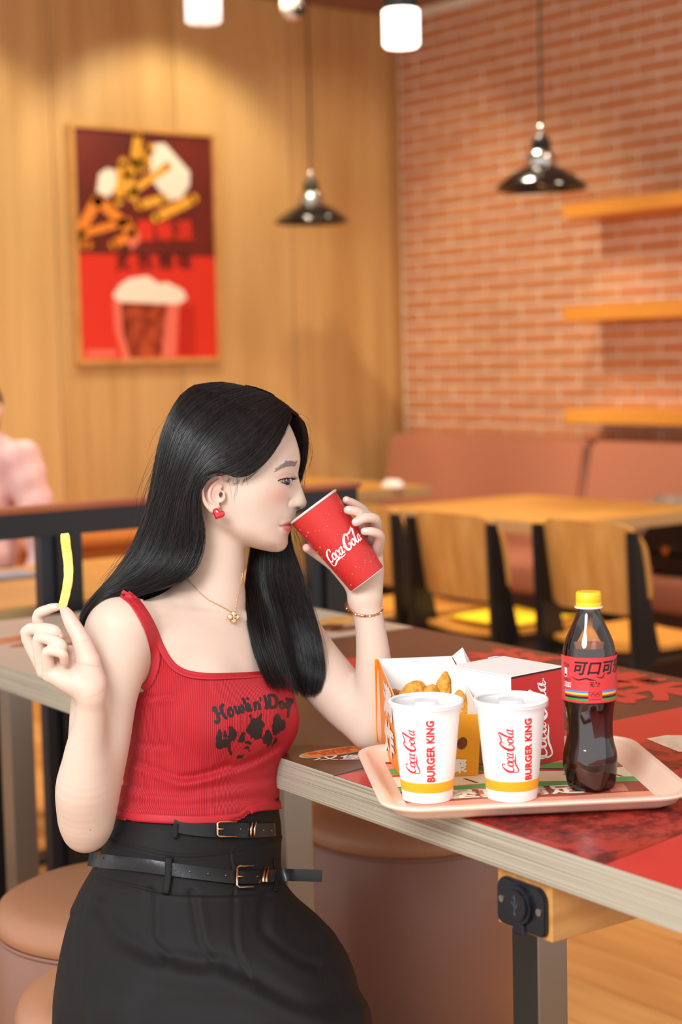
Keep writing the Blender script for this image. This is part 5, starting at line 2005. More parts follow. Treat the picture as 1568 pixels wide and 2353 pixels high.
def rib_mat(name, axis_attr='rib', dens=1.0):
    m = mat(name, (188, 39, 50), 0.62, spec=0.3)
    nt = m.node_tree
    b = nt.nodes['Principled BSDF']
    at = nt.nodes.new('ShaderNodeAttribute')
    at.attribute_name = axis_attr
    sp = nt.nodes.new('ShaderNodeSeparateXYZ')
    mu = nt.nodes.new('ShaderNodeMath')
    mu.operation = 'MULTIPLY'
    mu.inputs[1].default_value = 2 * math.pi * dens
    si = nt.nodes.new('ShaderNodeMath')
    si.operation = 'SINE'
    bp = nt.nodes.new('ShaderNodeBump')
    bp.inputs['Strength'].default_value = 0.55
    bp.inputs['Distance'].default_value = 0.0012
    mr = nt.nodes.new('ShaderNodeMapRange')
    mr.inputs[1].default_value, mr.inputs[2].default_value = -1, 1
    mx = nt.nodes.new('ShaderNodeMix')
    mx.data_type = 'RGBA'
    mx.inputs['A'].default_value = rgba((168, 26, 36))
    mx.inputs['B'].default_value = rgba((204, 50, 60))
    nt.links.new(at.outputs['Vector'], sp.inputs[0])
    nt.links.new(sp.outputs[0], mu.inputs[0])
    nt.links.new(mu.outputs[0], si.inputs[0])
    nt.links.new(si.outputs[0], bp.inputs['Height'])
    nt.links.new(bp.outputs[0], b.inputs['Normal'])
    nt.links.new(si.outputs[0], mr.inputs[0])
    nt.links.new(mr.outputs[0], mx.inputs['Factor'])
    nt.links.new(mx.outputs['Result'], b.inputs['Base Color'])
    return m


M_rib = rib_mat('ribbed_red')
BVH_CAMI = BVHTree.FromPolygons([tuple(q) for q in W2], [tuple(int(i) for i in q) for q in flipq(F2)])
cami = wpart('camisole', me, M_rib)
print('cami', len(V2), time.time() - T0)


def hit(px, py, *trees):
    """first surface seen at a picture position: (world point, normal)"""
    d = Vector(ray(px, py))
    best = None
    for t in trees:
        h = t.ray_cast(Vector(CAM), d.normalized())
        if h[0] is not None and (best is None or h[3] < best[2]):
            best = (h[0], h[1], h[3])
    if best is None:
        return None
    n = best[1]
    if n.dot(d) > 0:
        n = -n
    return best[0], n


def drape(pts, half, trees, off=0.0012, n=6, thick=0.0012, smooth_it=3, fall=None):
    """strip of cloth laid along a picture-space path on the given surfaces -> MB (world)"""
    C = catmull(pts, n)
    T = np.gradient(C, axis=0)
    T /= np.linalg.norm(T, axis=1)[:, None]
    N = np.stack([-T[:, 1], T[:, 0]], 1)
    half = np.interp(np.linspace(0, 1, len(C)), np.linspace(0, 1, len(np.atleast_1d(half))), np.atleast_1d(half))
    rows = []
    D = None
    for j, s in enumerate((-1, -0.5, 0, 0.5, 1)):
        row = []
        for i in range(len(C)):
            q = C[i] + N[i] * s * half[i]
            h = hit(q[0], q[1], *trees)
            if h is None:
                row.append(None)
            else:
                row.append(np.array(h[0] + h[1] * off))
        rows.append(row)
    # depth along the view for missing samples, then smooth depths
    dep = np.full((5, len(C)), np.nan)
    for j in range(5):
        for i in range(len(C)):
            if rows[j][i] is not None:
                dep[j, i] = (rows[j][i] - CAM) @ FW
    for i in range(len(C)):
        c = dep[:, i]
        if np.isnan(c).all():
            dep[:, i] = fall if fall else (dep[:, i - 1] if i else 2.2)
        else:
            c[np.isnan(c)] = np.nanmean(c)
    for _ in range(smooth_it):
        dep[:, 1:-1] = 0.25 * dep[:, :-2] + 0.5 * dep[:, 1:-1] + 0.25 * dep[:, 2:]
    V, Fc = [], []
    m = len(C)
    for lay in (0, 1):
        for j, s in enumerate((-1, -0.5, 0, 0.5, 1)):
            for i in range(m):
                q = C[i] + N[i] * s * half[i]
                dd = dep[j, i] - (thick if lay == 0 else 0) - (0.0004 if lay == 0 and j in (1, 2, 3) else 0)
                V.append(CAM + ray(q[0], q[1]) * dd)
    for lay in (0, 1):
        for j in range(4):
            for i in range(m - 1):
                a = lay * 5 * m + j * m + i
                Fc.append((a, a + 1, a + m + 1, a + m))
    for i in range(m - 1):
        for j in (0, 4):
            a = j * m + i
            Fc.append((a, a + 1, 5 * m + a + 1, 5 * m + a))
    for i in (0, m - 1):
        for j in range(4):
            a = j * m + i
            Fc.append((a, a + m, 5 * m + a + m, 5 * m + a))
    return MB().add(V, Fc), (C, dep)


def wmb(name, mb, material, parent=None, smooth=True, angle=None, attr=None):
    me = bpy.data.meshes.new(name)
    me.from_pydata([tuple(q) for q in mb.v], [], mb.f)
    bmh = bmesh.new()
    bmh.from_mesh(me)
    bmesh.ops.recalc_face_normals(bmh, faces=bmh.faces[:])
    bmh.to_mesh(me)
    bmh.free()
    if smooth:
        me.polygons.foreach_set('use_smooth', [True] * len(me.polygons))
        if angle:
            me.set_sharp_from_angle(angle=math.radians(angle))
    return wpart(name, me, material, parent)


TREES = (BVH_CAMI, BVH_BODY)
M_bind = mat('binding_red', (196, 22, 34), 0.6, bump=(2.0, 0.0))
# neckline, armhole and shoulder-strap bindings
STRAP_IN = [(292, 1364), (314, 1382), (336, 1412), (354, 1446), (368, 1482), (386, 1515), (406, 1536), (436, 1549), (480, 1554), (530, 1553), (590, 1550), (650, 1546), (685, 1540)]
STRAP_OUT = [(278, 1362), (304, 1382), (326, 1414), (343, 1448), (354, 1484), (358, 1516), (352, 1546), (341, 1570), (328, 1584)]
M_bindrib = mat('binding_ribbed', (184, 34, 44), 0.6)
mb, _ = drape(STRAP_IN, [8, 8, 8, 8, 7, 7], TREES, 0.0018, 8)
wmb('neckline_binding', mb, M_bindrib, cami)
mb, _ = drape(STRAP_OUT, [9, 10, 10, 10, 9, 8], TREES, 0.0016, 8)
wmb('armhole_binding', mb, M_bindrib, cami)
mb, _ = drape([(262, 1868), (285, 1875), (340, 1880), (420, 1884), (470, 1884), (545, 1879), (562, 1871), (578, 1859), (600, 1854), (640, 1850), (647, 1849)], 10, (BVH_CAMI,), 0.0006, 6)
wmb('hem', mb, M_bindrib, cami)

# printed lettering and wolves on the chest


def px_print(name, shape, tree, material, parent, off=0.0005, maxe=7.0):
    v, f = subdiv2d(shape, maxe)
    W = []
    for q in v:
        h = hit(q[0], q[1], tree)
        W.append(tuple(h[0] + h[1] * off) if h else tuple(cam_at(q[0], q[1], 2.15)))
    mb = MB().add(W, f)
    return wmb(name, mb, material, parent, False)


M_ink = mat('black_print', (40, 30, 30), 0.55)
SCALE = 240 / 1568.0


def zp(l):                      # coordinates of the 240x200 close view of the print
    return [(480 + a * SCALE, 1560 + b * SCALE) for a, b in l]


def zs(pts, w):
    return stroke2d(zp(pts), [q * SCALE for q in np.atleast_1d(w)] if np.ndim(w) else [w * SCALE] * 3, 5)


LET = [
    ([(65, 475), (70, 440), (95, 440), (115, 500), (140, 570), (150, 620), (125, 655), (95, 640)], [45, 48, 52, 50, 46, 50, 55, 45]),
    ([(205, 395), (185, 430), (195, 480), (215, 530), (255, 585)], [55, 48, 42, 46, 52]), ([(120, 540), (160, 520), (200, 495)], 40),
    ([(320, 430), (290, 480), (310, 550), (350, 550), (360, 490), (320, 440)], 40),
    ([(390, 420), (410, 480), (440, 520), (455, 470)], 40), ([(450, 420), (470, 480), (505, 500), (515, 440), (490, 400)], 40),
    ([(510, 300), (540, 360), (570, 430), (590, 480)], 45), ([(590, 380), (610, 430), (630, 470)], 45), ([(575, 295), (580, 298), (585, 300)], 40), ([(560, 470), (600, 440), (620, 400)], 34),
    ([(680, 360), (700, 410), (690, 460)], 42), ([(700, 360), (740, 360), (755, 420), (765, 450)], 42), ([(775, 285), (772, 300), (770, 325)], 26),
    ([(835, 260), (855, 330), (870, 390), (860, 440), (900, 420)], 45), ([(900, 250), (910, 330), (920, 420), (990, 420), (1020, 350), (990, 260), (920, 240)], [45, 50, 45, 50, 50, 45, 40]),
    ([(1070, 350), (1075, 420), (1110, 440), (1130, 390), (1100, 345), (1070, 350)], 36),
    ([(1160, 300), (1190, 310), (1170, 380), (1165, 430)], 40), ([(1200, 320), (1240, 310), (1250, 350)], 40), ([(1230, 350), (1200, 450), (1185, 570)], [40, 36, 30]), ([(1180, 400), (1210, 395), (1230, 390)], 28),
]
shirt_print = merge2d([zs(p, w) for p, w in LET])
px_print('chest_lettering', shirt_print, BVH_CAMI, M_ink, cami)


def rough_blob(l, seed):
    q = catmull(zp(l), 5, True)
    rs = np.random.RandomState(seed)
    q = q + rs.normal(size=q.shape) * 1.1
    return poly2d([tuple(v) for v in q])


WOLF = [[(610, 530), (650, 580), (720, 590), (770, 520), (805, 530), (800, 620), (845, 690), (800, 760), (800, 860), (740, 900), (660, 890), (600, 820), (555, 780), (590, 700), (625, 640)],
        [(1000, 540), (1050, 550), (1090, 600), (1150, 640), (1140, 740), (1080, 780), (1040, 810), (980, 850), (955, 790), (955, 650)],
        [(150, 760), (190, 790), (200, 900), (160, 950), (115, 960), (108, 880)], [(300, 720), (380, 740), (420, 830), (380, 920), (310, 940), (290, 840)], [(120, 940), (280, 900), (330, 960), (250, 1030), (130, 1040)], [(220, 780), (265, 790), (270, 880), (225, 880)],
        [(490, 800), (530, 820), (530, 920), (480, 950), (440, 940), (460, 870)], [(870, 770), (915, 790), (950, 880), (930, 980), (880, 1040), (870, 980), (820, 960), (815, 860)], [(1000, 870), (1025, 890), (1010, 950), (940, 1020), (970, 950)],
        [(540, 935), (625, 940), (620, 990), (560, 960)], [(525, 1050), (580, 1000), (610, 1040), (600, 1100), (580, 1050)], [(280, 1020), (330, 1000), (320, 1070), (355, 1115), (320, 1130), (290, 1070)], [(425, 1165), (520, 1135), (490, 1190), (445, 1205)]]
for i, w in enumerate(WOLF):
    px_print('wolf_print', rough_blob(w, i), BVH_CAMI, M_ink, cami, 0.0004)

# ---------------------------------------------------------------- long black skirt with belts
RING = [(1846, 274, 634, 180, -42), (1895, 262, 636, 187, -41), (1915, 248, 638, 196, -40), (1950, 228, 641, 205, -38), (1990, 206, 645, 210, -36), (2030, 190, 656, 216, -32), (2060, 176, 680, 222, -26), (2095, 160, 722, 230, -14), (2140, 150, 768, 242, 2), (2190, 140, 800, 262, 10), (2240, 130, 820, 284, 12), (2290, 122, 834, 306, 14), (2353, 114, 852, 326, 16), (2450, 106, 872, 345, 16), (2600, 100, 884, 350, 16), (2800, 96, 890, 352, 16), (2965, 94, 894, 352, 16)]
RG = np.array(RING, float)
GROOVE = [([(345, 2046), (347, 2110), (350, 2157), (382, 2198)], 7, 11), ([(442, 2052), (452, 2116), (462, 2167), (488, 2208)], 7, 11), ([(540, 2060), (540, 2157), (554, 2208), (574, 2249)], 4, 8), ([(615, 2062), (605, 2126), (630, 2165), (687, 2206), (727, 2222)], 9, 14),
          ([(227, 2086), (278, 2150), (345, 2190), (432, 2208), (518, 2218), (585, 2250), (687, 2304), (763, 2312), (804, 2285)], 15, 24), ([(214, 2020), (192, 2075), (184, 2157), (184, 2260), (190, 2353)], 5, 7), ([(164, 2110), (160, 2200), (172, 2300), (180, 2353)], 7, 12), ([(700, 2110), (724, 2150), (735, 2180)], 6, 14), ([(541, 1940), (541, 2010), (540, 2060)], 3, 3), ([(252, 1902), (330, 1915), (430, 1938), (541, 1937), (632, 1930)], 3, 5), ([(214, 2010), (290, 2030), (380, 2052), (470, 2057), (541, 2056), (590, 2054), (650, 2040)], 3, 4)]
ny_, na_ = 330, 560
ys_ = np.concatenate([np.linspace(1846, 2380, 270), np.linspace(2384, 2965, 60)])
xl, xr, bb, cz = (np.interp(ys_, RG[:, 0], RG[:, i]) for i in (1, 2, 3, 4))
for _ in range(12):
    for arr in (xl, xr, bb, cz):
        arr[1:-1] = 0.25 * arr[:-2] + 0.5 * arr[1:-1] + 0.25 * arr[2:]
th_ = np.linspace(0, 2 * math.pi, na_, endpoint=False)
YY, TT = np.meshgrid(ys_, th_, indexing='ij')
cx_, aa = (xl + xr) / 2, (xr - xl) / 2
ex_ = 1 - 0.36 * sstep(2130, 2330, YY)          # the cloth squares off where it drapes over the stool
XX = cx_[:, None] + aa[:, None] * np.sign(np.cos(TT)) * np.abs(np.cos(TT)) ** ex_
ZZ = cz[:, None] + bb[:, None] * np.sign(np.sin(TT)) * np.abs(np.sin(TT)) ** ex_
disp = np.zeros_like(XX)
frontm = np.sin(TT) > -0.25
for ln, amp, w in GROOVE:
    ln = catmull(ln, 5)
    q = seg_dist2d(XX, YY, ln)
    disp -= np.where(frontm, amp * np.exp(-(q / w) ** 2), 0)
    q = seg_dist2d(XX, YY, ln + np.array([w * 0.9, w * 1.4]))
    disp += np.where(frontm, amp * 0.75 * np.exp(-(q / (w * 1.6)) ** 2), 0)
grow = np.clip((YY - 2060) / 700, 0, 1)
disp += grow ** 2 * 16 * np.sin(TT * 14 + 0.8 * np.sin(TT * 3) + 0.5) + np.clip((YY - 2060) / 250, 0, 1) * (3.5 * np.sin(TT * 7 + YY * 0.008) + 3.0 * np.sin(TT * 4 - YY * 0.012 + 1))
XX = XX + disp * np.cos(TT)
ZZ = ZZ + disp * np.sin(TT)
A = np.stack([XX, YY, ZZ], -1).reshape(-1, 3)
k_ = (1 - A[:, 2] / FPX)
A = np.stack([(A[:, 0] - CX) * k_, (A[:, 1] - CY) * k_, A[:, 2]], 1)
# the waistband hugs the turned waist of the torso, lower down it blends into the skirt rings
TT_ = np.array(TORSO, float)
yr = YY.reshape(-1) - CY
tcx, tcz, ta, tb = (np.interp(yr, TT_[:, 0] - CY, TT_[:, i]) for i in (1, 2, 3, 4))
phi = math.atan2(SD[1], SD[0])
tf = TT.reshape(-1)
rr_ = 1 / np.sqrt((np.cos(tf - phi) / ta) ** 2 + (np.sin(tf - phi) / tb) ** 2) + 3.0 + disp.reshape(-1)
Ar = np.stack([tcx - CX + rr_ * np.cos(tf), yr, tcz + rr_ * np.sin(tf)], 1)
wt = sstep(1905, 2050, YY.reshape(-1))[:, None]
A = Ar * (1 - wt) + A * wt
idx = np.arange(len(ys_) * na_).reshape(len(ys_), na_)
Fs = np.stack([idx[:-1, :], np.roll(idx, -1, 1)[:-1, :], np.roll(idx, -1, 1)[1:, :], idx[1:, :]], -1).reshape(-1, 4)
W3 = FR.W(A)
W3[:, 2] = np.maximum(W3[:, 2], 0.012)
me = np_mesh('skirt', W3, Fs)
M_skirt = mat('black_crepe', (24, 21, 21), 0.7, spec=0.3, bump=(900, 0.15))
BVH_SK = BVHTree.FromPolygons([tuple(q) for q in W3], [tuple(int(i) for i in q) for q in Fs])
skirt = wpart('skirt', me, M_skirt)
M_belt = mat('belt_leather', (26, 25, 28), 0.33, bump=(300, 0.1))
M_gold = mat('pale_gold', (226, 186, 150), 0.18, 1.0)
TS = (BVH_SK,)
# belt tail sticks out past the hip: fall-back depth keeps it straight
tail_d = float((np.array(hit(640, 2012, BVH_SK)[0]) - CAM) @ FW) if hit(640, 2012, BVH_SK) else 2.2
mb, _ = drape([(203, 1974), (240, 1979), (289, 1984), (340, 1990), (381, 1996), (467, 2007), (544, 2016), (600, 2015), (645, 2011), (690, 2011), (741, 2013)], [16, 16, 15.5, 15.5, 15, 15, 14.5, 14.5, 14, 14, 14], TS, 0.003, 6, 0.003, 6, tail_d - 0.006)
lb = wmb('lower_belt', mb, M_belt, None, True, 50)
mb, _ = drape([(398, 1897), (440, 1903), (500, 1907), (560, 1908), (600, 1908), (634, 1906)], [14, 16, 17, 17, 16, 15], TS, 0.003, 6, 0.003, 4)
ub = wmb('upper_belt', mb, M_belt, None, True, 50)


def at_surface(px, py, up_, trees=TS):
    h = hit(px, py, *trees)
    if h is None:
        return CAM + ray(px, py) * (2.2 - up_)
    d = (np.array(h[0]) - CAM) @ FW
    return CAM + ray(px, py) * (d - up_)


def wire(pts, r, up_=0.008, closed=False, trees=TS, n=1):
    return MB().tube([at_surface(x, y, up_, trees) for x, y in pts], r, 8, True, closed)


def buckle(x0, x1, y0, y1, par, tilt=0.0):
    yy = lambda x, y: y + (x - x0) * tilt
    pts = [(x, yy(x, y)) for x, y in ((x0 + 3, y0), (x1, y0), (x1, y0 + 1), (x1, y0 + 4))]
    mb = wire([(x1, yy(x1, y0)), (x0 + 4, yy(x0 + 4, y0)), (x0, yy(x0, y0 + 4)), (x0, yy(x0, (y0 + y1) / 2)), (x0, yy(x0, y1 - 4)), (x0 + 4, yy(x0 + 4, y1)), (x1, yy(x1, y1))], 0.0016)
    wmb('buckle_frame', mb, M_gold, par)
    mb = wire([(x0, yy(x0, (y0 + y1) / 2)), (x0 + 8, yy(x0, (y0 + y1) / 2)), (x0 + 14, yy(x0 + 14, (y0 + y1) / 2))], 0.0013, 0.0085)
    wmb('buckle_prong', mb, M_gold, par)


buckle(545, 582, 1990, 2038, lb, 0.0)
buckle(500, 543, 1888, 1922, ub, 0.0)
for x, y0, y1, par in ((606, 1993, 2027, lb), (613, 1993, 2027, lb), (577, 1890, 1923, ub), (585, 1889, 1922, ub)):
    wmb('keeper_ring', wire([(x + 3, y0), (x, (y0 + y1) / 2), (x - 1, y1)], 0.0017, 0.0078), M_gold, par)
for x, y, par in ((395, 1998, lb), (436, 2003, lb), (478, 2008, lb), (519, 2012, lb), (592, 2014, lb), (646, 2011, lb), (666, 2011, lb), (553, 1905, ub), (606, 1908, ub), (625, 1909, ub)):
    p0 = at_surface(x, y, 0.0066)
    p1 = at_surface(x, y, 0.0072)
    wmb('belt_hole', MB().tube([p0, p1], 0.0011, 10), mat('hole_metal', (120, 112, 108), 0.3, 0.7), par)
for pts, w in (([(388, 1968), (386, 2012), (380, 2054)], 8), ([(405, 1893), (404, 1908), (401, 1924)], 6), ([(634, 1974), (638, 2012), (634, 2048)], 5)):
    mb, _ = drape(pts, w, TS, 0.0062, 6, 0.002, 2)
    wmb('belt_loop', mb, M_skirt, skirt)

# ---------------------------------------------------------------- eye, brows, nails, jewellery
def ball(c, r, name, material, parent=None, seg=28):
    b = bmesh.new()
    bmesh.ops.create_uvsphere(b, u_segments=seg, v_segments=seg, radius=1.0)
    mb = MB()
    b.verts.index_update()
    W = FR.W(np.array([np.array(v.co) * r + c for v in b.verts]))
    mb.add(W, [[v.index for v in f.verts] for f in b.faces])
    b.free()
    return wmb(name, mb, material, parent)


def surf_c(px, py):
    h = hit(px, py, BVH_BODY)
    return FR.inv(np.array(h[0]))[2] if h else 0.0


eye_c = surf_c(662, 1116)
ec = P_(652.5, 1106.0, surf_c(658, 1117) - 15.5)
eb = ball(ec, 19.0, 'eyeball', mat('eye_white', (206, 192, 188), 0.12), None)
gz = np.array([0.50, 0.06, 0.86])
gz /= np.linalg.norm(gz)
t1 = np.cross(gz, [0, 1, 0])
t1 /= np.linalg.norm(t1)
t2 = np.cross(gz, t1)
for nm, r, lift, cmat in (('iris', 8.6, 1.004, mat('iris_dark', (34, 22, 20), 0.08, coat=1.0)), ('catchlight', 1.6, 1.02, mat('eye_glint', (250, 250, 255), 0.3))):
    mb = MB()
    n = 22
    off = np.zeros(3) if nm == 'iris' else -t1 * 2.5 - t2 * 4.5
    if nm == 'catchlight':
        off = np.array([-2.0, -4.0, 4.0])
    Vv = [ec + 0 * gz]
    Vv = []
    for k in range(5):
        for j in range(n):
            a = 2 * math.pi * j / n
            d = gz * 17 + off + (t1 * math.cos(a) + t2 * math.sin(a)) * r * (k + 0.001) / 4
            Vv.append(ec + d / np.linalg.norm(d) * 19.0 * lift)
    Fc = [tuple(range(n))]
    for k in range(4):
        for j in range(n):
            Fc.append((k * n + j, k * n + (j + 1) % n, (k + 1) * n + (j + 1) % n, (k + 1) * n + j))
    wmb(nm, MB().add(FR.W(np.array(Vv)), Fc), cmat, eb)


def on_skin(px, py, up_=0.5):
    """picture position on the skin, lifted by up_ pixels, in body frame"""
    h = hit(px, py, BVH_BODY)
    if h is None:
        return None
    return FR.inv(np.array(h[0] + h[1] * up_ * FR.s))


def hairs(name, rows, r0_, material, parent=None, seg=5):
    """rows: list of point lists in the body frame"""
    mb = MB()
    for pts in rows:
        pts = np.array(pts)
        rr_ = np.linspace(r0_, r0_ * 0.25, len(pts)) * FR.s
        mb.tube(FR.W(pts), rr_, 4)
    return wmb(name, mb, material, parent)


M_lash = mat('lash_black', (20, 14, 14), 0.5)
rs = np.random.RandomState(3)
rows = []
up_lid = catmull([(639, 1104.8), (647, 1101.6), (656, 1099.8), (664, 1099.2), (670, 1100), (673, 1102)], 6)
c_lid = [surf_c(x, y - 3.5) for x, y in up_lid]
c_lid = np.interp(np.arange(len(c_lid)), [0, len(c_lid) - 1], [c_lid[0], c_lid[-6]])
liner = [P_(x, y, surf_c(x, y - 2.6) + 0.6) for x, y in up_lid]
wmb('eyeliner', MB().tube(FR.W(np.array(liner)), np.interp(np.linspace(0, 1, len(liner)), [0, 0.5, 1], [0.9, 1.7, 1.9]) * FR.s, 6), M_lash)
for k in range(26):
    i = int(len(liner) * (0.45 + 0.55 * k / 26.0))
    i = min(i, len(liner) - 1)
    b = liner[i]
    L = 6 + 9 * (k / 26.0)
    d = np.array([0.85 + 0.1 * rs.normal(), -0.15 + 0.12 * rs.normal(), 0.35])
    d /= np.linalg.norm(d)
    rows.append([b, b + d * L * 0.5 + [0, 0.8, 0], b + d * L + [0, -1.2, 0]])
low = catmull([(647, 1107.5), (656, 1110.8), (664, 1112.4), (669, 1111)], 5)
for k in range(14):
    x, y = low[int(len(low) * k / 14)]
    b = P_(x, y, surf_c(x, y + 2.5) + 0.3)
    rows.append([b, b + [2, 2.2, 1], b + [3.5, 3.2, 1.2]])
hairs('eyelashes', rows, 0.55, M_lash)
lowl = [P_(x, y, surf_c(x, y + 2) + 0.2) for x, y in low]
wmb('eyeliner', MB().tube(FR.W(np.array(lowl)), 0.7 * FR.s, 5), mat('liner_brown', (92, 44, 38), 0.6))
# far eye lashes peeking past the bridge of the nose
rows = []
for k in range(10):
    b = P_(683 + 0.5 * k, 1087 + 0.4 * k, ZH - 42)
    rows.append([b, b + [6, 0.5, 0], b + [11, -1.0 - 0.3 * k, 0]])
hairs('far_eyelashes', rows, 0.7, M_lash)
# eyebrow
rows = []
bu = catmull([(634, 1081), (645, 1072), (657, 1061.5), (668, 1059), (684, 1060)], 10)
bl_ = catmull([(636, 1081.5), (648, 1075.5), (660, 1072), (672, 1070), (680, 1070.5)], 10)
for k in range(300):
    t = rs.uniform(0, 1)
    i = min(int(t * (len(bu) - 1)), len(bu) - 2)
    w = rs.uniform(0, 1)
    q = bu[i] * (1 - w) + bl_[i] * w
    d = np.array([-0.9, 0.25 + 0.35 * (1 - t)]) if rs.uniform() < 0.7 else np.array([-0.5, -0.7])
    L = rs.uniform(4, 8)
    pts = [on_skin(q[0] + d[0] * L * s, q[1] + d[1] * L * s, 0.3 + 0.6 * s) for s in (0, 0.5, 1)]
    if all(p is not None for p in pts):
        rows.append(pts)
hairs('eyebrow', rows, 0.6, mat('brow_hair', (150, 128, 124), 0.8))

# fingernails
M_nail = mat('nail', (246, 196, 190), 0.15, coat=0.6)


def nail(px, py, w, l, ang):
    ca, sa = math.cos(ang), math.sin(ang)
    V, Fc = [], []
    n = 8
    for i in range(n + 1):
        for j in range(n + 1):
            u, v = -1 + 2 * i / n, -1 + 2 * j / n
            uu, vv = u * math.sqrt(1 - v * v / 2), v * math.sqrt(1 - u * u / 2)
            x, y = uu * l, vv * w
            q = on_skin(px + x * ca - y * sa, py + x * sa + y * ca, 0.9 - 0.7 * (u * u * 0.5 + v * v * 0.5))
            V.append(q if q is not None else V[-1] if V else P_(px, py, 0))
    for i in range(n):
        for j in range(n):
            a = i * (n + 1) + j
            Fc.append((a, a + 1, a + n + 2, a + n + 1))
    wmb('fingernail', MB().add(FR.W(np.array(V)), Fc), M_nail)


for q in ((124, 1394, 5, 8, -0.2), (139, 1461, 4, 5, 0.9), (799, 1169, 5.5, 8, 0.15), (817, 1197, 5.5, 8, -0.2), (838, 1218, 5, 8, 0.05), (795, 1147, 4, 6, 0.5)):
    nail(*q)

# heart earring
hp = []
for k in range(40):
    t = 2 * math.pi * k / 40
    hp.append((16 * math.sin(t) ** 3, -(13 * math.cos(t) - 5 * math.cos(2 * t) - 2 * math.cos(3 * t) - math.cos(4 * t))))
hp = np.array(hp) * 0.93
ca, sa = math.cos(0.42), math.sin(0.42)
V, Fc = [], []
ec_c = surf_c(497, 1170) + 7
for lay, (s, dz) in enumerate(((0.90, -2.5), (1.0, 0), (0.97, 3.0), (0.82, 5.6), (0.5, 7.2), (0.02, 7.8))):
    for x, y in hp:
        X_, Y_ = x * s, (y + 1.5) * s - 1.5
        V.append(P_(502 + X_ * ca - Y_ * sa, 1181 + X_ * sa + Y_ * ca, ec_c + dz))
for lay in range(5):
    for k in range(40):
        Fc.append((lay * 40 + k, lay * 40 + (k + 1) % 40, (lay + 1) * 40 + (k + 1) % 40, (lay + 1) * 40 + k))
Fc.append(tuple(range(40)))
wmb('heart_earring', MB().add(FR.W(np.array(V)), Fc), mat('red_enamel', (200, 20, 30), 0.12, coat=1.0))

# necklace: links along the collar, clover pendant
TRE = (BVH_BODY, BVH_CAMI)
M_chain = mat('gold_chain', (236, 200, 138), 0.2, 1.0)
nk = catmull([(420, 1318), (438, 1338), (455, 1357), (478, 1377), (505, 1391), (525, 1402), (537, 1408), (541, 1396), (546, 1372), (552, 1348), (556, 1328), (557, 1318)], 10)
nkw = [at_surface(x, y, 0.002, TRE) for x, y in nk]
dep = np.array([(q - CAM) @ FW for q in nkw])
for _ in range(10):
    dep[1:-1] = 0.25 * dep[:-2] + 0.5 * dep[1:-1] + 0.25 * dep[2:]
nkw = np.array([CAM + ray(x, y) * d for (x, y), d in zip(nk, dep)])
mb = MB()
L = np.concatenate([[0], np.cumsum(np.linalg.norm(np.diff(nkw, axis=0), axis=1))])
nl = int(L[-1] / 0.0021)
for k in range(nl):
    s = L[-1] * (k + 0.5) / nl
    p = np.array([np.interp(s, L, nkw[:, i]) for i in range(3)])
    q = np.array([np.interp(s + 0.0005, L, nkw[:, i]) for i in range(3)])
    d = (q - p) / (np.linalg.norm(q - p) + 1e-9)
    sd_ = np.cross(d, FW if k % 2 else UP)
    sd_ /= np.linalg.norm(sd_) + 1e-9
    mb.tube([p + d * 0.0012 * math.cos(a) + sd_ * 0.0006 * math.sin(a) for a in np.linspace(0, 2 * math.pi, 8, endpoint=False)], 0.00026, 4, closed=True)
nkl = wmb('necklace', mb, M_chain)
pc = [(537, 1411), (529, 1418), (545, 1418), (537, 1426)]
mbp = MB()
for x, y in pc:
    c = at_surface(x, y, 0.0045, TRE)
    mbp.tube([c + FW * 0.0012, c - FW * 0.0004, c - FW * 0.0010], [0.0036, 0.0036, 0.0030], 18)
wmb('pendant', mbp, M_chain, nkl)
mbp = MB()
for x, y in pc + [(537, 1418)]:
    for dx, dy in ((0, 0), (2.9, 0), (-2.9, 0), (0, 2.9), (0, -2.9)):
        c = at_surface(x + dx, y + dy, 0.0058, TRE)
        mbp.tube([c, c - FW * 0.0006], [0.0010, 0.0005], 8)
wmb('pendant_stone', mbp, mat('crystal', (250, 246, 240), 0.05, coat=1.0), nkl)

# bracelet around the raised wrist
M_rose = mat('rose_gold', (230, 160, 116), 0.18, 1.0)
bc = P_(838.5, 1396, -80)
ax1, ax2 = np.array([1, 0.06, 0.0]), np.array([0, 0.42, 0.9])
brp = [bc + ax1 * 41 * math.cos(a) + ax2 * 41 * math.sin(a) for a in np.linspace(0, 2 * math.pi, 60, endpoint=False)]
br = wmb('bracelet', MB().tube(FR.W(np.array(brp)), 2.6 * FR.s, 8, closed=True), M_rose)
for i, a in enumerate(np.linspace(0.25, math.pi - 0.25, 11)):
    p = bc + ax1 * 41 * math.cos(a) + ax2 * 41 * math.sin(a)
    nn = ax1 * math.cos(a) + ax2 * math.sin(a)
    ball(p + nn * 1.8, 2.2, 'bracelet_stone', (mat('stone_amber', (190, 84, 40), 0.1), mat('stone_clear', (250, 244, 236), 0.08), mat('stone_garnet', (130, 34, 28), 0.1))[i % 3], br, 10)

# ---------------------------------------------------------------- things held in the hands
# red paper cup at the lips
ctop, cbot = P_(720, 1165, ZH), P_(843.5, 1330, ZH)
axis = (cbot - ctop)
Lc = np.linalg.norm(axis)
axis /= Lc
cu = np.cross(axis, [0, 0, 1.0])
cu /= np.linalg.norm(cu)
cv_ = np.cross(axis, cu)
tilt = 0.06
R0, R1 = 64.0, 47.5
cup_loc = FR.W(cbot)
rc = thing('red_cup', 'red paper cup with white script and water drops, held to the lips', 'cup', tuple(cup_loc))
CINV = Matrix.Translation(-Vector(cup_loc))


def cuppt(rr_, a, t):
    return FR.W(ctop + axis * t + rr_ * (cu * math.cos(a) + cv_ * math.sin(a)))


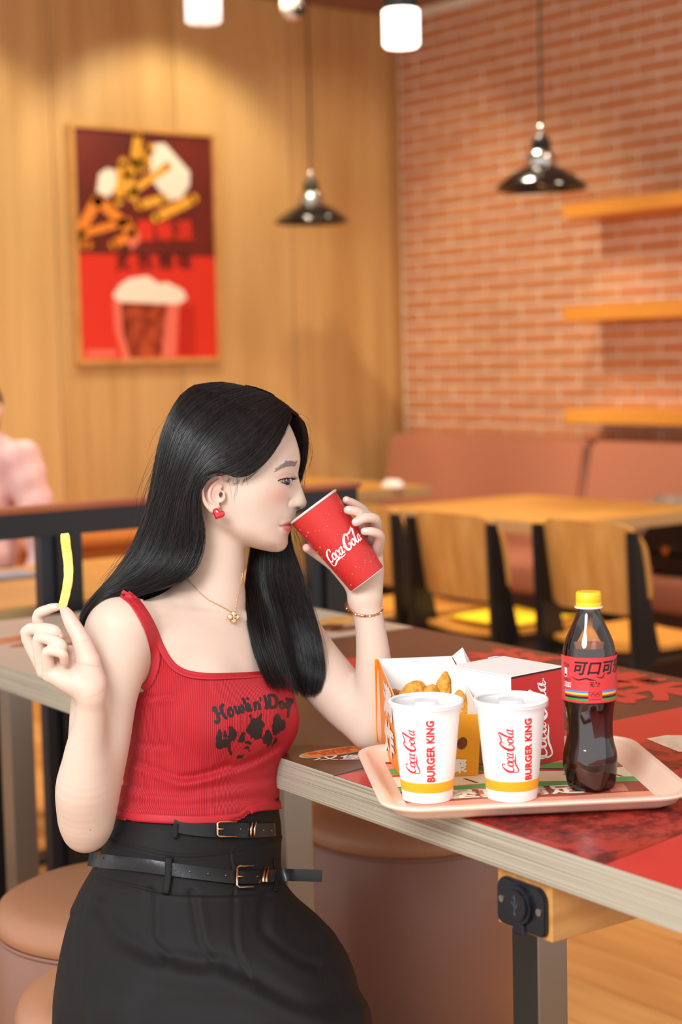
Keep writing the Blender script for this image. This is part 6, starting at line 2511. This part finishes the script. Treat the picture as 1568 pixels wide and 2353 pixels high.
def cup_lathe(prof, seg=72):
    V, Fc = [], []
    for rr_, t in prof:
        for k in range(seg):
            V.append(cuppt(rr_, 2 * math.pi * k / seg, t))
    for i in range(len(prof) - 1):
        for k in range(seg):
            k2 = (k + 1) % seg
            Fc.append((i * seg + k, i * seg + k2, (i + 1) * seg + k2, (i + 1) * seg + k))
    return MB().add(V, Fc)


def cpart(name, mb, material, smooth=True, angle=40):
    mb.v = [tuple(CINV @ Vector(q)) for q in mb.v]
    return part(name, mb, material, rc, smooth, angle)


rad = lambda t: R0 + (R1 - R0) * t / Lc
cpart('cup_wall', cup_lathe([(R0, 1.0), (rad(60), 60), (rad(Lc - 2), Lc - 2), (rad(Lc) - 0.5, Lc)]), mat('cup_red', (200, 46, 43), 0.38))
cpart('cup_inside', cup_lathe([(R0 - 1.5, 1.0), (rad(60) - 1.5, 60), (R1 - 1.5, Lc - 8), (0.5, Lc - 8)]), mat('cup_inner', (238, 234, 228), 0.5))
cpart('cup_base', cup_lathe([(R1 - 0.6, Lc - 0.2), (R1 - 1.6, Lc + 1.6), (R1 - 4, Lc + 1.2), (R1 - 5, Lc - 6), (0.5, Lc - 6)]), mat('cup_inner', (0, 0, 0)))
cpart('cup_rim', MB().tube([cuppt(R0 + 0.3, a, 0) for a in np.linspace(0, 2 * math.pi, 72, endpoint=False)], 3.1 * FR.s, 8, closed=True), mat('rim_grey', (206, 202, 198), 0.35))
# which way round the cup faces the camera
a_cam = math.atan2(cv_[2], cu[2])


def cup_wrap(du, tc, sc):
    # lettering runs across the cup, its top towards the rim
    sgn = 1.0 if (-cu * math.sin(a_cam) + cv_ * math.cos(a_cam))[0] > 0 else -1.0

    def fn(u, v):
        t = tc - v * sc
        rr_ = rad(t) + 0.7
        a = a_cam + sgn * (du + u * sc) / rr_
        return tuple(CINV @ Vector(cuppt(rr_, a, t)))
    return fn


lg = subdiv2d(LOGO, 0.06)
print_part('script_logo_outline', (lg[0] * 1.0, lg[1]), cup_wrap(2, 118, 108), mat('white_ink2', (255, 252, 248), 0.45), rc)
v, f = text2d('TM', 0.05, 0.0)
print_part('mark', (v, f), cup_wrap(60, 118, 90), M_white_ink, rc)
mbd = MB()
for k in range(210):
    t = rs.uniform(12, Lc - 10)
    a = a_cam + rs.uniform(-1.3, 1.3)
    big = rs.uniform() < 0.15
    s = rs.uniform(1.4, 2.6) if big else rs.uniform(0.4, 0.9)
    c = ctop + axis * t + rad(t) * (cu * math.cos(a) + cv_ * math.sin(a))
    nn = cu * math.cos(a) + cv_ * math.sin(a)
    e1 = axis
    e2 = np.cross(nn, e1)
    V, Fc = [], []
    for i, (r_, h_) in enumerate(((1, 0), (0.85, 0.4), (0.45, 0.62))):
        for j in range(8):
            b = 2 * math.pi * j / 8
            V.append(tuple(CINV @ Vector(FR.W(c + s * (r_ * (e1 * math.cos(b) * 1.2 + e2 * math.sin(b)) + nn * h_)))))
    for i in range(2):
        for j in range(8):
            Fc.append((i * 8 + j, i * 8 + (j + 1) % 8, (i + 1) * 8 + (j + 1) % 8, (i + 1) * 8 + j))
    Fc.append(tuple(range(16, 24)))
    mbd.add(V, Fc)
dp = part('water_drops', mbd, mat('drop', (226, 70, 66), 0.05, coat=1.0), rc, True)
dp['kind'] = 'stuff'

# french fry between finger and thumb
fp_ = catmull([(149, 1225), (152, 1255), (157, 1295), (157, 1330), (151, 1365), (145, 1388), (140, 1401)], 8)
fc = np.linspace(262, 277, len(fp_))
mb = MB()
V, Fc = [], []
m_ = len(fp_)
base = FR.W(P_(141, 1400, 277))
for i in range(m_):
    T = fp_[min(i + 1, m_ - 1)] - fp_[max(i - 1, 0)]
    T /= np.linalg.norm(T)
    N = np.array([-T[1], T[0]])
    w = np.interp(i / (m_ - 1), [0, 0.03, 0.1, 0.55, 0.85, 1], [8.5, 11, 11.5, 11, 10, 6.5])
    for u, v in rounded_rect(1, 0.85, 0.3, 3):
        jx = 1 + 0.025 * math.sin(i * 0.9 + u * 3) + rs.normal() * 0.010
        q = fp_[i] + N * u * w * jx
        V.append(FR.W(P_(q[0], q[1], fc[i] + v * w * jx)) - base)
n_ = len(rounded_rect(1, 0.85, 0.3, 3))
for i in range(m_ - 1):
    for j in range(n_):
        Fc.append((i * n_ + j, i * n_ + (j + 1) % n_, (i + 1) * n_ + (j + 1) % n_, (i + 1) * n_ + j))
Fc += [tuple(range(n_)), tuple((m_ - 1) * n_ + j for j in range(n_))]
fo = mb.add(V, Fc).build('french_fry', mat('fry_gold', (236, 186, 74), 0.5, noise=(60, (244, 212, 124)), bump=(240, 0.5)), None, True, None, 50)
fo.location = tuple(base)
tag(fo, 'long golden french fry held between finger and thumb', 'food')

# ---------------------------------------------------------------- long black hair
HB = [
    [(668, 955, 12), (643, 1012, 61), (602, 1068, 93), (552, 1097, 106), (506, 1080, 117), (461, 1094, 115), (456, 1168, 97), (468, 1228, 85), (450, 1302, 86), (402, 1344, 104), (322, 1370, 146), (244, 1392, 176), (208, 1428, 176)],
    [(656, 935, 8), (600, 985, 88), (540, 1040, 118), (480, 1072, 124), (445, 1118, 118), (440, 1190, 106), (440, 1250, 98), (410, 1308, 104), (350, 1342, 126), (270, 1370, 160), (215, 1405, 165), (200, 1430, 160), (192, 1450, 155)],
    [(632, 915, 4), (560, 950, 92), (490, 1010, 128), (440, 1080, 130), (415, 1150, 120), (405, 1220, 112), (385, 1280, 108), (340, 1328, 122), (280, 1358, 146), (225, 1390, 150), (200, 1425, 146), (190, 1448, 140), (186, 1458, 138)],
    [(592, 898, 0), (510, 925, 84), (440, 990, 118), (405, 1070, 120), (385, 1150, 110), (368, 1220, 102), (340, 1280, 102), (300, 1325, 112), (250, 1362, 124), (214, 1396, 124), (196, 1430, 118), (190, 1445, 116), (186, 1456, 114)],
    [(548, 887, -5), (470, 905, 52), (410, 965, 84), (383, 1040, 88), (365, 1120, 84), (345, 1200, 76), (315, 1265, 76), (280, 1315, 82), (240, 1355, 88), (214, 1385, 90), (200, 1405, 90), (194, 1420, 90), (190, 1430, 90)],
    [(512, 882, -30), (440, 893, -8), (395, 950, 12), (370, 1020, 15), (356, 1100, 10), (337, 1190, 5), (305, 1265, 5), (268, 1322, 12), (232, 1364, 24), (212, 1388, 32), (202, 1402, 36), (198, 1412, 38), (195, 1420, 40)],
    [(505, 884, -62), (440, 900, -78), (402, 960, -88), (382, 1040, -92), (368, 1120, -92), (348, 1200, -86), (320, 1270, -76), (285, 1326, -62), (250, 1366, -46), (232, 1384, -40), (222, 1398, -36), (216, 1406, -34), (212, 1412, -32)],
    [(515, 890, -90), (460, 915, -128), (430, 980, -146), (412, 1060, -150), (400, 1140, -146), (385, 1210, -138), (360, 1270, -128), (330, 1322, -116), (300, 1356, -104), (284, 1374, -98), (275, 1386, -94), (270, 1394, -92), (266, 1400, -90)],
]
HF_ = [  # far side: over the forehead, down past the cheek on to the chest
    [(560, 890, -50), (600, 920, -120), (610, 990, -150), (606, 1080, -158), (596, 1170, -152), (582, 1255, -140), (567, 1330, None), (568, 1400, None), (580, 1470, None), (600, 1535, None), (620, 1586, None)],
    [(590, 897, -40), (628, 935, -112), (640, 1000, -142), (636, 1085, -152), (622, 1175, -148), (606, 1258, -138), (597, 1330, None), (606, 1400, None), (622, 1470, None), (640, 1540, None), (658, 1594, None)],
    [(622, 910, -30), (654, 948, -98), (668, 1005, -128), (664, 1085, -142), (650, 1170, -144), (634, 1255, -136), (632, 1330, None), (646, 1400, None), (664, 1480, None), (682, 1550, None), (696, 1602, None)],
    [(648, 928, -15), (676, 955, -75), (690, 1003, -105), (684, 1070, -122), (664, 1155, -134), (650, 1243, -134), (664, 1330, None), (684, 1410, None), (706, 1490, None), (718, 1550, None), (722, 1604, None)],
    [(664, 946, 2), (689, 962, -46), (703, 1005, -76), (699, 1066, -100), (676, 1145, -122), (664, 1236, -130), (692, 1325, None), (720, 1410, None), (739, 1490, None), (743, 1550, None), (734, 1592, None)],
]


def fill_guides(G):
    out = []
    for g in G:
        pts = []
        for i, (x, y, c) in enumerate(g):
            if c is None:
                h = hit(x, y, BVH_CAMI, BVH_BODY)
                if h is not None:
                    c = FR.inv(np.array(h[0]))[2] + 9
                    c = min(c, 90)
                else:
                    c = pts[-1][2] if pts else -130
            pts.append([x, y, c])
        p = np.array(pts, float)
        for _ in range(2):
            k = [i for i, q in enumerate(g) if q[2] is None]
            for i in k[:-1]:
                p[i, 2] = max(p[i, 2], 0.25 * p[i - 1, 2] + 0.5 * p[i, 2] + 0.25 * p[i + 1, 2])
        out.append(p)
    return np.array(out)


def cr_eval(P, t):
    """Catmull-Rom on axis 0 of P at scalar parameters t in [0, n-1] (vectorised)"""
    n = len(P)
    t = np.clip(t, 0, n - 1 - 1e-6)
    i = t.astype(int)
    f = (t - i)
    sh = (len(t),) + (1,) * (P.ndim - 1)
    f = f.reshape(sh)
    p0, p1, p2, p3 = P[np.maximum(i - 1, 0)], P[i], P[i + 1], P[np.minimum(i + 2, n - 1)]
    return 0.5 * (2 * p1 + (-p0 + p2) * f + (2 * p0 - 5 * p1 + 4 * p2 - p3) * f * f + (-p0 + 3 * p1 - 3 * p2 + p3) * f ** 3)


def hair_points(G, s, T):
    """positions (strand, sample, 3) in picture/depth coordinates"""
    A = cr_eval(G, s)                                   # strands x guidepoints x 3
    B = np.transpose(A, (1, 0, 2))                      # guidepoints x strands x 3
    return np.transpose(cr_eval(B, T), (1, 0, 2))       # strands x samples x 3


def to_body(Q):
    k = 1 - Q[..., 2:3] / FPX
    return np.concatenate([(Q[..., 0:1] - CX) * k, (Q[..., 1:2] - CY) * k, Q[..., 2:3]], -1)


hrs = np.random.RandomState(11)


def strands(G, n, nseg, spread, rad_, lift, clump=0.0, tmin=0.9, sedge=0.02, out_dir=None):
    m = G.shape[1]
    ng = G.shape[0]
    s = np.sort(hrs.uniform(-sedge, ng - 1 + sedge, n))
    T = np.linspace(0, m - 1, nseg)
    C = hair_points(G, np.clip(s, 0, ng - 1), T)
    B = to_body(C)
    # surface normal from neighbours across the sheet
    e = 0.06
    Bn = to_body(hair_points(G, np.clip(s + e, 0, ng - 1), T)) - to_body(hair_points(G, np.clip(s - e, 0, ng - 1), T))
    Tn = np.gradient(B, axis=1)
    N = np.cross(Bn, Tn)
    N /= np.linalg.norm(N, axis=2)[:, :, None] + 1e-9
    ref = B - np.array([490 - CX, 1080 - CY, ZH])
    N *= np.sign((N * ref).sum(2).mean(1))[:, None, None] if out_dir is None else np.sign(N @ np.array(out_dir))[:, :, None] * np.ones_like(N)
    S = Bn / (np.linalg.norm(Bn, axis=2)[:, :, None] + 1e-9)
    u = np.linspace(0, 1, nseg)[None, :, None]
    d1, d2 = hrs.normal(size=(n, 1, 1)), hrs.normal(size=(n, 1, 1))
    ph = hrs.uniform(0, 6.28, (n, 1, 1))
    # strands gather into locks towards the ends
    lock = np.round(s * 7 + 0.35 * np.sin(s * 23)) / 7
    pull = (lock - s)[:, None, None]
    B = B + Bn / (2 * e) * pull * clump * u ** 1.5
    B = B + S * spread * (0.35 * d1 + 0.45 * np.sin(u * 5 + ph) * u + 0.8 * d2 * u ** 2)
    B = B + N * (lift * hrs.uniform(0, 1, (n, 1, 1)) * (0.35 + 0.65 * u) + 1.0 * np.sin(u * 9 + ph * 2))
    # different lengths
    end = hrs.uniform(tmin, 1.0, n)
    R = np.empty_like(B)
    for k in range(n):
        tt_ = np.linspace(0, end[k] * (nseg - 1), nseg)
        for a in range(3):
            R[k, :, a] = np.interp(tt_, np.arange(nseg), B[k, :, a])
    return R, N


def tubes(R, rad_, taper=0.25, seg=3):
    n, m, _ = R.shape
    T = np.gradient(R, axis=1)
    T /= np.linalg.norm(T, axis=2)[:, :, None] + 1e-9
    ref = np.array([0.31, 0.2, 0.93])
    A1 = np.cross(T, ref)
    A1 /= np.linalg.norm(A1, axis=2)[:, :, None] + 1e-9
    A2 = np.cross(T, A1)
    rr_ = (rad_ * np.interp(np.linspace(0, 1, m), [0, 0.1, 0.7, 1], [0.7, 1, 0.9, taper]))[None, :, None]
    V = np.stack([R + rr_ * (A1 * math.cos(2 * math.pi * q / seg) + A2 * math.sin(2 * math.pi * q / seg)) for q in range(seg)], 2)
    idx = np.arange(n * m * seg).reshape(n, m, seg)
    nx = np.roll(idx, -1, 2)
    F_ = np.stack([idx[:, :-1], nx[:, :-1], nx[:, 1:], idx[:, 1:]], -1).reshape(-1, 4)
    return V.reshape(-1, 3), F_


def sheet_hair(G, nu, nv, inset, N_from=None, out_dir=None):
    ng, m = G.shape[:2]
    s = np.linspace(0, ng - 1, nu)
    T = np.linspace(0, (m - 1) * 0.86, nv)
    B = to_body(hair_points(G, s, T))
    Sx, Tx = np.gradient(B, axis=0), np.gradient(B, axis=1)
    N = np.cross(Sx, Tx)
    N /= np.linalg.norm(N, axis=2)[:, :, None] + 1e-9
    ref = B - np.array([490 - CX, 1080 - CY, ZH])
    if out_dir is None:
        N *= np.sign((N * ref).sum(2).mean())
    else:
        N *= np.sign(N @ np.array(out_dir))[:, :, None]
    for _ in range(8):
        N[1:-1] = (N[:-2] + N[1:-1] * 2 + N[2:]) / 4
        N[:, 1:-1] = (N[:, :-2] + N[:, 1:-1] * 2 + N[:, 2:]) / 4
    Bi = B - N * inset
    for _ in range(4):
        Bi[1:-1] = (Bi[:-2] + Bi[1:-1] * 2 + Bi[2:]) / 4
        Bi[:, 1:-1] = (Bi[:, :-2] + Bi[:, 1:-1] * 2 + Bi[:, 2:]) / 4
    idx = np.arange(nu * nv).reshape(nu, nv)
    F_ = np.stack([idx[:-1, :-1], idx[1:, :-1], idx[1:, 1:], idx[:-1, 1:]], -1).reshape(-1, 4)
    return Bi.reshape(-1, 3), F_


GA, GB = fill_guides(HB), fill_guides(HF_)
allV, allF, off_ = [], [], 0


allT = []


def put(V, F_, tone=None):
    global off_
    allT.append(np.zeros(len(V)) if tone is None else tone)
    allV.append(V)
    allF.append(F_ + off_)
    off_ += len(V)


CHESTDIR_ = (0.15, 0, 1.0)
for G, ins, od in ((GA, 5.0, None), (GA, 12.0, None), (GB, 2.0, CHESTDIR_), (GB, 7.0, CHESTDIR_)):
    put(*sheet_hair(G, 90, 90, ins, None, od))
CHESTDIR = np.array([0.15, 0, 1.0])
for G, n, spread, lift, clump, tmin, od in ((GA, 7400, 3.2, 8.0, 0.4, 0.84, None), (GA, 1600, 7.0, 12.0, 0.2, 0.7, None), (GB, 1100, 3.2, 7.0, 0.3, 0.88, None), (GB, 4300, 4.2, 10.0, 0.55, 0.82, CHESTDIR), (GB, 800, 9.0, 14.0, 0.2, 0.78, CHESTDIR)):
    R, N = strands(G, n, 28, spread, 0.9, lift, clump, tmin, 0.02, od)
    put(*tubes(R, 0.66), tone=np.repeat(hrs.uniform(0, 1, n) ** 2, 28 * 3))
# baby hairs at the hairline and temple
rows = []
for k in range(90):
    t = hrs.uniform(0, 1)
    b = cr_eval(np.array([(664, 968), (648, 1004), (622, 1046), (588, 1082), (556, 1102), (524, 1098)], float), np.array([t * 5]))[0]
    L = hrs.uniform(14, 42)
    a = hrs.uniform(2.2, 2.9) if t < 0.7 else hrs.uniform(1.4, 2.4)
    pts = []
    for i, s in enumerate(np.linspace(0, 1, 8)):
        ang_ = a + (0.5 - s) * 0.9
        q = b + np.array([math.cos(ang_), math.sin(ang_)]) * 0 + np.array([-math.cos(a) * L * 0.15 + (math.cos(a)) * L * s, L * 0.25 * math.sin(s * 3.0) + math.sin(a) * L * 0.25 * s])
        o_ = on_skin(q[0], q[1], 1.0 + 3 * s)
        if o_ is None:
            break
        pts.append(o_)
    if len(pts) == 8:
        rows.append(pts)
# wisps in front of the ear
for k in range(4):
    x0_ = hrs.uniform(520, 552)
    pts = []
    for s in np.linspace(0, 1, 8):
        q = (x0_ + 10 * math.sin(s * 2.5 + k) * s, 1090 + s * hrs.uniform(0.98, 1.02) * (60 + 2 * k))
        o_ = on_skin(q[0], q[1], 1.0)
        if o_ is None:
            break
        pts.append(o_)
    if len(pts) == 8:
        rows.append(pts)
put(*tubes(np.array(rows), 0.17))
# flyaway hairs around the outline
fly = []
for k in range(200):
    if k < 90:
        s_ = hrs.uniform(2.5, 6.0)
        t0 = hrs.uniform(0.0, 8.0)
        p0 = to_body(hair_points(GA, np.array([s_]), np.array([t0])))[0, 0]
        p1 = to_body(hair_points(GA, np.array([s_]), np.array([min(t0 + 2.5, 12)])))[0, 0]
    else:
        s_ = hrs.uniform(2.5, 4.0)
        t0 = hrs.uniform(0.0, 8.5)
        p0 = to_body(hair_points(GB, np.array([s_]), np.array([t0])))[0, 0]
        p1 = to_body(hair_points(GB, np.array([s_]), np.array([min(t0 + 2.0, 10)])))[0, 0]
    nrm = p0 - np.array([490 - CX, 1080 - CY, ZH])
    nrm[1] *= 0.4
    nrm /= np.linalg.norm(nrm) + 1e-9
    h_ = hrs.uniform(8, 30)
    u = np.linspace(0, 1, 14)[:, None]
    c_ = p0 + (p1 - p0) * u * hrs.uniform(0.6, 1.1) + nrm * h_ * np.sin(u * math.pi * hrs.uniform(0.6, 1.0)) + hrs.normal(size=3) * 6 * u
    fly.append(c_)
put(*tubes(np.array([np.array([np.interp(np.linspace(0, 13, 14), np.arange(14), q[:, a]) for a in range(3)]).T for q in fly]), 0.35))
HVV, HFF = np.concatenate(allV), np.concatenate(allF)
me = np_mesh('hair', FR.W(HVV), HFF)
tn = np.concatenate(allT)[:, None]
set_color(me, 'tone', (1 - tn) * np.array(lin((14, 11, 11))) + tn * np.array(lin((44, 30, 26))))
M_hair = mat('black_hair', (20, 16, 15), 0.32, spec=0.5)
_at = M_hair.node_tree.nodes.new('ShaderNodeAttribute')
_at.attribute_name = 'tone'
M_hair.node_tree.links.new(_at.outputs['Color'], M_hair.node_tree.nodes['Principled BSDF'].inputs['Base Color'])
wpart('hair', me, M_hair)
print('hair', len(HVV), time.time() - T0)

# ================================================================ person in pink at the table behind the rail
F2R = Frame(4.75)


def ch2(*rows):
    return Chain([F2R.P(a, b, c) for a, b, c, r in rows], [r for a, b, c, r in rows])


head2 = Union(8, [Ell(F2R.P(-58, 935, 0), (58, 78, 66)), ch2((-54, 936, 60, 6), (-53, 956, 70, 9)), Ell(F2R.P(-114, 945, -4), (8, 18, 12)), Ell(F2R.P(0, 945, -4), (8, 18, 12)), ch2((-50, 985, 5, 34), (-46, 1010, 10, 30))])
neck2 = ch2((-62, 985, 0, 30), (-58, 1030, 0, 32))
hand2 = Union(5, [ch2((62, 1322, 70, 13), (48, 1324, 80, 12), (36, 1322, 88, 7)), ch2((60, 1316, 72, 6), (34, 1312, 88, 5), (22, 1316, 92, 4)), ch2((58, 1322, 76, 6), (30, 1318, 92, 5), (18, 1322, 94, 4)), ch2((58, 1328, 78, 6), (32, 1327, 92, 5), (20, 1330, 94, 4)), ch2((60, 1332, 78, 5), (38, 1335, 90, 4.5), (28, 1337, 92, 4)), ch2((66, 1314, 66, 6), (50, 1306, 76, 5), (42, 1306, 82, 4))])
body2 = Union(10, [ch2((-130, 1310, 84, 14), (-90, 1318, 105, 12), (-66, 1320, 112, 8)), head2, neck2, hand2, ch2((100, 1310, 40, 16), (62, 1320, 70, 13)), ch2((-60, 1060, -10, 55), (-60, 1300, -20, 70))])
V4, F4 = mesh_sdf(body2, 4.0)
pr2 = F2R.W(F2R.P(-50, 1330, -10))
p2 = thing('person', 'person in a pale pink shirt seated at the table behind the black rail', 'person', (pr2[0], pr2[1], 0.0))
I2 = Matrix.Translation(-Vector((pr2[0], pr2[1], 0.0)))


def p2part(name, V, F_, material):
    me = np_mesh(name, F2R.W(V), flipq(F_))
    me.transform(I2)
    o = link(name, me, material)
    o.parent = p2
    return o


p2part('body', V4, F4, mat('skin_tan', (226, 180, 150), 0.5, sss=0.1))
shirt2 = Union(22, [ch2((-60, 1075, -10, 88), (-58, 1180, -20, 96), (-55, 1330, -25, 100)), ch2((-130, 1062, -20, 52), (-20, 1052, 5, 52), (42, 1062, 8, 50)), ch2((48, 1066, 10, 50), (76, 1150, 14, 44), (92, 1230, 20, 40), (96, 1290, 34, 30)), ch2((96, 1285, 34, 30), (76, 1312, 58, 22)), ch2((-150, 1068, -20, 48), (-178, 1160, -10, 42), (-186, 1270, 30, 34)), ch2((-186, 1272, 30, 32), (-120, 1312, 90, 22))])


def wr2(X, f):
    return f - 3.0 * np.sin(X[:, 1] * 0.09 + X[:, 0] * 0.05) - 2.0 * np.sin(X[:, 0] * 0.12 - X[:, 1] * 0.04)


V4, F4 = mesh_sdf(Mod(shirt2, wr2), 4.0)
p2part('shirt', V4, F4, mat('pink_cotton', (240, 198, 190), 0.8, noise=(14, (226, 170, 170))))
hair2 = Union(14, [Ell(F2R.P(-66, 918, -8), (66, 70, 72)), ch2((-85, 940, -30, 52), (-90, 1040, -40, 44), (-92, 1100, -44, 34)), ch2((-30, 930, -16, 36), (-24, 975, -22, 22))])
V4, F4 = mesh_sdf(hair2, 4.0)
p2part('hair', V4, F4, mat('dark_brown_hair', (46, 30, 26), 0.45))
for nm, pos, rad_, cm in (('eye', (-76, 935, 57), (9, 4.5, 7), (40, 26, 24)), ('eye', (-32, 935, 57), (9, 4.5, 7), (40, 26, 24)), ('eyebrow', (-78, 919, 57), (13, 3, 7), (52, 36, 32)), ('eyebrow', (-30, 919, 57), (13, 3, 7), (52, 36, 32)), ('lips', (-53, 982, 56), (15, 5, 8), (196, 96, 90))):
    V4, F4 = mesh_sdf(Ell(F2R.P(*pos), rad_), 1.6, 4)
    p2part(nm, V4, F4, mat('p2_' + nm, cm, 0.5))
leg2 = Union(20, [ch2((-90, 1340, -20, 70), (-60, 1420, 120, 60), (-55, 1640, 130, 44), (-50, 1860, 120, 34)), ch2((-20, 1340, -20, 70), (10, 1420, 120, 60), (15, 1640, 130, 44), (18, 1860, 120, 34))])
V4, F4 = mesh_sdf(leg2, 6.0)
p2part('trousers', V4, F4, mat('navy_cloth', (52, 48, 66), 0.8))
c_ = F2R.W(F2R.P(-40, 1400, -30))
bz = thing('wooden_stool', 'wooden box stool the person in pink sits on', 'stool', (c_[0], c_[1], 0))
zt = float(F2R.W(F2R.P(-40, 1400, -30))[2])
part('seat', MB().box((-0.18, -0.18, 0.41), (0.18, 0.18, 0.45), 0.008), M_ow, bz)
for sx in (-1, 1):
    for sy in (-1, 1):
        part('leg', MB().box((sx * 0.14 - 0.02, sy * 0.14 - 0.02, 0), (sx * 0.14 + 0.02, sy * 0.14 + 0.02, 0.41)), M_ow, bz)
print('total', time.time() - T0)
